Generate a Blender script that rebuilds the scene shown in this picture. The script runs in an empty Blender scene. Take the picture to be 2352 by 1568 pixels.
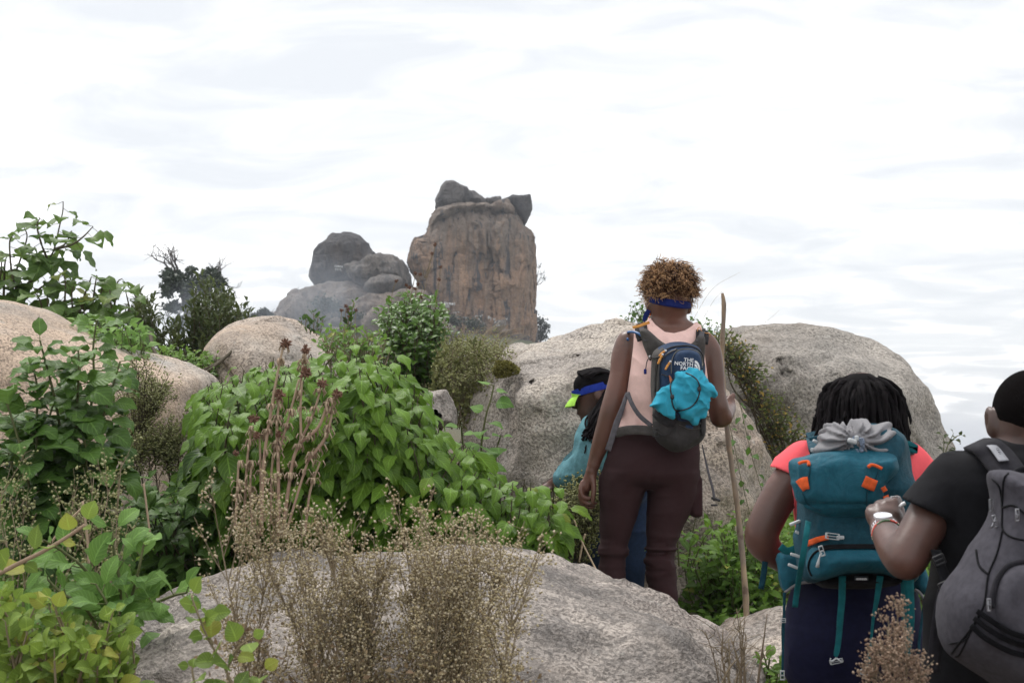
import bpy, math, random
import numpy as np
from mathutils import Vector, Matrix

# ---------------------------------------------------------------- camera, world, sun, exposure
sc = bpy.context.scene
COL = sc.collection
F = 3267.0                                  # focal length in picture units (picture 2352 x 1568)
PITCH = math.atan(266 / F)
EYE = 1.6
cam_d = bpy.data.cameras.new('camera'); cam = bpy.data.objects.new('camera', cam_d); COL.objects.link(cam)
cam_d.sensor_width = 36.0; cam_d.lens = 36.0 * F / 2352
cam_d.clip_end = 20000; cam_d.clip_start = 0.05
cam.location = (0, 0, EYE); cam.rotation_euler = (math.pi / 2 + PITCH, 0, 0)
sc.camera = cam
cam_d.dof.use_dof = True; cam_d.dof.focus_distance = 5.6; cam_d.dof.aperture_fstop = 11.0

SUN_EL, SUN_AZ = math.radians(62), math.radians(-35)      # azimuth from +Y towards +X
w = bpy.data.worlds.new("World"); sc.world = w; w.use_nodes = True
nt = w.node_tree; nt.nodes.clear()
def N(t, typ, **kw):
    n = t.nodes.new(typ)
    for k, v in kw.items():
        if k.startswith('i_'): n.inputs[int(k[2:]) if k[2:].isdigit() else k[2:].replace('_', ' ')].default_value = v
        else: setattr(n, k, v)
    return n
out = N(nt, 'ShaderNodeOutputWorld')
bg1 = N(nt, 'ShaderNodeBackground'); sky = N(nt, 'ShaderNodeTexSky')
sky.sky_type = 'NISHITA'; sky.sun_disc = False; sky.sun_elevation = SUN_EL; sky.sun_rotation = SUN_AZ
bg1.inputs[1].default_value = 0.10
nt.links.new(sky.outputs[0], bg1.inputs[0])
tc = N(nt, 'ShaderNodeTexCoord'); sep = N(nt, 'ShaderNodeSeparateXYZ'); nt.links.new(tc.outputs['Generated'], sep.inputs[0])
def M(t, op, a, b=None, c=None):
    n = t.nodes.new('ShaderNodeMath'); n.operation = op
    for i, x in enumerate((a, b, c)):
        if x is None: continue
        if isinstance(x, (int, float)): n.inputs[i].default_value = x
        else: t.links.new(x, n.inputs[i])
    return n.outputs[0]
zz = M(nt, 'ADD', M(nt, 'MAXIMUM', sep.outputs[2], 0.0), 0.16)
cx = M(nt, 'DIVIDE', sep.outputs[0], zz); cy = M(nt, 'DIVIDE', sep.outputs[1], zz)
com = N(nt, 'ShaderNodeCombineXYZ'); nt.links.new(cx, com.inputs[0]); nt.links.new(cy, com.inputs[1])
mp = N(nt, 'ShaderNodeMapping'); mp.inputs['Rotation'].default_value = (0, 0, math.radians(16)); mp.inputs['Scale'].default_value = (1.0, 1.5, 1)
nt.links.new(com.outputs[0], mp.inputs[0])
n1 = N(nt, 'ShaderNodeTexNoise'); n1.inputs['Scale'].default_value = 2.9; n1.inputs['Detail'].default_value = 8; n1.inputs['Roughness'].default_value = 0.58; n1.inputs['Distortion'].default_value = 0.9
nt.links.new(mp.outputs[0], n1.inputs[0])
mp2 = N(nt, 'ShaderNodeMapping'); mp2.inputs['Scale'].default_value = (0.25, 0.35, 1); nt.links.new(com.outputs[0], mp2.inputs[0])
n2 = N(nt, 'ShaderNodeTexNoise'); n2.inputs['Scale'].default_value = 1.6; n2.inputs['Detail'].default_value = 3
nt.links.new(mp2.outputs[0], n2.inputs[0])
cl = M(nt, 'ADD', M(nt, 'MULTIPLY', n1.outputs[0], 0.72), M(nt, 'MULTIPLY', n2.outputs[0], 0.34))
cr = N(nt, 'ShaderNodeValToRGB'); nt.links.new(cl, cr.inputs[0]); HAZE_D = 0.0007
e = cr.color_ramp.elements
e[0].position = 0.42; e[0].color = (0.50, 0.513, 0.53, 1)
e[1].position = 0.632; e[1].color = (1.0, 1.0, 1.0, 1)
x = e.new(0.48); x.color = (0.535, 0.545, 0.557, 1)
x = e.new(0.53); x.color = (0.575, 0.58, 0.586, 1)
bg2 = N(nt, 'ShaderNodeBackground'); nt.links.new(cr.outputs[0], bg2.inputs[0]); bg2.inputs[1].default_value = 1.06
mx = N(nt, 'ShaderNodeMixShader'); mx.inputs[0].default_value = 0.93
nt.links.new(bg1.outputs[0], mx.inputs[1]); nt.links.new(bg2.outputs[0], mx.inputs[2]); nt.links.new(mx.outputs[0], out.inputs[0])

sun_d = bpy.data.lights.new('sun', 'SUN'); sun = bpy.data.objects.new('sun', sun_d); COL.objects.link(sun)
sun_d.energy = 1.5; sun_d.angle = math.radians(22); sun_d.color = (1.0, 0.965, 0.92)
sdir = Vector((math.cos(SUN_EL) * math.sin(SUN_AZ), math.cos(SUN_EL) * math.cos(SUN_AZ), math.sin(SUN_EL)))
sun.rotation_euler = sdir.to_track_quat('Z', 'Y').to_euler(); sun.location = (0, 0, 60)
sc.view_settings.view_transform = 'Standard'; sc.view_settings.look = 'None'
sc.view_settings.exposure = 0.82; sc.view_settings.gamma = 1.0; sc.view_settings.use_curve_mapping = False
sc.render.engine = 'CYCLES'
sc.cycles.max_bounces = 6; sc.cycles.diffuse_bounces = 2; sc.cycles.glossy_bounces = 2
sc.cycles.transmission_bounces = 3; sc.cycles.transparent_max_bounces = 6; sc.cycles.volume_bounces = 0
sc.cycles.use_denoising = True
try: sc.cycles.use_adaptive_sampling = True; sc.cycles.adaptive_threshold = 0.02
except Exception: pass

# ---------------------------------------------------------------- helpers
CP, SP = math.cos(PITCH), math.sin(PITCH)
def P(u, v, d):
    """the world point at distance d (along Y) seen at picture position u, v"""
    x = (np.asarray(u, float) - 1176) / F; y = (784 - np.asarray(v, float)) / F; d = np.asarray(d, float)
    s = d / (CP - y * SP)
    return np.stack(np.broadcast_arrays(x * s, d, EYE + (SP + y * CP) * s), -1)
def proj(p):
    p = np.asarray(p, float); x = p[..., 0]; y = p[..., 1]; z = p[..., 2] - EYE
    f = y * CP + z * SP; up = -y * SP + z * CP
    return 1176 + F * x / f, 784 - F * up / f
RNG = np.random.RandomState(7)

def hsh(i, j, k, s):
    n = (i * 73856093) ^ (j * 19349663) ^ (k * 83492791) ^ (s * 2654435)
    n = n & 0xffffffff
    n = ((n ^ (n >> 13)) * 1274126177) & 0xffffffff
    n = (n ^ (n >> 16)) & 0xffff
    return n / 65535.0
def vnoise(p, s=0):
    q = np.floor(p).astype(np.int64); f = p - q; f = f * f * (3 - 2 * f)
    i, j, k = q[..., 0], q[..., 1], q[..., 2]; fx, fy, fz = f[..., 0], f[..., 1], f[..., 2]
    r = 0
    for a in (0, 1):
        wa = fx if a else 1 - fx
        for b in (0, 1):
            wb = wa * (fy if b else 1 - fy)
            r = r + wb * (1 - fz) * hsh(i + a, j + b, k, s) + wb * fz * hsh(i + a, j + b, k + 1, s)
    return r * 2 - 1
def fbm(p, o=4, s=0, g=0.5):
    r = 0; a = 1.0; p = np.asarray(p, float)
    for q in range(o):
        r = r + a * vnoise(p, s + q); p = p * 2.03 + 3.7; a *= g
    return r

def tag(o, label=None, cat=None, group=None, kind=None):
    if label: o['label'] = label
    if cat: o['category'] = cat
    if group: o['group'] = group
    if kind: o['kind'] = kind
    return o
def empty(name, loc, label, cat, group=None):
    o = bpy.data.objects.new(name, None); COL.objects.link(o); o.location = loc; o.empty_display_size = 0.1
    return tag(o, label, cat, group)
def mesh_data(name, V, faces, mat=None, attrs=None, uv=None, smooth=True):
    """faces: list of arrays, each (n,3) or (n,4)"""
    me = bpy.data.meshes.new(name)
    if not isinstance(faces, list): faces = [faces]
    faces = [np.asarray(f, np.int32) for f in faces if len(f)]
    V = np.asarray(V, np.float32)
    me.vertices.add(len(V)); me.vertices.foreach_set('co', V.ravel())
    lv = np.concatenate([f.ravel() for f in faces]); tot = np.concatenate([np.full(len(f), f.shape[1], np.int32) for f in faces])
    me.loops.add(len(lv)); me.loops.foreach_set('vertex_index', lv)
    st = np.zeros(len(tot), np.int32); st[1:] = np.cumsum(tot)[:-1]
    me.polygons.add(len(tot)); me.polygons.foreach_set('loop_start', st)
    me.update(calc_edges=True)
    for k, a in (attrs or {}).items():
        at = me.attributes.new(k, 'FLOAT', 'POINT'); at.data.foreach_set('value', np.asarray(a, np.float32))
    if uv is not None:
        l = me.uv_layers.new(name='UVMap'); l.data.foreach_set('uv', np.asarray(uv, np.float32)[lv].ravel())
    if smooth: me.shade_smooth()
    else: me.shade_flat()
    if mat: me.materials.append(mat)
    return me
def mk(name, V, faces, mat, parent=None, attrs=None, uv=None, smooth=True, **tg):
    V = np.asarray(V, float); loc = None
    if parent is None and tg.get('cat'):
        loc = np.array([(V[:, 0].min() + V[:, 0].max()) / 2, (V[:, 1].min() + V[:, 1].max()) / 2, V[:, 2].min()]); V = V - loc
    o = bpy.data.objects.new(name, mesh_data(name, V, faces, mat, attrs, uv, smooth)); COL.objects.link(o)
    if loc is not None: o.location = loc
    if parent is not None: child(o, parent)
    tag(o, **tg)
    return o
def child(o, parent):
    o.parent = parent
    if parent.parent is None: o.matrix_parent_inverse = Matrix.Translation(-parent.location)
class MB:
    """collects pieces of one mesh"""
    def __init__(s): s.V = []; s.T = []; s.Q = []; s.A = []; s.U = []; s.n = 0
    def add(s, V, faces, tint=0.5, uv=None):
        V = np.asarray(V, float).reshape(-1, 3)
        for f in (faces if isinstance(faces, list) else [faces]):
            f = np.asarray(f, np.int64)
            if len(f): (s.T if f.shape[1] == 3 else s.Q).append(f + s.n)
        s.V.append(V); s.n += len(V)
        s.A.append(np.broadcast_to(np.asarray(tint, float), (len(V),)).copy()); s.U.append(np.zeros((len(V), 2)) if uv is None else uv)
    def build(s, name, mat, parent=None, smooth=True, **tg):
        if not s.V: return None
        fs = [np.concatenate(a) for a in (s.T, s.Q) if a]
        return mk(name, np.concatenate(s.V), fs, mat, parent, {'tint': np.concatenate(s.A)}, np.concatenate(s.U), smooth, **tg)
def crv(pts, n=6):
    """Catmull-Rom resampling of a polyline of any dimension"""
    p = np.asarray(pts, float); q = np.vstack([2 * p[0] - p[1], p, 2 * p[-1] - p[-2]]); o = []
    for i in range(1, len(q) - 2):
        t = (np.arange(n) / n)[:, None]
        a, b, c, d = q[i - 1], q[i], q[i + 1], q[i + 2]
        o.append(0.5 * (2 * b + (c - a) * t + (2 * a - 5 * b + 4 * c - d) * t * t + (3 * b - a - 3 * c + d) * t ** 3))
    o.append(p[-1:]); return np.vstack(o)
def tube(mb, pts, r, sides=5, tint=0.5, cap=True, flat=1.0, ref=None):
    pts = np.asarray(pts, float); n = len(pts); r = np.broadcast_to(np.asarray(r, float), (n,))
    t = np.gradient(pts, axis=0); t /= np.linalg.norm(t, axis=1, keepdims=True) + 1e-12
    rf = np.array(ref if ref is not None else ((0, 0, 1.0) if abs(t[:, 2]).mean() < 0.8 else (0, 1.0, 0)), float)
    a = np.cross(t, rf); a /= np.linalg.norm(a, axis=1, keepdims=True) + 1e-12; b = np.cross(a, t)
    ang = np.arange(sides) * 2 * math.pi / sides
    V = pts[:, None] + r[:, None, None] * (np.cos(ang)[None, :, None] * a[:, None] + flat * np.sin(ang)[None, :, None] * b[:, None])
    i = np.arange(n - 1)[:, None] * sides; j = np.arange(sides)[None]; k = (j + 1) % sides
    Q = np.stack([i + j, i + k, i + sides + k, i + sides + j], -1).reshape(-1, 4)
    fs = [Q]; V = V.reshape(-1, 3); tt = np.broadcast_to(np.asarray(tint, float), (n,)).repeat(sides)
    if cap:
        V = np.vstack([V, pts[:1], pts[-1:]]); tt = np.append(tt, [tt[0], tt[-1]]); m = n * sides
        jj = np.arange(sides); kk = (jj + 1) % sides
        fs.append(np.stack([kk, jj, np.full(sides, m)], 1)); fs.append(np.stack([m - sides + jj, m - sides + kk, np.full(sides, m + 1)], 1))
    mb.add(V, fs, tt)
def tubes(mb, P3, R, sides=4, tint=0.5):
    """many tubes at once: P3 (k,n,3), R (k,n)"""
    P3 = np.asarray(P3, float); k, n, _ = P3.shape; R = np.broadcast_to(R, (k, n))
    t = np.gradient(P3, axis=1); t /= np.linalg.norm(t, axis=2, keepdims=True) + 1e-12
    rf = np.where(np.abs(t[..., 2:3]) < 0.85, np.array([0, 0, 1.0]), np.array([1.0, 0, 0]))
    a = np.cross(t, rf); a /= np.linalg.norm(a, axis=2, keepdims=True) + 1e-12; b = np.cross(a, t)
    ang = np.arange(sides) * 2 * math.pi / sides
    V = P3[:, :, None] + R[:, :, None, None] * (np.cos(ang)[:, None] * a[:, :, None] + np.sin(ang)[:, None] * b[:, :, None])
    base = (np.arange(k) * n * sides)[:, None, None] + (np.arange(n - 1) * sides)[None, :, None]
    j = np.arange(sides)[None, None]; kk = (j + 1) % sides
    Q = np.stack([base + j, base + kk, base + sides + kk, base + sides + j], -1).reshape(-1, 4)
    tt = np.broadcast_to(tint, (k, n)) if np.ndim(tint) == 2 else np.broadcast_to(np.asarray(tint, float).reshape(-1, 1), (k, n))
    mb.add(V.reshape(-1, 3), Q, np.repeat(tt.ravel(), sides))
def box(mb, c, s, rot=None, tint=0.5, bev=0.0):
    s = np.asarray(s, float) / 2
    if bev <= 0:
        V = np.array([[a, b, d] for a in (-1, 1) for b in (-1, 1) for d in (-1, 1)]) * s
        Q = [[0, 1, 3, 2], [4, 6, 7, 5], [0, 4, 5, 1], [2, 3, 7, 6], [0, 2, 6, 4], [1, 5, 7, 3]]
        if rot is not None: V = V @ np.asarray(rot).T
        mb.add(V + c, np.array(Q), tint)
    else:
        n = 10; th = np.linspace(-math.pi / 2, math.pi / 2, n); ph = np.arange(16) * 2 * math.pi / 16 + math.pi / 16
        X = np.cos(th)[:, None] * np.cos(ph); Y = np.cos(th)[:, None] * np.sin(ph); Z = np.sin(th)[:, None] * np.ones(16)
        D = np.stack([X, Y, Z], -1).reshape(-1, 3); V = np.sign(D) * np.maximum(s - bev, 0) * (np.abs(D) > 1e-6) + D * np.minimum(bev, s)
        if rot is not None: V = V @ np.asarray(rot).T
        i = np.arange(n - 1)[:, None] * 16; j = np.arange(16)[None]; k = (j + 1) % 16
        mb.add(V + c, np.stack([i + j, i + k, i + 16 + k, i + 16 + j], -1).reshape(-1, 4), tint)
def basis(t, up=(0, 0, 1)):
    t = np.asarray(t, float); t = t / np.linalg.norm(t); a = np.cross(t, up); a /= np.linalg.norm(a) + 1e-12
    return np.stack([a, t, np.cross(a, t)], 1)

# ---------------------------------------------------------------- signed-distance modelling
def smin(a, b, k):
    h = np.clip(0.5 + 0.5 * (b - a) / k, 0, 1); return b + (a - b) * h - k * h * (1 - h)
def smax(a, b, k): return -smin(-a, -b, k)
def cap(p, a, b, ra, rb):
    a = np.asarray(a, float); ba = np.asarray(b, float) - a; pa = p - a
    t = np.clip(pa @ ba / (ba @ ba + 1e-12), 0, 1)
    return np.linalg.norm(pa - t[:, None] * ba, axis=1) - (ra + (rb - ra) * t)
def chain(p, pts, k=0.02, n=3):
    q = crv(pts, n) if n > 1 else np.asarray(pts, float); r = 1e3
    for i in range(len(q) - 1):
        c = cap(p, q[i, :3], q[i + 1, :3], q[i, 3], q[i + 1, 3]); r = np.minimum(r, c) if i == 0 else smin(r, c, k)
    return r
def ell(p, c, r, rot=None):
    q = p - np.asarray(c, float)
    if rot is not None: q = q @ np.asarray(rot)
    r = np.asarray(r, float); k0 = np.linalg.norm(q / r, axis=1); k1 = np.linalg.norm(q / r ** 2, axis=1)
    return k0 * (k0 - 1) / (k1 + 1e-9)
def rbox(p, c, s, r, rot=None):
    q = p - np.asarray(c, float)
    if rot is not None: q = q @ np.asarray(rot)
    q = np.abs(q) - np.asarray(s, float) / 2 + r
    return np.linalg.norm(np.maximum(q, 0), axis=1) + np.minimum(q.max(1), 0) - r
def loft(p, st, n=2.2, dense=8):
    """st: rows (z, cx, cy, rx, ry); horizontal sections, superellipse exponent n"""
    s = np.asarray(st, float); s = s[np.argsort(s[:, 0])]; s = crv(s, dense); z = s[:, 0]; z = np.maximum.accumulate(z + np.arange(len(z)) * 1e-9)
    pz = np.clip(p[:, 2], z[0], z[-1]); g = [np.interp(pz, z, s[:, i]) for i in range(1, 5)]
    rx = np.maximum(g[2], 1e-3); ry = np.maximum(g[3], 1e-3)
    dx = np.abs(p[:, 0] - g[0]) / rx; dy = np.abs(p[:, 1] - g[1]) / ry
    k = (dx ** n + dy ** n) ** (1 / n)
    rr = np.hypot(p[:, 0] - g[0], p[:, 1] - g[1])
    d = (k - 1) * np.where(k > 1e-4, rr / np.maximum(k, 1e-4), np.minimum(rx, ry))
    d = np.where(k < 0.3, (k - 1) * np.minimum(rx, ry), d)
    dz = np.maximum(z[0] - p[:, 2], p[:, 2] - z[-1])
    return np.where(dz > 0, np.hypot(np.maximum(d, 0), dz), np.maximum(d * 0.9, dz))
def sdpoly(x, y, poly):
    poly = np.asarray(poly, float); d = np.full(x.shape, 1e18); s = np.ones(x.shape)
    n = len(poly)
    for i in range(n):
        a = poly[i]; b = poly[i - 1]; ex, ey = b - a; wx = x - a[0]; wy = y - a[1]
        t = np.clip((wx * ex + wy * ey) / (ex * ex + ey * ey + 1e-12), 0, 1)
        d = np.minimum(d, (wx - ex * t) ** 2 + (wy - ey * t) ** 2)
        c1 = y >= a[1]; c2 = y < b[1]; c3 = ex * wy > ey * wx
        s = np.where((c1 & c2 & c3) | (~c1 & ~c2 & ~c3), -s, s)
    return s * np.sqrt(d)
def nets(f, lo, hi, h, newton=1):
    """surface nets of f(points)->distance inside the box lo..hi; returns V, quads"""
    lo = np.asarray(lo, float); hi = np.asarray(hi, float); B = 4
    nb = np.ceil((hi - lo) / (h * B)).astype(int); n = nb * B + 1
    ax = [lo[i] + h * np.arange(n[i]) for i in range(3)]
    cc = [lo[i] + h * B * (np.arange(nb[i]) + 0.5) for i in range(3)]
    C = np.stack(np.meshgrid(*cc, indexing='ij'), -1).reshape(-1, 3)
    fc = f(C).reshape(nb); near = np.abs(fc) < h * B * 1.3
    G = np.repeat(np.repeat(np.repeat(fc, B, 0), B, 1), B, 2)
    G = np.pad(G, ((0, 1), (0, 1), (0, 1)), mode='edge')
    m = np.zeros(n, bool); nbk = np.repeat(np.repeat(np.repeat(near, B, 0), B, 1), B, 2)
    m[:-1, :-1, :-1] |= nbk
    for s in range(3):
        mm = m.copy(); sl = [slice(None)] * 3; s2 = [slice(None)] * 3; sl[s] = slice(1, None); s2[s] = slice(None, -1)
        mm[tuple(sl)] |= m[tuple(s2)]; m = mm
    I = np.argwhere(m); pts = lo + I * h
    G = G.astype(float); vals = np.concatenate([f(pts[i:i + 400000]) for i in range(0, len(pts), 400000)]) if len(pts) else np.zeros(0)
    G[m] = vals
    ins = G < 0
    cs = np.zeros(np.array(n) - 1, int)
    for a in (0, 1):
        for b in (0, 1):
            for c in (0, 1): cs += ins[a:n[0] - 1 + a, b:n[1] - 1 + b, c:n[2] - 1 + c]
    act = (cs > 0) & (cs < 8); idx = np.full(act.shape, -1, np.int64); A = np.argwhere(act); idx[act] = np.arange(len(A))
    acc = np.zeros((len(A), 3)); cnt = np.zeros(len(A))
    E = [((0, 0, 0), 0), ((0, 1, 0), 0), ((0, 0, 1), 0), ((0, 1, 1), 0), ((0, 0, 0), 1), ((1, 0, 0), 1), ((0, 0, 1), 1), ((1, 0, 1), 1), ((0, 0, 0), 2), ((1, 0, 0), 2), ((0, 1, 0), 2), ((1, 1, 0), 2)]
    for o, d in E:
        a = A + o; b = a.copy(); b[:, d] += 1
        ga = G[a[:, 0], a[:, 1], a[:, 2]]; gb = G[b[:, 0], b[:, 1], b[:, 2]]; x = (ga < 0) != (gb < 0)
        t = np.where(x, ga / np.where(ga == gb, 1, ga - gb), 0)[:, None]
        acc += np.where(x[:, None], a + (b - a) * t, 0); cnt += x
    V = lo + h * acc / np.maximum(cnt, 1)[:, None]
    Q = []
    for d in range(3):
        sl = [slice(1, -1)] * 3; sl[d] = slice(0, n[d] - 1); g0 = ins[tuple(sl)]
        s2 = list(sl); s2[d] = slice(1, n[d]); g1 = ins[tuple(s2)]
        e = np.argwhere(g0 != g1); off = np.array([1, 1, 1]); off[d] = 0; e = e + off
        u, v = [(1, 2), (2, 0), (0, 1)][d]
        def at(du, dv):
            q = e.copy(); q[:, u] += du; q[:, v] += dv; return idx[q[:, 0], q[:, 1], q[:, 2]]
        q = np.stack([at(-1, -1), at(0, -1), at(0, 0), at(-1, 0)], 1)
        fl = ~ins[e[:, 0], e[:, 1], e[:, 2]]; q[fl] = q[fl][:, ::-1]
        Q.append(q[(q >= 0).all(1)])
    Q = np.concatenate(Q)
    for _ in range(newton):
        e = h * 0.5; f0 = f(V); g = np.stack([f(V + np.eye(3)[i] * e) - f0 for i in range(3)], 1) / e
        gn = np.maximum((g ** 2).sum(1), 0.3); st = np.clip(f0 / gn, -h * 0.7, h * 0.7); V = V - g * st[:, None]
    return V, Q
def drape(pts, f, start=-0.4, end=0.6, off=0.004, n=60):
    """push points along the view ray (about +Y) onto the surface f=0, stopping off in front of it"""
    p = np.asarray(pts, float); d = p - np.array([0, 0, EYE]); d = d / np.linalg.norm(d, axis=1, keepdims=True)
    t = np.full(len(p), float(start)); hit = np.zeros(len(p), bool)
    for _ in range(n):
        v = f(p + d * t[:, None]) - off; hit |= v < 0.0008; t = np.where(hit, t, np.minimum(t + np.maximum(v * 0.7, 0.0006), end))
    t = np.where(hit, t, 0.0)
    return p + d * t[:, None]

# ---------------------------------------------------------------- materials
def new_mat(name):
    m = bpy.data.materials.new(name); m.use_nodes = True; t = m.node_tree; t.nodes.clear()
    o = N(t, 'ShaderNodeOutputMaterial'); b = N(t, 'ShaderNodeBsdfPrincipled'); t.links.new(b.outputs[0], o.inputs[0]); return m, t, b, o
def L(t, a, b): t.links.new(a, b)
def noise(t, scale, detail=3, rough=0.55, dist=0.0, vec=None, dims='3D'):
    n = N(t, 'ShaderNodeTexNoise'); n.inputs['Scale'].default_value = scale; n.inputs['Detail'].default_value = detail
    n.inputs['Roughness'].default_value = rough; n.inputs['Distortion'].default_value = dist
    if vec is not None: L(t, vec, n.inputs['Vector'])
    return n.outputs[0]
def ramp(t, fac, stops, interp='LINEAR'):
    r = N(t, 'ShaderNodeValToRGB'); r.color_ramp.interpolation = interp; el = r.color_ramp.elements
    for i, (p, c) in enumerate(stops):
        x = el[i] if i < 2 else el.new(p)
        x.position = p; x.color = tuple(c) + (1,) if len(c) == 3 else c
    L(t, fac, r.inputs[0]); return r.outputs[0]
def g1(x): return (x, x, x)
def mix(t, fac, a, b, mode='MIX'):
    m = N(t, 'ShaderNodeMix'); m.data_type = 'RGBA'; m.blend_type = mode
    for s, x in ((0, fac), (6, a), (7, b)):
        if isinstance(x, (int, float)): m.inputs[s].default_value = x
        elif isinstance(x, tuple): m.inputs[s].default_value = x + (1,) if len(x) == 3 else x
        else: L(t, x, m.inputs[s])
    return m.outputs[2]
def mapping(t, scale=(1, 1, 1), rot=(0, 0, 0), src='world'):
    m = N(t, 'ShaderNodeMapping'); m.inputs['Scale'].default_value = scale; m.inputs['Rotation'].default_value = rot
    s = N(t, 'ShaderNodeNewGeometry').outputs['Position'] if src == 'world' else N(t, 'ShaderNodeTexCoord').outputs[src]
    L(t, s, m.inputs[0]); return m.outputs[0]
def bump(t, b, h, strength=0.5, dist=0.01):
    n = N(t, 'ShaderNodeBump'); n.inputs['Strength'].default_value = strength; n.inputs['Distance'].default_value = dist
    L(t, h, n.inputs['Height']); L(t, n.outputs[0], b.inputs['Normal']); return n
def attr(t, name='tint'):
    a = N(t, 'ShaderNodeAttribute'); a.attribute_name = name; return a.outputs['Fac']

def fabric(name, col, rough=0.85, sheen=0.2, var=0.25, weave=900, fold=0.35, fscale=14, col2=None, dist=0.006):
    m, t, b, o = new_mat(name); g = mapping(t)
    n = noise(t, fscale, 4, 0.55, 0.6, g); n2 = noise(t, 60, 2, 0.6, 0, g)
    c2 = col2 or tuple(x * (1 - var) for x in col)
    L(t, mix(t, ramp(t, n2, [(0.35, g1(0)), (0.65, g1(1))]), c2, col), b.inputs['Base Color'])
    b.inputs['Roughness'].default_value = rough
    b.inputs['Sheen Weight'].default_value = sheen * 0.15; b.inputs['Sheen Roughness'].default_value = 0.5; b.inputs['Specular IOR Level'].default_value = 0.12
    w_ = noise(t, weave, 1, 0.5, 0, g)
    bump(t, b, M(t, 'ADD', n, M(t, 'MULTIPLY', w_, 0.06)), fold, dist); return m
def plain(name, col, rough=0.5, metal=0.0, nscale=40, var=0.15, bs=0.1):
    m, t, b, o = new_mat(name); g = mapping(t); n = noise(t, nscale, 4, 0.6, 0, g)
    L(t, mix(t, n, tuple(x * (1 - var) for x in col), tuple(min(1, x * (1 + var)) for x in col)), b.inputs['Base Color'])
    b.inputs['Roughness'].default_value = rough; b.inputs['Metallic'].default_value = metal
    bump(t, b, n, bs, 0.003); return m
def skin_mat(name, col, red=(0.12, 0.035, 0.025)):
    m, t, b, o = new_mat(name); g = mapping(t)
    n = noise(t, 7, 3, 0.5, 0, g); n2 = noise(t, 90, 4, 0.6, 0, g)
    c = mix(t, ramp(t, n, [(0.4, g1(0)), (0.62, g1(1))]), tuple(0.80 * x for x in col), tuple(0.85 * a + 0.38 * r for a, r in zip(col, red)))
    c = mix(t, ramp(t, noise(t, 18, 4, .6, .4, g), [(.55, g1(0)), (.7, g1(.5))]), c, tuple(1.45 * x for x in col))
    c = mix(t, M(t, 'MULTIPLY', n2, 0.35), c, tuple(x * 0.6 for x in col))
    L(t, c, b.inputs['Base Color']); L(t, M(t, 'ADD', 0.30, M(t, 'MULTIPLY', n, 0.25)), b.inputs['Roughness'])
    b.inputs['Subsurface Weight'].default_value = 0.06; b.inputs['Subsurface Radius'].default_value = (0.01, 0.004, 0.002); b.inputs['Subsurface Scale'].default_value = 0.5
    b.inputs['Specular IOR Level'].default_value = 0.5
    bump(t, b, n2, 0.25, 0.0015); return m
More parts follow.
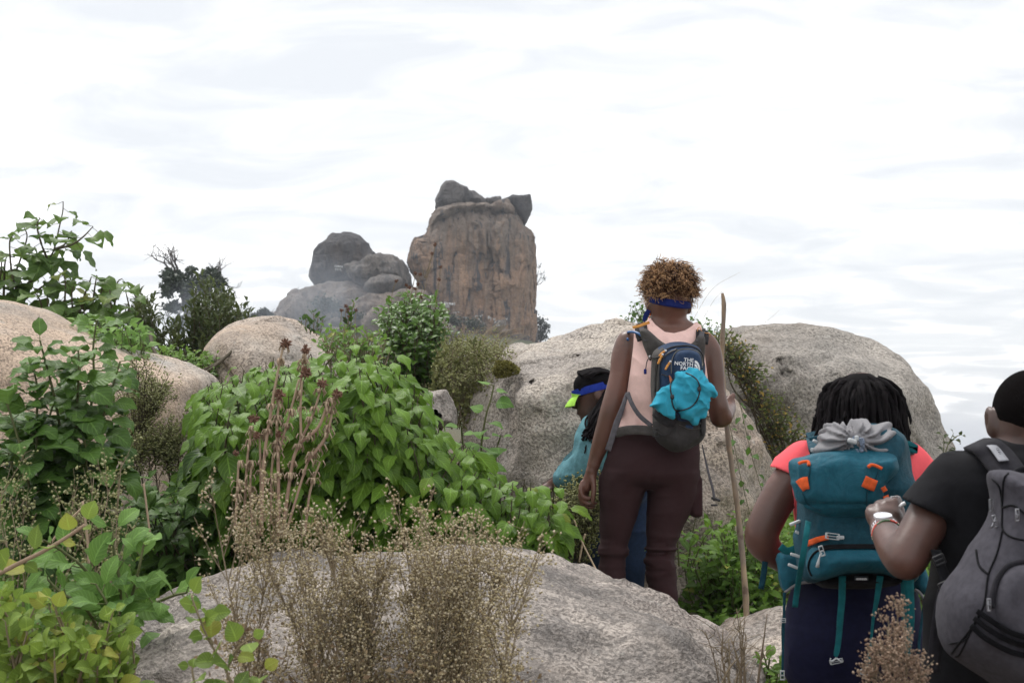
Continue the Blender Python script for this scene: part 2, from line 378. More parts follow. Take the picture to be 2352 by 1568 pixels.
def granite(name, scale=1.0, pale=(0.42, 0.385, 0.345), grey=(0.27, 0.25, 0.235), peach=(0.46, 0.33, 0.235), peach_amt=0.5, dark=(0.055, 0.048, 0.042), speck=0.5, lichen=0.5, streak=None, bstr=0.9, big=0.6):
    m, t, b, o = new_mat(name); g = mapping(t)
    if streak: gs = mapping(t, streak[0], streak[1])
    else: gs = g
    wob = N(t, 'ShaderNodeVectorMath'); wob.operation = 'ADD'
    a = noise(t, big * 1.0, 5, 0.6, 0.4, g); pch = ramp(t, a, [(0.47 - 0.12 * (peach_amt - 0.5) * 2, g1(0)), (0.62 - 0.12 * (peach_amt - 0.5) * 2, g1(peach_amt))])
    b2 = noise(t, big * 3.3, 6, 0.65, 0.2, g)
    c = mix(t, ramp(t, b2, [(0.38, g1(0)), (0.6, g1(1))]), grey, pale); c = mix(t, pch, c, peach)
    # crystals
    vo = N(t, 'ShaderNodeTexVoronoi'); vo.feature = 'F1'; vo.inputs['Scale'].default_value = 190 * scale; L(t, gs, vo.inputs['Vector'])
    cryst = ramp(t, N_sep(t, vo.outputs['Color'], 0), [(0.0, g1(0.76)), (0.45, g1(0.95)), (1, g1(1.2))])
    c = mix(t, 1.0, c, cryst, 'MULTIPLY')
    s1 = noise(t, 120 * scale, 3, 0.6, 0.2, gs); sp = ramp(t, s1, [(0.36 + 0.10 * speck, g1(1)), (0.43 + 0.10 * speck, g1(0))])
    pat = noise(t, big * 2.1, 4, 0.6, 0, g); spm = M(t, 'MULTIPLY', sp, ramp(t, pat, [(0.35, g1(0.45)), (0.62, g1(1.0))]))
    c = mix(t, M(t, 'MULTIPLY', spm, 0.35 + 0.45 * speck), c, dark)
    stn = noise(t, 1.0, 6, 0.62, 0.6, mapping(t, (big * 1.3, big * 1.3, big * .45))); c = mix(t, ramp(t, stn, [(0.5, g1(0)), (0.68, g1(0.42))]), c, (0.16, 0.13, 0.105))
    stn2 = noise(t, 1.0, 5, 0.6, 0.8, mapping(t, (big * .8, big * .8, big * 2.6))); c = mix(t, ramp(t, stn2, [(0.52, g1(0)), (0.66, g1(0.30))]), c, tuple(0.55 * x for x in grey))
    li = noise(t, big * 4.5, 8, 0.72, 0.5, g); lim = ramp(t, li, [(0.56, g1(0)), (0.68, g1(lichen))])
    c = mix(t, lim, c, tuple(0.45 * x + 0.55 * y for x, y in zip(grey, dark)))
    li2 = noise(t, big * 6.5 + 3, 5, 0.7, 0.5, g); c = mix(t, M(t, 'MULTIPLY', ramp(t, li2, [(0.62, g1(0)), (0.67, g1(1))]), 0.35), c, (0.55, 0.53, 0.48))
    L(t, c, b.inputs['Base Color']); b.inputs['Roughness'].default_value = 0.85; b.inputs['Specular IOR Level'].default_value = 0.3
    h = M(t, 'ADD', M(t, 'MULTIPLY', s1, 0.5), M(t, 'MULTIPLY', noise(t, 9 * scale, 6, 0.7, 0.3, gs), 1.6)); bump(t, b, h, bstr, 0.018 / max(scale, 0.25) ** 0.5)
    return m
def N_sep(t, col, i):
    s = N(t, 'ShaderNodeSeparateColor'); L(t, col, s.inputs[0]); return s.outputs[i]
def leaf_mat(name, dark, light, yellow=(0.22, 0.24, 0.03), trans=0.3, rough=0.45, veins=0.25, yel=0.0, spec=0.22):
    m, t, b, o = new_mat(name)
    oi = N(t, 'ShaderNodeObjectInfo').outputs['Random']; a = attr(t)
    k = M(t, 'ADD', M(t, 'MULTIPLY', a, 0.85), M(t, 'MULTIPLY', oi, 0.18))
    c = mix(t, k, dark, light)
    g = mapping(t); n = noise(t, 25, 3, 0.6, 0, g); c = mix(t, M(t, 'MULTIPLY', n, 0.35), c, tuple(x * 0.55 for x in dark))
    if yel > 0:
        yn = ramp(t, M(t, 'FRACT', M(t, 'ADD', M(t, 'MULTIPLY', a, 7.31), oi)), [(1 - yel - 0.02, g1(0)), (1 - yel + 0.02, g1(0.8))]); c = mix(t, yn, c, yellow)
    if veins > 0:
        uv = N(t, 'ShaderNodeUVMap'); s = N(t, 'ShaderNodeSeparateXYZ'); L(t, uv.outputs[0], s.inputs[0])
        au = M(t, 'ABSOLUTE', s.outputs[0]); mid = M(t, 'LESS_THAN', au, 0.07)
        w1 = M(t, 'SINE', M(t, 'MULTIPLY', M(t, 'SUBTRACT', s.outputs[1], M(t, 'MULTIPLY', au, 0.28)), 50.0))
        vn = M(t, 'MAXIMUM', mid, M(t, 'MULTIPLY', ramp(t, w1, [(0.75, g1(0)), (0.98, g1(1))]), 0.6))
        c = mix(t, M(t, 'MULTIPLY', vn, veins), c, tuple(min(1, x * 2.0 + 0.03) for x in light))
        bm = bump(t, b, M(t, 'ADD', M(t, 'MULTIPLY', w1, 0.5), n), 0.3, 0.002)
    geo = N(t, 'ShaderNodeNewGeometry'); c = mix(t, M(t, 'MULTIPLY', geo.outputs['Backfacing'], 0.5), c, tuple(0.7 * x + 0.05 for x in light))
    L(t, c, b.inputs['Base Color']); b.inputs['Roughness'].default_value = rough; b.inputs['Specular IOR Level'].default_value = spec
    tr = N(t, 'ShaderNodeBsdfTranslucent'); L(t, mix(t, 0.6, c, tuple(min(1, x * 1.6) for x in light)), tr.inputs[0])
    ms = N(t, 'ShaderNodeMixShader'); ms.inputs[0].default_value = trans
    L(t, b.outputs[0], ms.inputs[1]); L(t, tr.outputs[0], ms.inputs[2]); L(t, ms.outputs[0], o.inputs[0]); return m
def tint_mat(name, c0, c1, rough=0.8, trans=0.0, mid=None, sheen=0.0, nb=0.0, spec=0.3):
    m, t, b, o = new_mat(name); a = attr(t)
    st = [(0, c0), (1, c1)] + ([(0.5, mid)] if mid else [])
    c = ramp(t, a, st); g = mapping(t); n = noise(t, 30, 3, 0.6, 0, g); c = mix(t, M(t, 'MULTIPLY', n, 0.3), c, tuple(x * 0.5 for x in c0))
    L(t, c, b.inputs['Base Color']); b.inputs['Roughness'].default_value = rough; b.inputs['Sheen Weight'].default_value = sheen; b.inputs['Specular IOR Level'].default_value = spec
    if nb: bump(t, b, noise(t, nb, 3, 0.6, 0, g), 0.5, 0.003)
    if trans:
        tr = N(t, 'ShaderNodeBsdfTranslucent'); L(t, c, tr.inputs[0]); ms = N(t, 'ShaderNodeMixShader'); ms.inputs[0].default_value = trans
        L(t, b.outputs[0], ms.inputs[1]); L(t, tr.outputs[0], ms.inputs[2]); L(t, ms.outputs[0], o.inputs[0])
    return m
# ---------------------------------------------------------------- terrain
def smooth01(x): x = np.clip(x, 0, 1); return x * x * (3 - 2 * x)
def ground_z(x, y):
    x = np.asarray(x, float); y = np.asarray(y, float)
    z = np.interp(y, [-50, 0, 2.7, 4, 5.6, 7, 9, 12, 20, 60, 150, 300, 900, 3000], [-.6, 0, .02, .15, .60, .92, 1.15, 1.35, 1.6, 4.6, 10.6, 10, -30, -60])
    z = z + 0.30 * smooth01((-x - 0.2) / 1.2) * smooth01((y - 3.2) / 2) * smooth01((14 - y) / 5)
    r = smooth01((x / np.maximum(y, 1) - 0.13) / 0.12) * smooth01((y - 9) / 5); z = z * (1 - r) + np.minimum(z, 1.0 - (y - 9) * 0.02) * r
    z = z + 4.0 * np.exp(-((x + 10) / 17) ** 4 - ((y - 150) / 24) ** 4)
    return z + 0.05 * fbm(np.stack([x * .9, y * .9, x * 0], -1), 3, 5) * np.clip(y / 3, 0, 1)
xs = np.concatenate([-np.geomspace(3000, 8, 40), np.linspace(-7.8, 7.8, 110), np.geomspace(8, 3000, 40)])
ys = np.concatenate([np.linspace(-12, 14, 160), np.geomspace(14.3, 4000, 70)])
X, Y = np.meshgrid(xs, ys, indexing='ij'); V = np.stack([X, Y, ground_z(X, Y)], -1).reshape(-1, 3)
i = np.arange(len(xs) - 1)[:, None] * len(ys); j = np.arange(len(ys) - 1)[None]
Q = np.stack([i + j, i + len(ys) + j, i + len(ys) + j + 1, i + j + 1], -1).reshape(-1, 4)
m, t, b, o = new_mat('soil'); g = mapping(t)
c = mix(t, ramp(t, noise(t, 3, 6, 0.65, 0.3, g), [(0.4, g1(0)), (0.6, g1(1))]), (0.13, 0.065, 0.04), (0.07, 0.055, 0.035))
c = mix(t, ramp(t, noise(t, 40, 4, 0.7, 0, g), [(0.45, g1(0)), (0.6, g1(0.7))]), c, (0.16, 0.13, 0.075))
far = N(t, 'ShaderNodeSeparateXYZ'); L(t, g, far.inputs[0]); fk = ramp(t, M(t, 'DIVIDE', far.outputs[1], 60.0), [(0.25, g1(0)), (0.5, g1(1))])
c = mix(t, fk, c, mix(t, noise(t, 0.25, 6, 0.7, 0, g), (0.03, 0.045, 0.02), (0.10, 0.10, 0.05)))
L(t, c, b.inputs['Base Color']); b.inputs['Roughness'].default_value = 0.95
bump(t, b, noise(t, 14, 8, 0.7, 0, g), 0.9, 0.03)
mk('ground', V, Q, m, kind='structure')

# ---------------------------------------------------------------- rocks
def uvd(poly, d, zb=None):
    q = P([p[0] for p in poly], [p[1] for p in poly], d)[:, [0, 2]]
    if zb is not None: q = np.vstack([q, [q[-1, 0], zb], [q[0, 0], zb]])
    return q
def rock(name, poly, d, D, rx, h, mat, label, cat='boulder', zb=None, dispf=None, amp=0.05, fq=1.0, seed=0, lean=0.0, group=None, crack=0.0, smooth_n=0, ret=False, corner=1.0):
    """a boulder with the side-on outline poly at distance d, half as deep as 2*D, its outline edge rounded by rx"""
    q = uvd(poly, d, zb)
    if smooth_n:
        qq = np.vstack([q, q[:1]]); qq = crv(qq, smooth_n)[:-1]; q = qq
    lo = np.array([q[:, 0].min() - amp * 2, d - D - amp * 2 - h, q[:, 1].min() - amp * 2]); hi = np.array([q[:, 0].max() + amp * 2, d + D + amp * 2 + h, q[:, 1].max() + amp * 2])
    zt = q[:, 1].max(); H = zt - q[:, 1].min()
    def f(p):
        yy = (p[:, 1] - d) - lean * (p[:, 2] - zt)
        d2 = sdpoly(p[:, 0], p[:, 2], q)
        a = d2 + rx; e = (np.abs(yy) - D) * (rx / (D * corner)) + rx
        r = np.hypot(np.maximum(a, 0), np.maximum(e, 0)) + np.minimum(np.maximum(a, e), 0) - rx
        g_ = np.where(yy < 0, 1.0, 1.0)
        dn = fbm(p * fq / max(H, .3) * 3 + seed, 5, seed) * amp
        if crack:
            c1 = vnoise(p * np.array([1.3, 1.3, 3.2]) * fq / H * 2.2 + seed * 3.3, 77); dn = dn - crack * np.exp(-(c1 / 0.035) ** 2) * smooth01((vnoise(p * 1.5 / H, 31) + .2) * 3)
        if dispf is not None: dn = dn + dispf(p)
        return r - dn
    V, Q = nets(f, lo, hi, h)
    o = mk(name, V, Q, mat, label=label, cat=cat, group=group)
    return (o, f) if ret else o

G_near = granite('granite_near', 0.62, speck=0.85, peach_amt=0.12, lichen=0.95, pale=(0.45, 0.395, 0.35), grey=(0.21, 0.19, 0.175), streak=((1.15, 0.8, 1.6), (0, math.radians(-24), 0)), bstr=1.0, big=1.5)
G_mid = granite('granite_mid', 0.62, speck=0.8, peach_amt=0.55, lichen=0.35, pale=(0.54, 0.475, 0.405), grey=(0.39, 0.35, 0.315), peach=(0.52, 0.385, 0.28), big=0.9)
G_peach = granite('granite_peach', 0.6, speck=0.6, peach_amt=0.9, lichen=0.15, pale=(0.54, 0.47, 0.40), grey=(0.42, 0.39, 0.36), peach=(0.54, 0.405, 0.30), big=0.8)
G_right = granite('granite_right', 0.45, speck=0.65, peach_amt=0.12, lichen=0.85, pale=(0.39, 0.355, 0.315), grey=(0.27, 0.25, 0.225), big=0.7)

rock('boulder', [(255, 1500), (262, 1475), (300, 1428), (345, 1392), (400, 1372), (459, 1342), (560, 1308), (656, 1294), (780, 1290), (900, 1286), (1050, 1283), (1150, 1280), (1230, 1288), (1330, 1312), (1400, 1330), (1500, 1368), (1590, 1424), (1660, 1480), (1720, 1540), (1775, 1620)],
     4.4, 1.25, 0.42, 0.022, G_near, 'rough grey speckled boulder before the legs in brown leggings, dry weeds in front', zb=-.1, amp=0.035, fq=2.2, crack=0.018, seed=3, smooth_n=3)
BR, BIGF = rock('boulder', [(1085, 900), (1110, 850), (1145, 822), (1180, 800), (1230, 785), (1300, 765), (1370, 747), (1415, 739), (1450, 746), (1500, 765), (1570, 800), (1630, 850), (1682, 920), (1720, 975), (1752, 1045), (1768, 1110), (1768, 1180), (1745, 1260)],
     7.7, 1.15, 0.55, 0.033, G_mid, 'broad pale granite boulder behind the blue visor and the walking stick', zb=.4, amp=0.05, fq=2.0, crack=0.045, seed=11, smooth_n=3, ret=True)
rock('boulder', [(1560, 900), (1600, 800), (1645, 765), (1690, 755), (1750, 752), (1810, 757), (1870, 770), (1950, 800), (2010, 815), (2042, 836), (2080, 888), (2110, 946), (2130, 1000), (2144, 1040), (2150, 1100), (2155, 1200)],
     10.5, 1.3, 0.6, 0.045, G_right, 'tall dark grey granite dome behind the teal backpack, creeper climbing its side', zb=.4, amp=0.07, fq=1.6, crack=0.03, seed=21, smooth_n=3)
rock('boulder', [(-420, 720), (-200, 680), (-60, 685), (0, 691), (60, 697), (110, 716), (170, 748), (215, 772), (258, 789), (310, 808), (384, 831), (440, 847), (480, 862), (502, 885), (515, 960), (505, 1080), (495, 1180)],
     7.6, 1.1, 0.5, 0.035, G_peach, 'long peach coloured granite slope behind the tall leafy plant, running down towards the bush', zb=.5, amp=0.03, fq=1.6, crack=0.03, seed=31, smooth_n=3)
rock('boulder', [(478, 870), (490, 815), (505, 790), (530, 762), (570, 742), (610, 735), (650, 732), (690, 742), (730, 766), (762, 792), (800, 835), (825, 900)],
     8.8, 0.9, 0.4, 0.03, G_peach, 'rounded pinkish granite mound between the dark leaved bush and the bright green bush', zb=1.0, amp=0.025, fq=1.6, crack=0.03, seed=41, smooth_n=3)
rock('rock', [(972, 905), (985, 895), (1008, 896), (1028, 893), (1036, 915), (1046, 938), (1044, 975), (990, 985)],
     6.6, 0.14, 0.03, 0.008, G_mid, 'small angular pale rock lying between the bushes', zb=1.5, cat='rock', amp=0.012, fq=1.5, seed=51)
rock('boulder', [(1655, 1475), (1690, 1436), (1740, 1420), (1785, 1412), (1840, 1402), (1900, 1405), (1950, 1450), (1975, 1560)],
     5.1, 0.55, 0.16, 0.016, G_mid, 'low pale granite boulder at the foot of the walking stick', zb=.1, amp=0.025, fq=2, crack=0.02, seed=61, smooth_n=3)

# the far rock castle
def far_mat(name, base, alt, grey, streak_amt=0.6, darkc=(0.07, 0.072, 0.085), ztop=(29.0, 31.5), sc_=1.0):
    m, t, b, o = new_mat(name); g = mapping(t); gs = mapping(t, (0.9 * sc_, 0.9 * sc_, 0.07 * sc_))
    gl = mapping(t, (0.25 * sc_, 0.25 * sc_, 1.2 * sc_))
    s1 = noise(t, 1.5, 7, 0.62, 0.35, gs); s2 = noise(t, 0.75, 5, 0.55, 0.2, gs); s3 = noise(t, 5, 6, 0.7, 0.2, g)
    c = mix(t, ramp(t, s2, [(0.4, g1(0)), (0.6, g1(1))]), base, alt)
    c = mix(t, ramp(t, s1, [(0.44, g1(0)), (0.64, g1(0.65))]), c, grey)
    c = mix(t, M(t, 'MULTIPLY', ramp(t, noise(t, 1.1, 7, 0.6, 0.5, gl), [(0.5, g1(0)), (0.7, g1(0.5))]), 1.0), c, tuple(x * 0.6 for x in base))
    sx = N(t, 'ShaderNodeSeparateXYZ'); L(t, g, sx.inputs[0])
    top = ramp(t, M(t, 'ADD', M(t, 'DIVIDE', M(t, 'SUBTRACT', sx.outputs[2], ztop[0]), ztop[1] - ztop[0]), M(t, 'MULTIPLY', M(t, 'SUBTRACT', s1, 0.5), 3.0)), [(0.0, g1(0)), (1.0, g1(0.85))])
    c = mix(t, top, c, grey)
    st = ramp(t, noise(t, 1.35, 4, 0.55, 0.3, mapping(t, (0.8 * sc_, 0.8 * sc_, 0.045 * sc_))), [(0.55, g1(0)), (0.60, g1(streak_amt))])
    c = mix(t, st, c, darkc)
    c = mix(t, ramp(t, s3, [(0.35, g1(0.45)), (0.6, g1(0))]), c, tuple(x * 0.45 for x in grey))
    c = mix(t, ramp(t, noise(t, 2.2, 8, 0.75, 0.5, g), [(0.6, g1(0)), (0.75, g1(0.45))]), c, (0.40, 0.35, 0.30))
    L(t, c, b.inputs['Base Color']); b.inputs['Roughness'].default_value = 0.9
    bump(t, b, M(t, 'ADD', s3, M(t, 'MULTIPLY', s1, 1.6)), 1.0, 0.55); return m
def cr(pts): return [(602.9 + x * 0.29296, 401.9 + y * 0.29296) for x, y in pts]
def zat(v, d=150): return P(1176, v, d)[2]
FT = far_mat('cliff_rock', (0.46, 0.285, 0.185), (0.62, 0.38, 0.24), (0.27, 0.22, 0.185), 0.95, ztop=(zat(640), zat(540)))
FG = far_mat('castle_grey_rock', (0.31, 0.27, 0.24), (0.25, 0.225, 0.21), (0.17, 0.158, 0.155), 0.5, ztop=(zat(600), zat(500)))
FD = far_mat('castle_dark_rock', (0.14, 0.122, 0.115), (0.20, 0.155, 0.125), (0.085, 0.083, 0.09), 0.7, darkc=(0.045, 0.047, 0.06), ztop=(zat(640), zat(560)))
def flute(p):
    q = p * np.array([0.75, 0.75, 0.075])
    r = -0.30 * (1 - np.abs(vnoise(q + 4.1, 91))) ** 6 + 0.30 * vnoise(q * 0.55, 92)
    k = vnoise(p * np.array([0.9, 0.9, 0.16]) + 9, 93); r = r - 0.28 * np.exp(-(k / 0.05) ** 2)
    k2 = vnoise(p * np.array([0.35, 0.35, 0.75]) + 2, 94); r = r - 0.22 * np.exp(-(k2 / 0.06) ** 2) * smooth01((vnoise(p * 0.35, 95)) * 3)
    k3 = vnoise(p * np.array([1.9, 1.9, 0.22]) + 5, 97); r = r - 0.24 * np.exp(-(k3 / 0.07) ** 2); k4 = vnoise(p * np.array([1.1, 1.1, 2.4]) + 1, 98); r = r - 0.10 * np.exp(-(k4 / 0.07) ** 2) * smooth01(vnoise(p * .6, 99) * 3)
    st = p * np.array([0.5, 0.5, 0.14]) + 7; r = r + 0.35 * np.floor(vnoise(st, 90) * 3 + .12 * vnoise(p * 1.5, 89)) / 3
    return r - 0.28 + 0.18 * np.abs(vnoise(p * 1.1 + 3, 96))
_, TOWF = rock('rock_tower', cr([(1305, 440), (1325, 370), (1360, 320), (1440, 275), (1600, 252), (1760, 257), (1850, 282), (1960, 300), (2020, 340), (2060, 395), (2112, 450), (2150, 500), (2147, 640), (2157, 740), (2172, 880), (2167, 960), (2140, 1050), (2148, 1180), (2155, 1310), (2100, 1420), (1900, 1450), (1400, 1450), (1270, 1250), (1235, 1000), (1190, 850), (1130, 730), (1121, 690), (1140, 620), (1162, 560), (1182, 515), (1280, 482)]),
     150, 6.5, 3.0, 0.13, FT, 'huge reddish cliff faced rock tower streaked with black, boulders balanced on its top', cat='rock tower', amp=0.35, fq=1.4, dispf=flute, seed=5, ret=True, corner=0.8)
grp = 'boulders piled on the rock castle'
def fr(poly, d, D, rx, mat, label, amp=0.25, seed=0, h=0.12, crack=0.12, corner=0.9):
    return rock('boulder', cr(poly), d, D, rx, h, mat, label, amp=amp, seed=seed, group=grp, crack=crack, fq=1.2, corner=corner)
fr([(1355, 200), (1372, 165), (1400, 110), (1440, 65), (1480, 55), (1522, 65), (1605, 100), (1614, 130), (1600, 190), (1565, 248), (1500, 275), (1430, 275), (1390, 292), (1358, 258)], 148.5, 2.6, 0.9, FG, 'tallest block perched on the tower, with a sloping flat top', amp=0.12, seed=101)
fr([(1590, 118), (1655, 130), (1700, 160), (1742, 195), (1748, 250), (1600, 262), (1560, 245)], 149.6, 2.2, 0.8, FG, 'sloping grey block leaning against the tallest block on top of the tower', amp=0.12, seed=102)
fr([(1736, 196), (1780, 185), (1830, 176), (1868, 174), (1878, 200), (1860, 250), (1745, 250)], 150.5, 1.6, 0.4, FG, 'small flat stone between the two raised blocks on the tower top', amp=0.08, seed=103, h=0.1)
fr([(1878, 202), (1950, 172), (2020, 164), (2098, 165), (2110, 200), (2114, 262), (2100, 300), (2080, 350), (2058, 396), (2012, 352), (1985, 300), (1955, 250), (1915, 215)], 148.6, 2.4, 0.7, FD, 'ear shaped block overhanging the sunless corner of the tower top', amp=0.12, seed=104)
fr([(1745, 270), (1800, 240), (1870, 200), (1925, 206), (1975, 270), (2030, 352), (1950, 350), (1850, 320), (1780, 300)], 148.0, 2.6, 0.8, FT, 'wedge of grey rock under the ear shaped block', amp=0.15, seed=105)
fr([(1308, 445), (1340, 345), (1380, 296), (1440, 268), (1600, 246), (1760, 246), (1820, 300), (1700, 330), (1560, 350), (1480, 400), (1400, 430), (1340, 440)], 148.6, 5.8, 2.4, FT, 'long smooth grey ledge carrying the top blocks of the tower', amp=0.2, seed=106, corner=0.8)
_, DOMF = rock('boulder', cr([(370, 800), (376, 740), (388, 700), (405, 640), (432, 580), (480, 532), (560, 466), (620, 457), (700, 460), (770, 490), (840, 542), (860, 592), (905, 630), (940, 700), (900, 800), (720, 862), (560, 866), (410, 872), (385, 840)]), 151, 4.5, 2.6, 0.14, FD, 'dark round boulder standing on the pale base slab beside the tower', amp=0.25, seed=107, group=grp, crack=0.15, fq=1.2, ret=True)
fr([(652, 716), (720, 686), (800, 662), (855, 640), (960, 631), (1010, 634), (1062, 660), (1110, 700), (1150, 790), (1172, 870), (1090, 880), (1000, 850), (830, 845), (740, 830), (690, 790)], 146, 3.0, 1.2, FG, 'broad flat topped slab wedged between the dark round boulder and the tower', amp=0.25, seed=108)
fr([(690, 790), (760, 770), (900, 800), (900, 900), (840, 930), (740, 880)], 146.5, 2.6, 0.8, FD, 'dark block underneath the flat topped slab', amp=0.2, seed=109)
fr([(793, 880), (812, 845), (850, 812), (940, 783), (1010, 788), (1085, 802), (1102, 832), (1080, 880), (1050, 910), (980, 932), (880, 930), (812, 908)], 143, 2.2, 1.5, FG, 'smooth egg shaped boulder tucked under the flat topped slab', amp=0.1, seed=110, crack=0.0)
G_base = far_mat('castle_base_rock', (0.31, 0.235, 0.185), (0.27, 0.215, 0.18), (0.23, 0.20, 0.18), 0.15, ztop=(zat(500), zat(300)))
fr([(-60, 1160), (60, 1090), (110, 1110), (130, 1050), (155, 1015), (225, 948), (330, 902), (480, 866), (700, 846), (800, 890), (900, 930), (1000, 960), (1000, 1300), (-60, 1300)], 148, 6.5, 2.6, G_base, 'wide pale base slab under the dark round boulder, hazy with smoke', amp=0.42, seed=111, crack=0.3)
fr([(690, 1030), (760, 1005), (840, 930), (1000, 925), (1080, 960), (1150, 1100), (900, 1250), (700, 1200)], 141, 2.6, 1.2, G_base, 'cracked brown ledge below the egg shaped boulder', amp=0.3, seed=112)
fr([(780, 1180), (800, 1100), (860, 1050), (950, 1000), (1010, 945), (1080, 905), (1180, 888), (1290, 920), (1340, 980), (1430, 1120), (1560, 1260), (1500, 1400), (780, 1400)], 137, 3.5, 1.8, G_base, 'rounded brown boulder against the foot of the tower, half hidden by the green bush', amp=0.2, seed=113)
fr([(462, 1230), (490, 1205), (560, 1192), (640, 1200), (700, 1250), (460, 1260)], 120, 1.6, 0.6, G_base, 'low grey boulder lying in the scrub before the castle', amp=0.1, seed=114)
fr([(530, 1180), (540, 1130), (580, 1112), (640, 1118), (670, 1160), (650, 1200)], 130, 1.2, 0.6, G_base, 'small boulder in the scrub under the base slab', amp=0.1, seed=115)
fr([(1795, 1215), (1812, 1160), (1850, 1140), (1905, 1136), (1912, 1180), (1890, 1215), (1850, 1248), (1810, 1240)], 142.0, 1.2, 0.7, FG, 'upright dark boulder against the foot of the cliff', amp=0.1, seed=116, crack=0)
fr([(1845, 1250), (1870, 1218), (1905, 1205), (1950, 1216), (1945, 1255), (1900, 1280)], 141.0, 1.1, 0.5, G_base, 'flat pale boulder beside the upright dark one at the cliff foot', amp=0.1, seed=117, crack=0)
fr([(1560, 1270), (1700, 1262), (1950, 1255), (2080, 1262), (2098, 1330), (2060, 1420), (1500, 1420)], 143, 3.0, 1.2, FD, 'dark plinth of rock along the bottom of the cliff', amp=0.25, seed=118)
fr([(2098, 1130), (2120, 1060), (2145, 1080), (2152, 1200), (2158, 1300), (2110, 1440), (2085, 1300)], 151, 3, 0.6, FD, 'narrow dark pillar behind the edge of the cliff', amp=0.2, seed=119)
fr([(60, 1100), (72, 1080), (110, 1072), (140, 1080), (150, 1130), (60, 1140)], 160, 1.2, 0.5, FG, 'little rock at the far end of the base slab', amp=0.1, seed=120)
# ---------------------------------------------------------------- plant builders
def leaf_tpl(prof, droop=0.6, fold=0.35, wave=0.0, n=8, cols=5, holes=0, curl=0.0, seed=0):
    """a leaf of length 1 along +Y, upper side +Z. prof: widths along it"""
    s = np.linspace(0, 1, n); wd = np.interp(s, np.linspace(0, 1, len(prof)), prof)
    th = droop * s ** 1.3 * 1.6 - droop * 0.35; y = np.concatenate([[0], np.cumsum(np.cos(th[:-1]) * np.diff(s))]); z = -np.concatenate([[0], np.cumsum(np.sin(th[:-1]) * np.diff(s))])
    c = np.linspace(-1, 1, cols); rs = np.random.RandomState(seed)
    X = wd[:, None] * c[None] * math.cos(fold); Zl = wd[:, None] * (np.abs(c)[None] * math.sin(fold) - curl * np.abs(c)[None] ** 2.5)
    Zl = Zl + wave * np.sin(s * 17 + seed)[:, None] * np.abs(c)[None] * np.sign(c + 1e-9)[None] + wave * 0.5 * np.sin(s * 9 + 2 * seed)[:, None]
    Y = y[:, None] + 0 * X; nz = np.cos(th)[:, None]; ny = np.sin(th)[:, None]
    V = np.stack([X, Y + Zl * ny, z[:, None] + Zl * nz], -1).reshape(-1, 3)
    i = np.arange(n - 1)[:, None] * cols; j = np.arange(cols - 1)[None]
    Q = np.stack([i + j, i + j + 1, i + cols + j + 1, i + cols + j], -1).reshape(-1, 4)
    if holes: Q = np.delete(Q, rs.choice(len(Q), holes, replace=False), 0)
    UV = np.stack([c[None] + 0 * X, s[:, None] + 0 * X], -1).reshape(-1, 2)
    return V, Q, UV
OVATE = [0.03, 0.22, 0.34, 0.36, 0.33, 0.26, 0.17, 0.07, 0.0]
ELLIP = [0.02, 0.14, 0.24, 0.29, 0.30, 0.27, 0.20, 0.10, 0.0]
HEART = [0.20, 0.46, 0.52, 0.50, 0.44, 0.34, 0.22, 0.09, 0.0]
ROUND = [0.05, 0.30, 0.43, 0.48, 0.47, 0.41, 0.30, 0.16, 0.02]
NARROW = [0.02, 0.09, 0.14, 0.16, 0.15, 0.12, 0.08, 0.04, 0.0]
def tplset(prof, k=5, lo=0.3, hi=1.1, fold=0.3, wave=0.02, n=8, cols=5, holes=0, curl=0.15):
    return [leaf_tpl(prof, lo + (hi - lo) * i / max(k - 1, 1), fold * (0.6 + 0.2 * (i % 4)), wave, n, cols, holes if i % 2 else 0, curl, i) for i in range(k)]
def small(prof, k=3, lo=0.2, hi=0.9): return [leaf_tpl(prof, lo + (hi - lo) * i / max(k - 1, 1), 0.35, 0, 4, 3, 0, 0, i) for i in range(k)]
def frames(t, n):
    t = t / (np.linalg.norm(t, axis=1, keepdims=True) + 1e-9); n = n - (n * t).sum(1, keepdims=True) * t; n /= np.linalg.norm(n, axis=1, keepdims=True) + 1e-9
    return np.stack([np.cross(t, n), t, n], 2)
def leaf_mesh(mb, tpls, pos, R, size, tint, which):
    for k, (V, Q, UV) in enumerate(tpls):
        m = which == k; c = m.sum()
        if not c: continue
        W = pos[m][:, None] + np.einsum('nij,vj->nvi', R[m], V) * size[m][:, None, None]
        nq = (Q[None] + (np.arange(c) * len(V))[:, None, None]).reshape(-1, 4)
        mb.add(W.reshape(-1, 3), nq, np.repeat(tint[m], len(V)), np.tile(UV, (c, 1)))
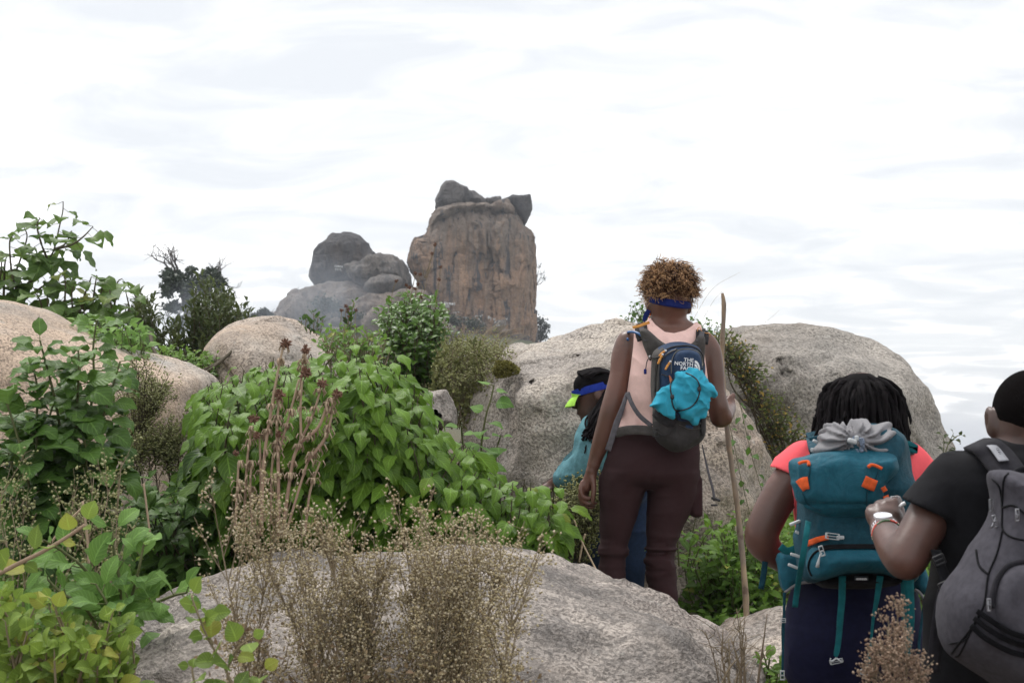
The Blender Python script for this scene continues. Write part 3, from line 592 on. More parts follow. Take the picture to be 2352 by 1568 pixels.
def plant_leaves(parent, tpls, mat, pos, t, n, size, tint, nobj=300, cell=1.0, fol='foliage'):
    """the leaves that show largest become objects of their own, the rest one mass"""
    N_ = len(pos); R = frames(t, n); which = RNG.randint(0, len(tpls), N_); ctr = pos + t / (np.linalg.norm(t, axis=1, keepdims=True) + 1e-9) * size[:, None] * 0.45
    pick = np.zeros(N_, bool)
    if nobj:
        u, v = proj(ctr); cs = np.median(size) * F / np.median(pos[:, 1]) * 0.42 * cell; seen = {}; order = np.argsort(ctr[:, 1]); k = 0
        for i in order:
            if not (-20 < u[i] < 2372 and -20 < v[i] < 1588): continue
            key = (int(u[i] // cs), int(v[i] // cs))
            if key in seen: continue
            seen[key] = 1; pick[i] = True; k += 1
            if k >= nobj: break
        tb = 6; mesh = {}; tk = np.clip((tint * tb).astype(int), 0, tb - 1)
        inv = Matrix.Translation(-parent.location)
        for i in np.nonzero(pick)[0]:
            key = (which[i], tk[i])
            if key not in mesh:
                V, Q, UV = tpls[which[i]]; mesh[key] = mesh_data('leaf', V, Q, mat, {'tint': np.full(len(V), (tk[i] + .5) / tb)}, UV)
            o = bpy.data.objects.new('leaf', mesh[key]); COL.objects.link(o); o.parent = parent
            A = np.eye(4); A[:3, :3] = R[i] * size[i]; A[:3, 3] = pos[i]; o.matrix_parent_inverse = inv; o.matrix_basis = Matrix(A.tolist())
    m = ~pick
    if m.any():
        mb = MB(); leaf_mesh(mb, tpls, pos[m], R[m], size[m], tint[m], which[m]); mb.build(fol, mat, parent, kind='stuff')
def along(stems, spacing, size, up=0.35, jit=0.25, start=0.15, petiole=0.3, tipscale=0.7, tiplight=0.5, pairs=1, droop=0.2, rs=None, face=0.25):
    """leaves set spirally along polylines (k,n,3)"""
    rs = rs or RNG; Ps, Ts, Ns, Ss, Ti = [], [], [], [], []; pet = []
    for st in stems:
        st = np.asarray(st, float); d = np.linalg.norm(np.diff(st, axis=0), axis=1); c = np.concatenate([[0], np.cumsum(d)]); Lg = c[-1]
        s = np.arange(Lg * start, Lg, spacing * (0.85 + 0.3 * rs.rand())); s = np.append(s, Lg); k = len(s)
        p = np.stack([np.interp(s, c, st[:, i]) for i in range(3)], 1); q = np.stack([np.interp(np.minimum(s + 0.01, Lg), c, st[:, i]) - np.interp(s - 0.01, c, st[:, i]) for i in range(3)], 1)
        q /= np.linalg.norm(q, axis=1, keepdims=True) + 1e-9
        a = np.cross(q, [0.3, 0.2, 1.0]); a /= np.linalg.norm(a, axis=1, keepdims=True) + 1e-9; b = np.cross(q, a)
        for pr in range(pairs):
            ph = np.arange(k) * (2.4 if pairs == 1 else math.pi / 2) + pr * math.pi + rs.rand() * 6 + rs.randn(k) * jit
            o = np.cos(ph)[:, None] * a + np.sin(ph)[:, None] * b
            t = o * 0.9 + q * (up + 0.25 * (s / Lg)[:, None] ** 2) + np.array([0, -face, -droop]) + rs.randn(k, 3) * jit * 0.5
            t /= np.linalg.norm(t, axis=1, keepdims=True) + 1e-9
            sc_ = size * (0.62 + 0.70 * rs.rand(k)) * (1 - (1 - tipscale) * (s / Lg) ** 4)
            n_ = np.array([0, -face * 2.4, 0.75]) + q * 0.3 + o * 0.25 + rs.randn(k, 3) * jit * 0.9
            pp = p + t * (sc_ * petiole)[:, None]
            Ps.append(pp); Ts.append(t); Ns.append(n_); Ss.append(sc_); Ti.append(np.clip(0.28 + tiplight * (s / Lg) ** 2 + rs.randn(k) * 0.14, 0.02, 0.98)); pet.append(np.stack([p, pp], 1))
    return np.concatenate(Ps), np.concatenate(Ts), np.concatenate(Ns), np.concatenate(Ss), np.concatenate(Ti), np.concatenate(pet)
def in_poly(n, poly, rs):
    poly = np.asarray(poly, float); lo = poly.min(0); hi = poly.max(0); o = np.zeros((0, 2))
    while len(o) < n:
        q = lo + rs.rand(n * 2, 2) * (hi - lo); o = np.vstack([o, q[sdpoly(q[:, 0], q[:, 1], poly) < 0]])
    return o[:n]
def region_shoots(poly, d0, bulge, n, slen, base, rs, layers=0.35, out=0.35, updir=0.8, edge=60, inset=0):
    """short leafy shoots whose tips fill the outline poly; tips near the middle stand nearer the camera"""
    q = in_poly(n, poly, rs); e = np.clip(-sdpoly(q[:, 0], q[:, 1], poly) / edge, 0, 1)
    d = d0 - bulge * np.sqrt(1 - (1 - e) ** 2) + rs.rand(n) * layers
    T = P(q[:, 0], q[:, 1], d); c = np.array([np.asarray(poly)[:, 0].mean(), np.asarray(poly)[:, 1].max()]); C = P(c[0], c[1], d0 + 0.1)
    o = T - C; o /= np.linalg.norm(o, axis=1, keepdims=True); dr = o * out + np.array([0, -0.25, updir]) + rs.randn(n, 3) * 0.3; dr /= np.linalg.norm(dr, axis=1, keepdims=True)
    k = np.linspace(0, 1, 5)[None, :, None]; Lg = slen * (0.7 + 0.6 * rs.rand(n))[:, None, None]
    st = T[:, None] - dr[:, None] * Lg * (1 - k) + o[:, None] * (-0.25) * Lg * (1 - k) ** 2
    return st
def limb_curves(base, st, rs, frac=0.4, sag=0.15, n=7):
    m = rs.rand(len(st)) < frac; E = st[m][:, 0]; B = np.asarray(base, float) + rs.randn(len(E), 3) * [0.05, 0.04, 0.0]; k = np.linspace(0, 1, n)[None, :, None]
    up = (E - B)[:, 2:3] * np.array([0, 0, 1.0]); mid = B + (E - B) * 0.35 + up * 0.35
    c = (1 - k) ** 2 * B[:, None] + 2 * k * (1 - k) * mid[:, None] + k ** 2 * E[:, None]
    return c
def leafy(name, label, cat, base, stems, tpls, mat, stem_mat, spacing, size, nobj=300, group=None, rads=(0.004, 0.0015), limbs=None, limb_r=(0.008, 0.003), sides=4, petioles=True, traced=None, **kw):
    par = empty(name, base, label, cat, group)
    pos, t, n, s, ti, pet = along(stems, spacing, size, **kw)
    plant_leaves(par, tpls, mat, pos, t, n, s, ti, nobj)
    mb = MB(); lens = set(len(x) for x in stems)
    for l in lens:
        A = np.array([x for x in stems if len(x) == l]); tubes(mb, A, np.linspace(rads[0], rads[1], l)[None].repeat(len(A), 0), sides, 0.5)
    if limbs is not None and len(limbs): tubes(mb, limbs, np.linspace(limb_r[0], limb_r[1], limbs.shape[1])[None].repeat(len(limbs), 0), sides, 0.3)
    if petioles: tubes(mb, pet, np.full((len(pet), 2), rads[1] * 0.6), 3, 0.7)
    mb.build('stem', stem_mat, par)
    return par
def weed(mb_s, mb_b, base, tip, spread, n1, n2, n3, bud, rs, r0=0.003, start=0.25, tint=(0.2, 0.9), upk=0.75, leaf=None, budstretch=1.3):
    """a dry branching weed; buds and dead leaves on fine twigs"""
    base = np.asarray(base, float); tip = np.asarray(tip, float); Lg = np.linalg.norm(tip - base)
    k = np.linspace(0, 1, 8)[:, None]; wob = rs.randn(1, 3) * Lg * 0.05
    st = base + (tip - base) * k + wob * np.sin(k * 3.1) + rs.randn(8, 3) * Lg * 0.006
    tube(mb_s, st, np.linspace(r0, r0 * 0.35, 8), 4, 0.35)
    s = start + (1 - start) * rs.rand(n1) ** 0.8; B = np.stack([np.interp(s, k[:, 0], st[:, i]) for i in range(3)], 1)
    ax = (tip - base) / Lg; ph = rs.rand(n1) * 6.283; o = np.stack([np.cos(ph), np.sin(ph), 0 * ph], 1)
    L1 = spread * (0.55 + 0.6 * rs.rand(n1)) * (1.15 - 0.65 * s); D1 = o * (1 - upk) * 1.6 + ax * upk + rs.randn(n1, 3) * 0.08; D1 /= np.linalg.norm(D1, axis=1, keepdims=True)
    kk = np.linspace(0, 1, 4)[None, :, None]; C1 = B[:, None] + D1[:, None] * L1[:, None, None] * kk + np.array([0, 0, 1.0]) * (L1[:, None, None] * 0.22 * kk ** 2)
    tubes(mb_s, C1, np.linspace(r0 * 0.4, r0 * 0.18, 4)[None].repeat(n1, 0), 3, 0.45)
    i = np.repeat(np.arange(n1), n2); m = len(i); s2 = 0.2 + 0.8 * rs.rand(m)
    B2 = B[i] + D1[i] * (L1[i] * s2)[:, None] + np.array([0, 0, 1.0]) * (L1[i] * 0.22 * s2 ** 2)[:, None]
    D2 = D1[i] + rs.randn(m, 3) * 0.5; D2 /= np.linalg.norm(D2, axis=1, keepdims=True); L2 = L1[i] * 0.32 * (0.5 + rs.rand(m))
    C2 = B2[:, None] + D2[:, None] * L2[:, None, None] * np.linspace(0, 1, 3)[None, :, None]
    tubes(mb_s, C2, np.full((m, 3), r0 * 0.16), 3, 0.6)
    j = np.repeat(np.arange(m), n3); q = len(j); s3 = 0.35 + 0.65 * rs.rand(q); pb = B2[j] + D2[j] * (L2[j] * s3)[:, None] + rs.randn(q, 3) * bud * 1.6
    hk = np.clip(((pb - base) @ ax) / Lg, 0, 1); buds(mb_b, pb, D2[j] + rs.randn(q, 3) * 0.5, bud * (0.6 + 0.8 * rs.rand(q)), np.clip(tint[0] + (tint[1] - tint[0]) * (0.25 * rs.rand(q) + 0.75 * rs.rand(q) ** (1.9 - 1.5 * hk)), 0, 1), budstretch)
OCT_V = np.array([[1, 0, 0], [-1, 0, 0], [0, 1, 0], [0, -1, 0], [0, 0, 1], [0, 0, -1.0]]); OCT_F = np.array([[0, 2, 4], [2, 1, 4], [1, 3, 4], [3, 0, 4], [2, 0, 5], [1, 2, 5], [3, 1, 5], [0, 3, 5]])
def buds(mb, p, d, r, tint, st=1.3):
    R = frames(d, np.roll(d, 1, axis=1) + 0.01); W = OCT_V * np.array([1, st, 1]) * 0.5
    V = p[:, None] + np.einsum('nij,vj->nvi', R, W) * r[:, None, None]
    f = (OCT_F[None] + (np.arange(len(p)) * 6)[:, None, None]).reshape(-1, 3); mb.add(V.reshape(-1, 3), f, np.repeat(tint, 6))
def chips(mb, p, size, tint, rs, prof=(0.3, 0.5, 0.3)):
    n = len(p); R = frames(rs.randn(n, 3), rs.randn(n, 3)); V = np.array([[0, -0.5, 0], [0.28, 0, 0.12], [0, 0.5, 0], [-0.28, 0, 0.12]]); W = p[:, None] + np.einsum('nij,vj->nvi', R, V) * np.broadcast_to(size, (n,))[:, None, None]
    mb.add(W.reshape(-1, 3), (np.array([[0, 1, 2, 3]])[None] + (np.arange(n) * 4)[:, None, None]).reshape(-1, 4), np.repeat(np.broadcast_to(tint, (n,)), 4))
def seed_head(mb, c, r, rs, n=46, tint=0.5):
    d = rs.randn(n, 3); d /= np.linalg.norm(d, axis=1, keepdims=True); c = np.asarray(c, float)
    V0 = c + d * r * 0.35; V1 = c + d * r * (0.85 + 0.4 * rs.rand(n))[:, None]
    tubes(mb, np.stack([V0, (V0 + V1) / 2 + rs.randn(n, 3) * r * 0.05, V1], 1), np.array([0.09, 0.14, 0.03])[None] * r, 4, tint + rs.rand(n) * 0.4 - 0.2)
    buds(mb, c[None] + np.zeros((1, 3)), np.array([[0, 0, 1.0]]), np.array([r * 1.3]), np.array([tint]), 1.0)

LM_bright = leaf_mat('leaf_bright', (0.020, 0.058, 0.008), (0.165, 0.295, 0.032), trans=0.3, veins=0.35, rough=0.42, yel=0.015)
LM_heart = leaf_mat('leaf_heart', (0.035, 0.08, 0.018), (0.14, 0.23, 0.045), yellow=(0.30, 0.26, 0.03), trans=0.28, veins=0.3, yel=0.03, rough=0.5)
LM_dull = leaf_mat('leaf_dull', (0.024, 0.062, 0.016), (0.12, 0.225, 0.038), trans=0.22, veins=0.3, rough=0.5)
LM_soft = leaf_mat('leaf_soft', (0.055, 0.125, 0.028), (0.20, 0.35, 0.075), trans=0.3, veins=0.3, rough=0.6)
LM_olive = leaf_mat('leaf_olive', (0.026, 0.042, 0.014), (0.085, 0.11, 0.03), trans=0.15, veins=0, rough=0.45)
LM_round = leaf_mat('leaf_round', (0.05, 0.10, 0.02), (0.24, 0.34, 0.055), yellow=(0.34, 0.32, 0.06), trans=0.3, veins=0.3, yel=0.10, rough=0.55)
LM_herb = leaf_mat('leaf_herb', (0.035, 0.085, 0.015), (0.19, 0.33, 0.05), yellow=(0.30, 0.28, 0.06), trans=0.3, veins=0, yel=0.03, rough=0.5)
LM_vine = leaf_mat('leaf_vine', (0.05, 0.075, 0.02), (0.16, 0.19, 0.05), yellow=(0.36, 0.22, 0.04), trans=0.25, veins=0, yel=0.22, rough=0.6)
LM_gloss = leaf_mat('leaf_gloss', (0.014, 0.034, 0.010), (0.11, 0.22, 0.022), trans=0.22, veins=0, rough=0.36, spec=0.35)
ST_brown = tint_mat('stem_brown', (0.05, 0.035, 0.025), (0.13, 0.12, 0.06), nb=60)
ST_green = tint_mat('stem_green', (0.09, 0.075, 0.04), (0.16, 0.20, 0.07), nb=60)
ST_dry = tint_mat('stem_dry', (0.15, 0.11, 0.072), (0.40, 0.33, 0.21), nb=80)
ST_pink = tint_mat('stem_pink', (0.30, 0.19, 0.14), (0.42, 0.33, 0.22), nb=80)
BUD = tint_mat('dry_buds', (0.24, 0.16, 0.10), (0.76, 0.67, 0.50), mid=(0.46, 0.38, 0.20), trans=0.12)
BUD_ol = tint_mat('olive_buds', (0.10, 0.11, 0.04), (0.45, 0.45, 0.25), mid=(0.25, 0.26, 0.09), trans=0.12)
HEAD = tint_mat('seed_head_brown', (0.10, 0.045, 0.028), (0.27, 0.15, 0.10))
CURLED = tint_mat('curled_dead_leaf', (0.24, 0.17, 0.11), (0.42, 0.34, 0.24), trans=0.15)
MOSS = tint_mat('moss', (0.07, 0.065, 0.015), (0.22, 0.20, 0.05), trans=0.1)

def pst(lst, n=5):
    """a picture polyline (u, v, d) rows -> smooth 3-D stem"""
    a = np.asarray(lst, float); return crv(P(a[:, 0], a[:, 1], a[:, 2]), n)
def gpt(u, d):
    """the ground point under picture column u at distance d"""
    x = P(u, 1000, d)[0]; return np.array([x, d, float(ground_z(x, d)) - 0.02])
# ---------------------------------------------------------------- the plants of the picture
rs = np.random.RandomState(11)
# big bright bush in the middle
T_ov = tplset([0.03, 0.16, 0.245, 0.265, 0.25, 0.20, 0.13, 0.05, 0.0], 7, 0.3, 1.3, 0.38, 0.035)
poly = [(436, 985), (448, 905), (500, 850), (560, 838), (600, 812), (640, 825), (700, 812), (765, 800), (800, 785), (865, 780), (905, 800), (925, 840), (975, 885), (995, 930), (1020, 990), (1080, 1010), (1130, 1040), (1150, 1100), (1130, 1190), (1060, 1235), (700, 1240), (520, 1190), (470, 1100), (450, 1040)]
st = region_shoots(poly, 5.35, 0.60, 600, 0.20, None, rs, layers=0.4, edge=110)
base = gpt(800, 5.5)
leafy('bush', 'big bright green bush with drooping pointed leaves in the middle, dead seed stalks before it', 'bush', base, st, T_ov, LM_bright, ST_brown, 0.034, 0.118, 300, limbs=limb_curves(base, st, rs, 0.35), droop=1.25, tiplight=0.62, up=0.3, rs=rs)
poly = [(1090, 1090), (1150, 1095), (1180, 1085), (1230, 1095), (1275, 1110), (1300, 1150), (1308, 1190), (1280, 1260), (1235, 1295), (1180, 1270), (1120, 1230), (1090, 1180)]
st = region_shoots(poly, 5.1, 0.2, 42, 0.16, None, rs, layers=0.25, edge=60, updir=0.5, out=0.6)
base = gpt(1120, 5.2)
leafy('bush', 'low drooping green bush beside the hanging hand of the woman with the stick', 'bush', base, st, T_ov, LM_bright, ST_brown, 0.030, 0.105, 260, limbs=limb_curves(base, st, rs, 0.5), droop=1.2, tiplight=0.5, rs=rs)
poly = [(300, 1130), (340, 1095), (400, 1090), (450, 1085), (510, 1110), (520, 1200), (480, 1260), (430, 1320), (360, 1330), (340, 1250), (290, 1180)]
st = region_shoots(poly, 5.2, 0.25, 60, 0.14, None, rs, layers=0.3, edge=60)
base = gpt(410, 5.3)
leafy('bush', 'low dark bush of hanging leaves between the tall leafy plant and the dead seed stalks', 'bush', base, st, T_ov, LM_dull, ST_brown, 0.030, 0.105, 290, limbs=limb_curves(base, st, rs, 0.5), droop=0.6, tiplight=0.4, rs=rs)
# rounded glossy bush
poly = [(880, 760), (868, 715), (895, 685), (925, 672), (965, 678), (1000, 685), (1015, 700), (1022, 740), (1028, 780), (1040, 820), (1052, 860), (1035, 890), (990, 893), (950, 880), (915, 850), (885, 800)]
T_s = small(ELLIP, 4, 0.3, 1.2)
st = region_shoots(poly, 8.0, 0.55, 330, 0.22, None, rs, layers=0.5, edge=70)
base = gpt(960, 8.1)
leafy('bush', 'rounded glossy bush, pale green on top and dark below, in front of the rock castle', 'bush', base, st, T_s, LM_gloss, ST_brown, 0.030, 0.058, 0, limbs=limb_curves(base, st, rs, 0.15), droop=0.35, tiplight=0.75, petioles=False, rs=rs)
# tall plant at the left edge
T_ob = tplset([0.03, 0.2, 0.31, 0.34, 0.35, 0.31, 0.24, 0.12, 0.0], 6, 0.3, 1.5, 0.35, 0.05)
stems = [pst(s) for s in [
    [(152, 1300, 4.7), (148, 1150, 4.7), (140, 1000, 4.65), (122, 900, 4.6), (104, 830, 4.58), (92, 782, 4.55)],
    [(165, 1300, 4.75), (172, 1100, 4.7), (176, 950, 4.65), (181, 860, 4.6), (180, 805, 4.6)],
    [(185, 1300, 4.8), (205, 1120, 4.75), (232, 980, 4.7), (255, 900, 4.7), (276, 830, 4.7)],
    [(120, 1300, 4.7), (92, 1120, 4.65), (84, 1000, 4.6), (86, 900, 4.6), (78, 850, 4.6)],
    [(90, 1260, 4.6), (60, 1080, 4.5), (30, 970, 4.5), (8, 905, 4.5)],
    [(170, 1250, 4.9), (200, 1000, 4.9), (215, 880, 4.9), (214, 800, 4.9), (222, 735, 4.9)],
    [(140, 1300, 4.8), (125, 1100, 4.85), (110, 980, 4.8), (140, 880, 4.8)],
    [(190, 1300, 4.8), (215, 1170, 4.7), (245, 1090, 4.7), (262, 1040, 4.7)],
    [(110, 1300, 4.6), (60, 1180, 4.5), (35, 1100, 4.5), (20, 1040, 4.5)],
    [(170, 1320, 4.7), (190, 1200, 4.6), (200, 1100, 4.6), (195, 1010, 4.55)]]]
leafy('leafy_plant', 'tall dark green plant with large wavy leaves standing in front of the long peach slope', 'plant', gpt(150, 4.75), stems, T_ob, LM_dull, ST_green, 0.014, 0.128, 300, rads=(0.006, 0.003), start=0.12, droop=0.45, tiplight=0.5, tipscale=0.55, up=0.35, rs=rs)
# heart leaved shrub against the sky
T_h = tplset(HEART, 6, 0.3, 1.2, 0.4, 0.05, holes=2)
stems = [pst(s) for s in [
    [(40, 720, 9.0), (60, 656, 9), (82, 639, 9), (110, 598, 9), (124, 573, 9), (135, 527, 9), (144, 486, 9), (145, 463, 9)],
    [(110, 598, 9), (95, 560, 8.9), (85, 520, 8.9), (92, 500, 8.9)], [(124, 573, 9), (165, 562, 8.9), (192, 543, 8.9), (214, 520, 8.9)],
    [(124, 573, 9), (150, 560, 9.1), (165, 530, 9.1)], [(22, 730, 9.1), (33, 639, 9.1), (47, 595, 9.1), (62, 545, 9.1), (54, 520, 9.1)],
    [(8, 700, 9), (11, 609, 9), (16, 588, 9)], [(40, 700, 9.1), (95, 660, 9), (120, 640, 9), (130, 600, 9)],
    [(140, 760, 9), (148, 700, 8.9), (150, 650, 8.9), (146, 632, 8.9)], [(170, 790, 8.9), (187, 700, 8.8), (205, 650, 8.8), (210, 635, 8.8)],
    [(190, 800, 8.9), (225, 700, 8.8), (238, 640, 8.8)], [(250, 800, 9), (264, 692, 8.9), (269, 650, 8.9), (280, 640, 8.9)],
    [(100, 760, 9), (95, 700, 8.9), (80, 670, 8.9)], [(60, 720, 9), (30, 640, 8.9), (22, 560, 8.9), (30, 540, 8.9)], [(-20, 720, 9), (0, 640, 8.9), (5, 580, 8.9)], [(200, 800, 8.9), (215, 680, 8.8), (222, 632, 8.8)], [(180, 800, 8.9), (165, 690, 8.8), (170, 650, 8.8)], [(280, 830, 8.9), (296, 720, 8.8), (288, 665, 8.8)], [(240, 800, 8.7), (255, 720, 8.7), (252, 665, 8.7)], [(210, 800, 9), (170, 740, 8.8), (150, 715, 8.7)], [(240, 820, 9), (280, 760, 8.8), (290, 700, 8.8)],
    [(200, 820, 8.9), (200, 760, 8.7), (190, 700, 8.7)], [(270, 830, 9), (245, 760, 8.7), (240, 710, 8.7)], [(120, 750, 8.9), (112, 720, 8.8), (108, 680, 8.7)]]]
leafy('shrub', 'tall airy shrub with heart shaped, insect eaten leaves against the sky above the peach slope', 'shrub', gpt(60, 9.2), stems, T_h, LM_heart, ST_brown, 0.046, 0.145, 300, rads=(0.009, 0.003), start=0.2, droop=0.9, tiplight=0.35, tipscale=0.75, petiole=0.5, rs=rs)
T_h2 = tplset(HEART, 4, 0.3, 1.0, 0.3, 0.04)
poly = [(150, 720), (200, 745), (300, 740), (330, 760), (345, 810), (330, 850), (280, 810), (230, 800), (210, 770)]
st = region_shoots(poly, 7.4, 0.2, 70, 0.2, None, rs, layers=0.4, edge=40); base = gpt(290, 8.4)
leafy('bush', 'yellowish green bush tumbling over the top of the peach slope below the heart leaved shrub', 'bush', base, st, small(OVATE, 4), LM_soft, ST_green, 0.045, 0.075, 0, limbs=limb_curves(base, st, rs, 0.2), droop=0.4, rs=rs)
# dark shrubs with curled leaves
T_c = small(NARROW, 4, 0.7, 1.9)
for k, (poly, d, n, lab) in enumerate([
    ([(352, 850), (350, 770), (375, 720), (400, 735), (430, 690), (450, 640), (470, 628), (490, 650), (520, 660), (545, 700), (580, 675), (588, 700), (560, 750), (530, 790), (500, 830), (440, 870)], 10.2, 190, 'dark olive shrub with curled leaves in front of the smoky tree'),
    ([(298, 700), (318, 668), (330, 690), (358, 675), (352, 710), (345, 750), (310, 755), (295, 730)], 10.0, 40, 'small dark shrub with curled leaves between the heart leaved shrub and the olive one')]):
    st = region_shoots(poly, d, 0.3, n, 0.35, None, rs, layers=0.6, edge=40, updir=1.0, out=0.5); base = gpt(np.mean([q[0] for q in poly]), d + .1)
    leafy('shrub', lab, 'shrub', base, st, T_c, LM_olive, ST_brown, 0.028, 0.085, 0, limbs=limb_curves(base, st, rs, 0.4), limb_r=(0.012, 0.004), droop=0.0, up=0.9, petioles=False, tiplight=0.5, rs=rs)
# small leaved green mass between slope and mound
poly = [(330, 800), (380, 790), (440, 800), (500, 815), (505, 860), (480, 880), (430, 850), (370, 835)]
st = region_shoots(poly, 8.0, 0.2, 130, 0.12, None, rs, layers=0.5, edge=30); base = gpt(430, 8.3)
leafy('bush', 'low small leaved green scrub in the gap between the peach slope and the round mound', 'bush', base, st, small(ELLIP, 3), LM_herb, ST_brown, 0.03, 0.045, 0, limbs=limb_curves(base, st, rs, 0.2), petioles=False, rs=rs)
mb = MB()
for a in ([(345, 765, 8.0), (352, 800, 7.8), (375, 840, 7.6), (392, 852, 7.6)], [(590, 745, 8.3), (540, 800, 8.0), (480, 850, 7.8), (430, 865, 7.7)], [(575, 770, 8.2), (520, 820, 8.0), (470, 848, 7.8), (420, 860, 7.8)]):
    tube(mb, pst(a), np.linspace(0.012, 0.006, len(pst(a))), 5, 0.3)
mb.build('fallen_branch', ST_brown, label='bare thin branches arching down over the scrub beside the round pink mound', cat='branch')
# broad soft leaves by the great boulder
stems = [pst(s) for s in [[(1120, 1300, 5.7), (1110, 1150, 5.7), (1105, 1040, 5.65), (1115, 960, 5.6), (1128, 915, 5.6), (1134, 885, 5.6)],
    [(1130, 1300, 5.7), (1135, 1130, 5.6), (1140, 1040, 5.6), (1150, 1000, 5.55)], [(1090, 1300, 5.8), (1075, 1100, 5.7), (1062, 1010, 5.65), (1060, 980, 5.6)]]]
leafy('soft_leaved_plant', 'pale green plant with broad soft round leaves against the foot of the great pale boulder', 'plant', gpt(1110, 5.8), stems, tplset(HEART, 4, 0.2, 0.9, 0.25, 0.02), LM_soft, ST_green, 0.048, 0.10, 80, rads=(0.005, 0.003), start=0.3, droop=0.5, tiplight=0.3, tipscale=0.45, petiole=0.35, rs=rs)
# scrub left of the great boulder
par = empty('scrub', gpt(1080, 7.3), 'tangle of tan and olive dry grass stems between the glossy bush and the great boulder', 'scrub')
ms, mbb = MB(), MB()
for i in range(40):
    u0 = rs.uniform(1010, 1150); v1 = rs.uniform(790, 900) + max(0, (u0 - 1110)) * 0.7; b_ = P(u0 + rs.uniform(-30, 10), 985, 7.1 + rs.rand() * .7); tp = P(u0 + rs.uniform(-25, 55), v1, 7.0 + rs.rand() * .7)
    weed(ms, mbb, b_, tp, 0.20, 14, 4, 3, 0.009, rs, r0=0.003, start=0.15, tint=(0.2, 0.95))
n = 900; q = in_poly(n, [(1000, 940), (990, 850), (1020, 790), (1090, 780), (1130, 820), (1180, 850), (1160, 900), (1130, 960), (1060, 990)], rs); pp = P(q[:, 0], q[:, 1], 7.1 + rs.rand(n) * .5)
leaf_mesh(mbb, T_c, pp, frames(rs.randn(n, 3) + [0, 0, 1.0], rs.randn(n, 3)), np.full(n, 0.05), rs.rand(n) * .6, rs.randint(0, 4, n))
ms.build('stem', ST_dry, par); mbb.build('foliage', BUD_ol, par, kind='stuff')
par = empty('grass_tuft', gpt(1110, 7.8), 'wispy tan grass blowing to one side in front of the cliff foot', 'grass tuft')
ms = MB()
for i in range(90):
    u0 = rs.uniform(1030, 1150); d = 7.6 + rs.rand() * .4; l = rs.uniform(40, 130); a = rs.uniform(0.1, 0.9)
    tube(ms, P(np.array([u0, u0 + 10, u0 + 10 + a * l * .5, u0 + 10 + a * l]), np.array([860, 850 - l * .4, 850 - l * .75, 850 - l * (1 - .2 * a)]), d), np.linspace(0.0018, 0.0007, 4), 3, rs.rand())
ms.build('blade', ST_dry, par, kind='stuff')
q = in_poly(1400, [(1130, 850), (1140, 828), (1170, 828), (1197, 848), (1190, 858), (1165, 866), (1140, 868)], rs); mb = MB(); pp = P(q[:, 0], q[:, 1], 6.72 + rs.rand(1400) * .16)
chips(mb, pp, 0.016, .3 + .7 * rs.rand(1400), rs); mb.build('moss_cushion', MOSS, label='yellow green moss cushion clinging to the edge of the great pale boulder', cat='moss')
# wispy olive shrub
par = empty('wispy_shrub', gpt(340, 5.9), 'fine twigged grey olive shrub leaning against the peach slope beside the tall plant', 'shrub')
ms, mbb = MB(), MB()
for i in range(13):
    u1 = rs.uniform(300, 400); v1 = rs.uniform(815, 910) + abs(u1 - 330) * .6
    weed(ms, mbb, P(300 + rs.uniform(-12, 12), 1050, 5.6), P(u1, v1 + 20, 5.4 + rs.rand() * .4), 0.16, 14, 4, 4, 0.0065, rs, r0=0.0045, start=0.2, tint=(0.1, 0.95))
for i in range(10):
    u1 = rs.uniform(290, 420); weed(ms, mbb, P(u1, 1130, 5.6), P(u1 + rs.uniform(-20, 20), rs.uniform(1010, 1060), 5.5), 0.2, 16, 4, 4, 0.008, rs, r0=0.003, start=0.2)
ms.build('stem', ST_brown, par); mbb.build('buds', BUD_ol, par, kind='stuff')
# shrub on the crest behind the woman's shoulders
poly = [(1428, 745), (1440, 712), (1458, 690), (1475, 700), (1520, 740), (1570, 730), (1600, 735), (1640, 738), (1672, 735), (1678, 748), (1655, 775), (1600, 790), (1500, 790)]
st = region_shoots(poly, 9.3, 0.1, 150, 0.22, None, rs, layers=0.4, edge=20); base = gpt(1540, 9.4)
leafy('shrub', 'dark small leaved shrub growing on the crest between the two great boulders', 'shrub', base, st, small(ROUND, 3), LM_gloss, ST_brown, 0.028, 0.034, 0, limbs=limb_curves(base, st, rs, 0.3), limb_r=(0.01, 0.003), petioles=False, tiplight=0.3, rs=rs)
ms = MB()
for a in ([(1560, 800), (1600, 720), (1640, 660), (1700, 625)], [(1580, 790), (1610, 740), (1640, 690), (1660, 668)], [(1680, 775), (1740, 750), (1770, 730), (1790, 712)], [(1700, 770), (1745, 755), (1780, 752)], [(1480, 740), (1482, 700), (1478, 670)]):
    aa = [(x, y, 9.2) for x, y in a]; tube(ms, pst(aa), np.linspace(0.0013, 0.0007, len(pst(aa))), 3, 0.6)
ms.build('grass_stalk', ST_dry, label='long bare grass stalks arching against the sky on the boulder crest', cat='grass stalk')
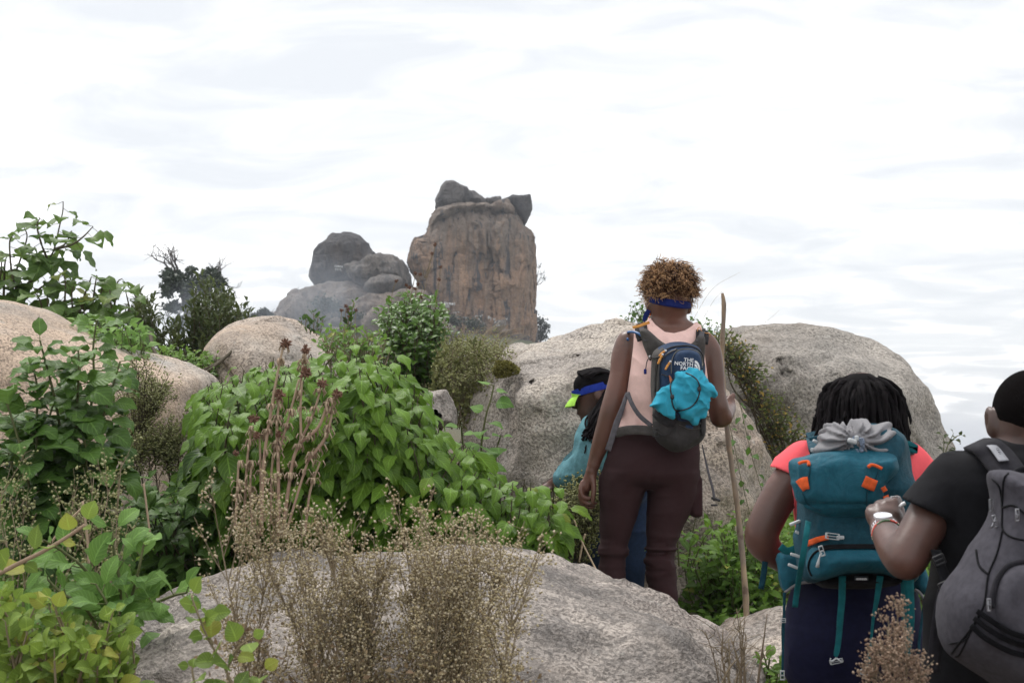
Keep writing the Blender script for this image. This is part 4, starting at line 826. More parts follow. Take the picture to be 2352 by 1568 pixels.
# vine on the dark dome
vp = [(1650, 790), (1690, 800), (1720, 850), (1740, 900), (1770, 950), (1800, 990), (1835, 1020), (1825, 1060), (1800, 1085), (1775, 1075), (1760, 1020), (1735, 960), (1700, 900), (1660, 860)]
q = in_poly(240, vp, rs); par = empty('vine', P(1760, 1150, 9.0), 'red and green creeper climbing the side of the dark granite dome', 'vine')
st = []
for a in q: d = 9.15 - rs.rand() * .25; ln = rs.uniform(20, 55); th = rs.uniform(-2.4, -0.3); st.append(crv(P(np.array([a[0], a[0] + ln * .5 * math.cos(th), a[0] + ln * math.cos(th + .3)]), np.array([a[1], a[1] + ln * .5 * math.sin(th), a[1] + ln * math.sin(th + .3)]), d), 2))
pos, t, n_, s, ti, pet = along(st, 0.022, 0.036, droop=0.3, tiplight=0.3, rs=rs); plant_leaves(par, small(OVATE, 3), LM_vine, pos, t, n_, s, ti, 0)
ms = MB(); tubes(ms, np.array(st), np.full((len(st), st[0].shape[0]), 0.003), 3, 0.4)
for k in range(12):
    a = pst([(rs.uniform(1780, 1830), 1120, 9.1), (1770 + rs.uniform(-30, 30), 1010, 9.0), (1715 + rs.uniform(-30, 30), 900, 9.0), (1670 + rs.uniform(-15, 20), 800 + rs.uniform(-10, 40), 9.1)]); tube(ms, a, 0.005, 4, 0.2)
ms.build('stem', ST_brown, par)
par = empty('creeper', P(1740, 1250, 6.4), 'thin creeper with grey green leaves trailing down the face of the great pale boulder', 'creeper')
st = [pst([(1672, 960, 6.5), (1690, 1040, 6.46), (1700, 1090, 6.45), (1722, 1180, 6.45), (1735, 1240, 6.45)]), pst([(1700, 930, 6.6), (1725, 1040, 6.55), (1745, 1110, 6.5), (1760, 1160, 6.5)]), pst([(1690, 900, 6.6), (1700, 930, 6.6), (1712, 960, 6.6)])]
pos, t, n_, s, ti, pet = along(st, 0.05, 0.045, droop=0.5, tiplight=0.2, start=0.0, rs=rs); plant_leaves(par, small(OVATE, 3), LM_dull, pos, t, n_, s, ti, 0); ms = MB()
for a in st: tube(ms, a, 0.0018, 3, 0.3)
ms.build('stem', ST_green, par)
# herbs on the right, between boulders and people
mb = MB(); n = 22000; u = rs.uniform(1440, 2440, n); d = rs.uniform(5.3, 8.6, n); x = P(u, 1000, d)[:, 0]; gz = ground_z(x, d)
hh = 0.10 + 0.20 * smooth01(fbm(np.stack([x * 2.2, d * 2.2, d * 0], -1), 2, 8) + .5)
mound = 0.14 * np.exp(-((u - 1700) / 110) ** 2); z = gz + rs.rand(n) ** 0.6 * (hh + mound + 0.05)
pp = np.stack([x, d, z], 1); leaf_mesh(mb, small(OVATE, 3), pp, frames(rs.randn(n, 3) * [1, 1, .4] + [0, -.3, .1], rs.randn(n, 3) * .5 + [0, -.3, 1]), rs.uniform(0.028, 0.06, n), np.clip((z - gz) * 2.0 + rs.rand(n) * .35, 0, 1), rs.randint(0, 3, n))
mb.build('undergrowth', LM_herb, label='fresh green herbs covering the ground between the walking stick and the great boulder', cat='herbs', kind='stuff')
par = empty('herb', gpt(1700, 6.3), 'taller leafy herb rising beside the walking stick', 'herb')
st = region_shoots([(1590, 1240), (1640, 1205), (1700, 1180), (1740, 1215), (1800, 1230), (1820, 1290), (1790, 1360), (1620, 1350), (1560, 1290)], 6.2, 0.1, 100, 0.16, None, rs, layers=0.4, edge=40)
pos, t, n_, s, ti, pet = along(st, 0.02, 0.05, droop=0.2, tiplight=0.6, rs=rs); plant_leaves(par, small(OVATE, 3), LM_herb, pos, t, n_, s, ti, 0)
ms = MB(); tubes(ms, st, np.full(st.shape[:2], 0.0025), 3, 0.5); ms.build('stem', ST_green, par)
stems = [pst([(1560, 1300, 5.9), (1555, 1230, 5.9), (1552, 1190, 5.9), (1545, 1165, 5.85)]), pst([(1580, 1300, 6.0), (1590, 1230, 5.95), (1600, 1180, 5.9)]), pst([(1590, 1300, 6.0), (1615, 1240, 5.95), (1635, 1215, 5.9)])]
leafy('leafy_sprout', 'young plant with long drooping leaves right behind the knee of the woman in brown leggings', 'plant', gpt(1580, 6), stems, tplset(NARROW, 3, 0.8, 1.5), LM_bright, ST_green, 0.03, 0.10, 60, droop=0.3, rs=rs)
# dry scrub beside the leg
par = empty('dry_scrub', gpt(1310, 5.9), 'olive grey seedy scrub between the low bush and the brown leggings', 'scrub')
ms, mbb = MB(), MB()
for i in range(15):
    u1 = rs.uniform(1262, 1375); weed(ms, mbb, P(1315 + rs.uniform(-25, 25), 1350, 6.0), P(u1, rs.uniform(1130, 1200), 5.9 + rs.rand() * .15), 0.16, 14, 5, 4, 0.010, rs, r0=0.0045, start=0.2, tint=(0.15, 0.95))
ms.build('stem', ST_brown, par); mbb.build('buds', BUD_ol, par, kind='stuff')
ms = MB()
for a in ([(1318, 1190, 5.2), (1335, 1240, 5.15), (1360, 1290, 5.1), (1378, 1325, 5.05)], [(1330, 1290, 5.2), (1340, 1240, 5.2), (1345, 1225, 5.2)]): tube(ms, pst(a), 0.0035, 5, 0.9)
ms.build('dead_stalk', ST_pink, label='pale bare stalk leaning onto the rough boulder beside the leg', cat='stalk')
# dead flower stalks in front of the big bush
SH = [([(600, 1230), (606, 1062), (622, 948), (635, 871), (650, 797)], (657, 790, 14)), ([(640, 1230), (639, 1062), (636, 992), (639, 937), (643, 912)], (644, 905, 14)),
      ([(648, 1230), (672, 1062), (690, 1012), (690, 937), (694, 875)], (701, 856, 15)), ([(690, 900), (694, 850), (701, 815)], (702, 802, 12)),
      ([(692, 1010), (720, 948), (736, 895)], (741, 880, 14)), ([(690, 1016), (731, 981), (753, 926), (770, 912)], (774, 905, 13)), ([(705, 1060), (742, 1014), (758, 970), (764, 929)], None),
      ([(641, 1034), (663, 959), (687, 871)], None), ([(560, 1200), (569, 1043), (580, 981)], (583, 962, 13)), ([(600, 1200), (598, 1060), (596, 999)], (589, 999, 10)), ([(540, 1210), (545, 1120), (548, 1060)], (541, 1040, 8)),
      ([(655, 1230), (700, 1080), (716, 1040)], None), ([(580, 1220), (575, 1120), (578, 1060)], None), ([(622, 1200), (624, 1080), (636, 1005)], (640, 996, 9)), ([(700, 1230), (712, 1130), (735, 1060)], (745, 930, 8))]
par = empty('seed_stalks', P(640, 1480, 4.45), 'cluster of dead pinkish stalks with spiky brown seed balls in front of the big bush', 'dead plant')
for k, (pl, hd) in enumerate(SH):
    ms = MB(); a = pst([(x, y, 4.55 + 0.01 * (k % 5)) for x, y in pl]); tube(ms, a, np.linspace(0.0062 if len(pl) > 3 else 0.0045, 0.0034, len(a)), 6, np.linspace(0.1, 0.9, len(a)))
    for q in range(int(len(a) * 0.5)):           # whorls of curled dead leaves
        i_ = rs.randint(2, len(a)); c = a[i_]
        for w_ in range(5):
            th = rs.rand() * 6.28; o = np.array([math.cos(th), math.sin(th), 0]); ln = rs.uniform(0.010, 0.026)
            tube(ms, np.array([c, c + o * ln * .6 + [0, 0, .004], c + o * ln + [0, 0, -ln * .5], c + o * ln * .7 + [0, 0, -ln * 1.0]]), [0.001, 0.004, 0.0035, 0.001], 4, 0.6 + .4 * rs.rand(), flat=0.4)
    so = ms.build('stem', ST_pink, par)
    if hd and k < 14:
        mh = MB(); seed_head(mh, P(hd[0], hd[1], 4.55), hd[2] * 4.55 / F, rs); mh.build('seed_head', HEAD, par)
# far seed stalks against the cliff
par = empty('seed_stalks', gpt(960, 7.4), 'thin stalks with small brown seed balls standing out against the cliff above the glossy bush', 'dead plant')
ms = MB(); d = 7.6
for hx, hy in cr([(1353, 545), (1330, 618), (1397, 722), (1383, 818), (1198, 770), (1234, 778), (1220, 858), (1128, 864), (1153, 882), (1195, 888), (1050, 830), (1240, 960)]):
    mh = MB(); seed_head(mh, P(hx, hy, d), 5.2 * d / F, rs, 30, 0.35); mh.build('seed_head', HEAD, par)
for pl in ([(1353, 545), (1345, 600), (1310, 700), (1290, 800), (1250, 1000)], [(1330, 618), (1310, 690), (1275, 800)], [(1397, 722), (1385, 818), (1365, 960), (1350, 1050)], [(1198, 770), (1180, 870), (1165, 940), (1160, 1000)], [(1234, 778), (1210, 860), (1195, 950)], [(1220, 858), (1200, 960)], [(1050, 830), (1025, 890), (1012, 960), (1010, 1000)], [(1128, 864), (1140, 960)], [(1330, 705), (1290, 790), (1270, 800), (1258, 730)], [(1240, 960), (1255, 880), (1240, 850)]):
    a = pst([(x, y, d) for x, y in cr(pl)]); tube(ms, a, 0.0022, 3, 0.5)
ms.build('stem', ST_dry, par)
par = empty('seed_stalks', gpt(800, 7.4), 'thin stalks with brown seed balls and dark leafy spikes above the big bush', 'dead plant')
ms = MB(); mf = MB()
for hx, hy in cr([(620, 1062), (655, 1028), (672, 1050), (670, 1075), (735, 1058), (645, 1130), (680, 1110), (725, 1190)]):
    mh = MB(); seed_head(mh, P(hx, hy, 7.2), 5.2 * 7.2 / F, rs, 30, 0.5); mh.build('seed_head', HEAD, par)
for pl in ([(620, 1062), (612, 1160), (600, 1300)], [(655, 1028), (650, 1100), (640, 1300)], [(735, 1058), (725, 1160), (720, 1300)], [(680, 1110), (660, 1200), (650, 1300)]):
    tube(ms, pst([(x, y, 7.2) for x, y in cr(pl)]), 0.002, 3, 0.5)
st = [pst([(x, y, 7.2) for x, y in cr(pl)]) for pl in ([(350, 1240), (340, 1180), (345, 1130)], [(375, 1250), (372, 1200), (370, 1135)], [(425, 1260), (430, 1190), (438, 1110)], [(455, 1260), (460, 1200), (475, 1130)], [(690, 1240), (700, 1100), (718, 990)], [(660, 1240), (672, 1180), (680, 1100)], [(310, 1180), (306, 1140)], [(400, 1240), (405, 1150), (403, 1085)])]
pos, t, n_, s, ti, pet = along(st, 0.016, 0.036, start=0.0, up=0.8, droop=-0.1, rs=rs); plant_leaves(par, small(ELLIP, 2), LM_gloss, pos, t, n_, s, ti, 0)
for a in st: tube(ms, a, 0.003, 3, 0.3)
ms.build('stem', ST_dry, par)
# herbs filling in above the big bush
poly = [(730, 790), (745, 750), (790, 745), (840, 755), (880, 765), (900, 800), (870, 800), (800, 800)]
st = region_shoots(poly, 6.6, 0.1, 70, 0.14, None, rs, layers=0.4, edge=20); base = gpt(810, 6.8)
leafy('herb', 'straggly yellow green herb filling the gap between the round mound and the glossy bush', 'herb', base, st, small(ELLIP, 3), LM_herb, ST_dry, 0.03, 0.04, 0, limbs=limb_curves(base, st, rs, 0.3), limb_r=(0.003, 0.002), petioles=False, rs=rs)

# front scrub: seventeen dry weeds
lab = ['tall feathery dry weed', 'pale seedy dry weed', 'dense dry weed', 'thin dry weed']
tips = [(505, 1170), (575, 1150), (640, 1190), (700, 1215), (760, 1210), (820, 1200), (880, 1190), (945, 1135), (1000, 1195), (1050, 1180), (1100, 1195), (1140, 1210), (1190, 1250), (850, 1300), (960, 1290), (1080, 1310), (730, 1330)]
WL = ['dry weed with the greenest tips, outermost of the thicket towards the round leaved shrub', 'tall pale dry weed rising before the dead seed stalks', 'dry weed between the tall pale one and the thick dark stem', 'dry weed on a thick straight stem with rock showing beside it', 'dry weed next to the thick straight stem, top level with the rock edge', 'dry weed before the darkest hollow under the big bush', 'dry weed leaning inward below the middle of the big bush', 'tallest dry weed of the thicket, its top against the dark bush', 'dry weed beside the tallest one with yellowish buds', 'dense rusty dry weed in the middle of the rough boulder', 'dense rusty dry weed before the bare stretch of rock edge', 'dry weed with a feathery top near the end of the thicket', 'outermost dry weed of the thicket towards the bare rock', 'short front dry weed under the tallest of the thicket', 'short front dry weed with many dead brown leaves', 'short front dry weed leaning over the bare rock', 'short front dry weed beside the yellow green sprig']
for k, (u1, v1) in enumerate(tips):
    d0 = 2.98 + 0.16 * (k % 4) / 3 - 0.05;v1 = v1 + (105 if u1 > 780 else 50); ub = u1 + (820 - u1) * 0.16 + rs.uniform(-20, 20)
    base = P(ub, 1700, d0); base[2] = ground_z(base[0], d0)
    base[0] = P(u1 + (830 - u1) * 0.30, 1000, d0)[0]
    par = empty('dry_weed', base, WL[k], 'weed', 'dry weeds in front of the rough boulder')
    ms, mbb = MB(), MB(); tp = P(u1, v1, d0 - 0.02)
    weed(ms, mbb, base, tp, 0.22, 74 if u1 > 780 else 44, 6, 6, 0.0048, rs, r0=0.0036, start=0.40, tint=(0.0, 1.0), upk=0.76)
    n = 260; k_ = 0.42 + rs.rand(n) * .45; pc = base + (tp - base) * k_[:, None] + rs.randn(n, 3) * [0.035, 0.03, 0.02]; chips(mbb, pc, rs.uniform(0.008, 0.02, n), rs.rand(n) * .25, rs)
    ms.build('stem', ST_dry, par); mbb.build('buds', BUD, par, kind='stuff')
for u1, v1, ub in ((480, 1330, 500), (1225, 1330, 1180)):
    pass
# plume before the teal pack, twigs beside it
par = empty('dry_plume', P(2060, 2000, 2.55), 'pinkish brown dry weed standing in front of the navy leggings', 'weed')
ms, mbb = MB(), MB()
for u1, v1, ub in ((2063, 1378, 2050), (2040, 1420, 2040), (2010, 1470, 2020), (2085, 1450, 2065), (2110, 1500, 2090), (2000, 1520, 2000), (2050, 1480, 2055)):
    base = P(ub, 1900, 2.35); weed(ms, mbb, base, P(u1, v1 + 18, 2.3 + rs.rand() * .06), 0.050, 28, 5, 4, 0.0036, rs, r0=0.0020, start=0.30, tint=(0.0, 1.0))
ms.build('stem', ST_dry, par); mbb.build('buds', tint_mat('pink_buds', (0.17, 0.10, 0.07), (0.52, 0.40, 0.30), mid=(0.33, 0.22, 0.15), trans=.1), par, kind='stuff')
par = empty('dead_twigs', gpt(1690, 3.3), 'bare grey twigs sticking up at the end of the rough boulder', 'twigs')
ms = MB()
for i in range(16):
    u0 = rs.uniform(1650, 1730); d = 3.25 + rs.rand() * .15; u2 = u0 + rs.uniform(-40, 45); v2 = rs.uniform(1395, 1520); b0 = P(u0, 1660, d)
    c = crv(np.array([b0, P(u0 + rs.uniform(-12, 12), 1580, d), P((u0 + u2) / 2 + rs.uniform(-8, 8), (v2 + 1560) / 2, d), P(u2, v2, d)]), 3); tube(ms, c, np.linspace(0.0045 if i % 3 == 0 else 0.0025, 0.0009, len(c)), 4, rs.rand() * .5)
    for q in range(3): e = c[rs.randint(3, len(c) - 1)]; tube(ms, crv(np.array([e, e + [rs.uniform(-.02, .02), 0, .02], e + [rs.uniform(-.05, .05), 0, rs.uniform(.02, .07)]]), 2), np.linspace(0.0015, 0.0006, 5), 3, rs.rand() * .5)
ms.build('stem', ST_dry, par)
# bottom left shrubs
T_r = tplset(ROUND, 5, 0.1, 0.7, 0.25, 0.02, curl=0.05)
poly = [(-20, 1380), (20, 1330), (60, 1400), (120, 1370), (160, 1420), (220, 1440), (250, 1390), (290, 1430), (330, 1420), (300, 1480), (270, 1520), (300, 1600), (-30, 1620)]
st = region_shoots(poly, 3.2, 0.15, 110, 0.12, None, rs, layers=0.3, edge=50); base = gpt(120, 3.2)
leafy('shrub', 'yellow green shrub with round leaves filling the corner before the rough boulder', 'shrub', base, st, T_r, LM_round, ST_dry, 0.024, 0.045, 300, limbs=limb_curves(base, st, rs, 0.5), droop=0.0, face=0.35, tiplight=0.6, up=0.6, rs=rs)
stems = [pst(s) for s in [[(270, 1500, 3.7), (210, 1330, 3.6), (150, 1270, 3.55), (100, 1240, 3.5)], [(280, 1500, 3.7), (275, 1340, 3.6), (262, 1270, 3.6), (258, 1215, 3.6)], [(280, 1480, 3.7), (300, 1380, 3.6), (318, 1310, 3.55), (330, 1250, 3.55)],
    [(300, 1480, 3.7), (340, 1400, 3.6), (390, 1370, 3.55), (430, 1360, 3.5)], [(250, 1500, 3.6), (200, 1400, 3.5), (140, 1360, 3.5), (110, 1330, 3.5)], [(100, 1550, 3.6), (60, 1420, 3.5), (50, 1360, 3.5)], [(260, 1500, 3.6), (250, 1400, 3.5), (220, 1340, 3.5)]]]
leafy('soft_leaved_shrub', 'green shrub with long ribbed leaves above the round leaved one', 'shrub', gpt(270, 3.75), stems, tplset(ELLIP, 5, 0.1, 0.9, 0.3, 0.03), LM_soft, ST_green, 0.028, 0.098, 200, rads=(0.005, 0.003), start=0.25, droop=0.0, face=0.4, tiplight=0.3, tipscale=0.6, rs=rs)
par = empty('reaching_branch', gpt(-60, 3.0), 'pinkish branch with a few yellow green leaves reaching in from the corner', 'branch')
a = pst([(-120, 1420, 2.9), (-40, 1340, 2.9), (30, 1300, 2.9), (100, 1265, 2.9), (150, 1235, 2.9), (195, 1205, 2.9)]); ms = MB(); tube(ms, a, np.linspace(0.006, 0.0035, len(a)), 6, 0.5); ms.build('stem', ST_pink, par)
pos, t, n_, s, ti, pet = along([a], 0.026, 0.045, face=0.5, droop=-0.2, start=0.3, tiplight=0.5, rs=rs); plant_leaves(par, T_r, LM_round, pos, t, n_, s, ti, 60)
stems = [pst(s) for s in [[(560, 1660, 2.7), (520, 1540, 2.7), (480, 1470, 2.68), (455, 1410, 2.66), (440, 1370, 2.66)], [(520, 1540, 2.7), (545, 1490, 2.68), (575, 1465, 2.66)], [(490, 1480, 2.7), (470, 1440, 2.7), (480, 1410, 2.68)], [(460, 1650, 2.7), (445, 1560, 2.68), (440, 1530, 2.68)], [(585, 1660, 2.7), (590, 1580, 2.7), (600, 1540, 2.7)]]]
leafy('sprig', 'yellow green sprig with round leaves standing against the rough boulder', 'plant', P(560, 1800, 2.7), stems, T_r, LM_round, ST_dry, 0.020, 0.040, 100, rads=(0.003, 0.0015), start=0.15, face=0.5, droop=0.0, tiplight=0.4, rs=rs)
leafy('sprig', 'small leafy plant at the foot of the low pale boulder beside the navy leggings', 'plant', gpt(1780, 4.5), region_shoots([(1735, 1530), (1750, 1495), (1790, 1488), (1812, 1500), (1812, 1600), (1740, 1600)], 4.5, 0.05, 26, 0.08, None, rs, layers=0.1, edge=20), T_ov[:3], LM_bright, ST_green, 0.022, 0.042, 60, rs=rs)
leafy('sprig', 'curled leafy shoot against the sky behind the shoulder of the man in black', 'plant', gpt(2190, 8.6), [pst([(2165, 1060, 8.5), (2178, 1020, 8.5), (2190, 995, 8.5)]), pst([(2178, 1020, 8.5), (2195, 1003, 8.5), (2208, 998, 8.5)]), pst([(2165, 1060, 8.5), (2168, 1025, 8.5), (2166, 1000, 8.5)])], small(OVATE, 3, .6, 1.4), LM_olive, ST_green, 0.03, 0.05, 0, rs=rs)
# rough undergrowth on the left
mb = MB(); n = 24000; u = rs.uniform(-60, 640, n); d = rs.uniform(3.9, 7.2, n); x = P(u, 1000, d)[:, 0]; gz = ground_z(x, d)
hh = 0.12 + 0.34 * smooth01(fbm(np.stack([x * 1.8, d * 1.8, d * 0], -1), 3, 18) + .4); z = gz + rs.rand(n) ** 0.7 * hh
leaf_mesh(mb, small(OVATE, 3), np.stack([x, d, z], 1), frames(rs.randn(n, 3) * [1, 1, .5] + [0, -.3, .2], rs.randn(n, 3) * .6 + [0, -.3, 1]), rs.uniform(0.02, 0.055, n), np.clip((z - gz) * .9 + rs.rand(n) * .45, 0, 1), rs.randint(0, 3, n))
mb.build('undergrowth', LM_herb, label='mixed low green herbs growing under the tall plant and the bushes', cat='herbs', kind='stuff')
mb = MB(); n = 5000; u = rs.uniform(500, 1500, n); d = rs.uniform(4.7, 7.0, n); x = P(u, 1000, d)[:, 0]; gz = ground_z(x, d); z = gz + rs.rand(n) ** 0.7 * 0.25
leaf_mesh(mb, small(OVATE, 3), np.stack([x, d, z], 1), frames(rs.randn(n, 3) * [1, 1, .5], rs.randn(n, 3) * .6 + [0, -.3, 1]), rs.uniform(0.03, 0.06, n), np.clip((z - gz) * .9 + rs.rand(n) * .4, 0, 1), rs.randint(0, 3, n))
mb.build('undergrowth', LM_dull, label='dark low growth under the big bush and behind the rough boulder', cat='herbs', kind='stuff')
par = empty('seedy_weeds', gpt(150, 4.2), 'tangle of thin rusty weeds at the foot of the tall leafy plant', 'weed'); ms, mbb = MB(), MB()
for i in range(12):
    u1 = rs.uniform(-10, 300); v1 = rs.uniform(1060, 1250); d = rs.uniform(3.9, 4.4); b0 = gpt(u1 + rs.uniform(-20, 20), d); weed(ms, mbb, b0, P(u1, v1, d), 0.2, 14, 4, 3, 0.008, rs, r0=0.003, start=0.4, tint=(0.2, 1))
ms.build('stem', ST_dry, par); mbb.build('buds', BUD_ol, par, kind='stuff')
mb = MB()
for a in ([(205, 1300, 3.9), (200, 1230, 3.9), (190, 1150, 3.9)], [(100, 1270, 3.9), (145, 1210, 3.9), (190, 1165, 3.9)], [(345, 1230, 4.4), (335, 1150, 4.4), (330, 1110, 4.4)]): tube(mb, pst(a), 0.0035, 5, 0.8)
mb.build('dead_stalks', ST_pink, label='pale broken stalks poking up through the undergrowth below the tall plant', cat='stalks', kind='stuff')

# ---------------------------------------------------------------- far trees
def bare(mb, p, d, L_, r, depth, rs, ends):
    n = 4; pts = [p]; q = np.array(d, float)
    for i in range(n): q = q + rs.randn(3) * 0.22 + [0, 0, 0.05]; q /= np.linalg.norm(q); pts.append(pts[-1] + q * L_ / n)
    c = np.array(pts); tube(mb, c, np.linspace(r, r * 0.6, len(c)), 5 if depth > 2 else 3, 0.4, cap=False)
    if depth == 0: ends.append(c[-1]); return
    for k in range(3 if depth > 1 else 3):
        a = q + rs.randn(3) * 0.65; a[1] *= 0.7; a /= np.linalg.norm(a); bare(mb, c[rs.randint(2, len(c))], a, L_ * 0.72, r * 0.55, depth - 1, rs, ends)
LM_far = leaf_mat('leaf_far', (0.02, 0.03, 0.022), (0.05, 0.07, 0.045), trans=0.1, veins=0)
BARK = plain('bark', (0.12, 0.105, 0.10), 0.9, 0, 3, 0.4, 0.5)
par = empty('tree', P(455, 860, 45), 'half bare tree veiled in blue smoke behind the dark olive shrub', 'tree')
mb = MB(); ends = []; rs2 = np.random.RandomState(5)
tube(mb, pst([(462, 880, 45), (458, 800, 45), (445, 750, 45), (430, 700, 45), (415, 650, 45), (405, 625, 45)]), np.linspace(.30, .05, 26), 7, 0.3); tube(mb, pst([(455, 790, 45), (470, 740, 45.3), (478, 690, 45.3), (485, 650, 45)]), np.linspace(.18, .05, 16), 6, 0.3)
for (u, v, dx, dz, l, dp) in ((405, 634, -.5, .8, .5, 3), (405, 632, .5, .8, 0.45, 3), (415, 650, -1, .5, .8, 3), (430, 700, -1, .35, 0.9, 3), (440, 745, -1, .2, .7, 3), (425, 690, .8, .6, .8, 3), (485, 655, .5, .8, .5, 3), (478, 690, -.5, .8, .6, 3), (482, 680, 1, .6, .7, 3)):
    bare(mb, P(u, v, 45), np.array([dx, 0.1, dz]), l, .05, dp, rs2, ends)
mb.build('trunk', BARK, par)
mb = MB()
for (u, v, ru, rv, n) in ((390, 634, 16, 14, 300), (412, 638, 14, 10, 240), (470, 640, 14, 10, 200), (500, 645, 14, 12, 260), (440, 690, 16, 14, 260), (395, 640, 18, 14, 420), (385, 665, 14, 14, 300), (412, 655, 16, 12, 320), (437, 621, 8, 6, 160), (395, 705, 16, 9, 260), (430, 665, 14, 10, 260), (447, 648, 10, 8, 200), (485, 628, 16, 10, 220), (495, 650, 16, 10, 260), (470, 660, 14, 12, 260), (510, 690, 20, 18, 400), (500, 740, 28, 28, 500), (410, 745, 18, 14, 260), (540, 740, 20, 22, 300)):
    q = rs2.randn(n, 3) * [.5, 1.0, .5]; pp = P(u + q[:, 0] * ru, v + q[:, 2] * rv, 45 + q[:, 1] * .5); leaf_mesh(mb, small(ELLIP, 2), pp, frames(rs2.randn(n, 3), rs2.randn(n, 3) + [0, 0, 1.]), rs2.uniform(.10, .2, n), rs2.rand(n), rs2.randint(0, 2, n))
mb.build('crown', LM_far, par)
def far_tree(u, v, d, clumps, label, sz=.25, tr=True):
    b0 = P(u, v, d); par = empty('tree', b0, label, 'tree'); mb = MB(); mt = MB()
    for (cu, cv, ru, rv, n) in clumps:
        q = rs2.randn(n, 3) * .5; pp = P(cu + q[:, 0] * ru, cv + q[:, 2] * rv, d + q[:, 1] * ru * d / F); leaf_mesh(mb, small(ELLIP, 2), pp, frames(rs2.randn(n, 3), rs2.randn(n, 3) + [0, 0, 1.]), sz * rs2.uniform(.6, 1.2, n), rs2.rand(n), rs2.randint(0, 2, n))
        tube(mt, crv(np.array([b0, (b0 + P(cu, cv, d)) / 2 + rs2.randn(3) * .1, P(cu, cv, d)]), 3), np.linspace(.09, .03, 7) * sz * 4, 4, .3)
        for k in range(5): e = P(cu, cv, d); tube(mt, np.array([e, e + rs2.randn(3) * ru * d / F * .4, e + rs2.randn(3) * ru * d / F * .8]), np.array([.03, .02, .01]) * sz * 4, 3, .3)
    mb.build('crown', LM_far, par); mt.build('trunk', BARK, par)
far_tree(1238, 800, 153, [(1242, 740, 10, 12, 150), (1252, 752, 10, 12, 160), (1246, 772, 12, 10, 160), (1235, 760, 8, 16, 120)], 'dark little tree beside the foot of the cliff', .30)
far_tree(1232, 655, 150, [(1240, 612, 6, 8, 26), (1246, 628, 8, 10, 34), (1250, 640, 8, 6, 20)], 'sparse bare sapling growing out of the cliff side', .16)
far_tree(610, 740, 120, [(607, 718, 10, 8, 160), (595, 724, 10, 5, 100), (618, 726, 12, 5, 120), (580, 728, 10, 4, 60)], 'small round dark trees on the skyline beyond the mound', .35)
far_tree(680, 682, 146, [(676, 676, 12, 4, 60), (686, 672, 8, 3, 30)], 'low shrub on the shoulder of the pale base slab', .2)
for (u, v, ru, rv, n, lab) in ((745, 700, 26, 18, 500, 'hazy green bushes in the hollow below the base slab'), (800, 720, 24, 12, 300, 'grey green scrub beside the cracked ledge'), (1085, 745, 22, 14, 300, 'green bush at the foot of the cliff among fallen rocks'), (1040, 735, 14, 10, 200, 'small bush at the cliff foot nearest the glossy bush')):
    far_tree(u, v + rv, 128, [(u, v, ru, rv, n), (u + ru * .8, v + 6, ru * .6, rv * .6, n // 2)], lab, .3)
mb = MB(); n = 26000; x = np.where(rs.rand(n) < .5, rs.uniform(-5.5, -1.2, n), rs.uniform(1.4, 6.5, n)); d = rs.uniform(3.6, 13.0, n)
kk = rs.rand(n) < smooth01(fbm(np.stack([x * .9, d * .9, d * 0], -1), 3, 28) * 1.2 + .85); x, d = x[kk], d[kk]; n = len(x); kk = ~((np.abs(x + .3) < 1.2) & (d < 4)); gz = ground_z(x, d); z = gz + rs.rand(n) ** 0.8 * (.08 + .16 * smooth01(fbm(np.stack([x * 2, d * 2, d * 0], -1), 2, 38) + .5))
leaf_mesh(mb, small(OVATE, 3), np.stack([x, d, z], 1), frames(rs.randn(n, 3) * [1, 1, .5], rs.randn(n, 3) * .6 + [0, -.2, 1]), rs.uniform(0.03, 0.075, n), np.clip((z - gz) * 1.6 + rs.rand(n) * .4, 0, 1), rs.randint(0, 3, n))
mb.build('ground_cover', LM_herb, label='low green ground cover spreading over the red soil on both flanks of the path', cat='ground cover', kind='stuff')
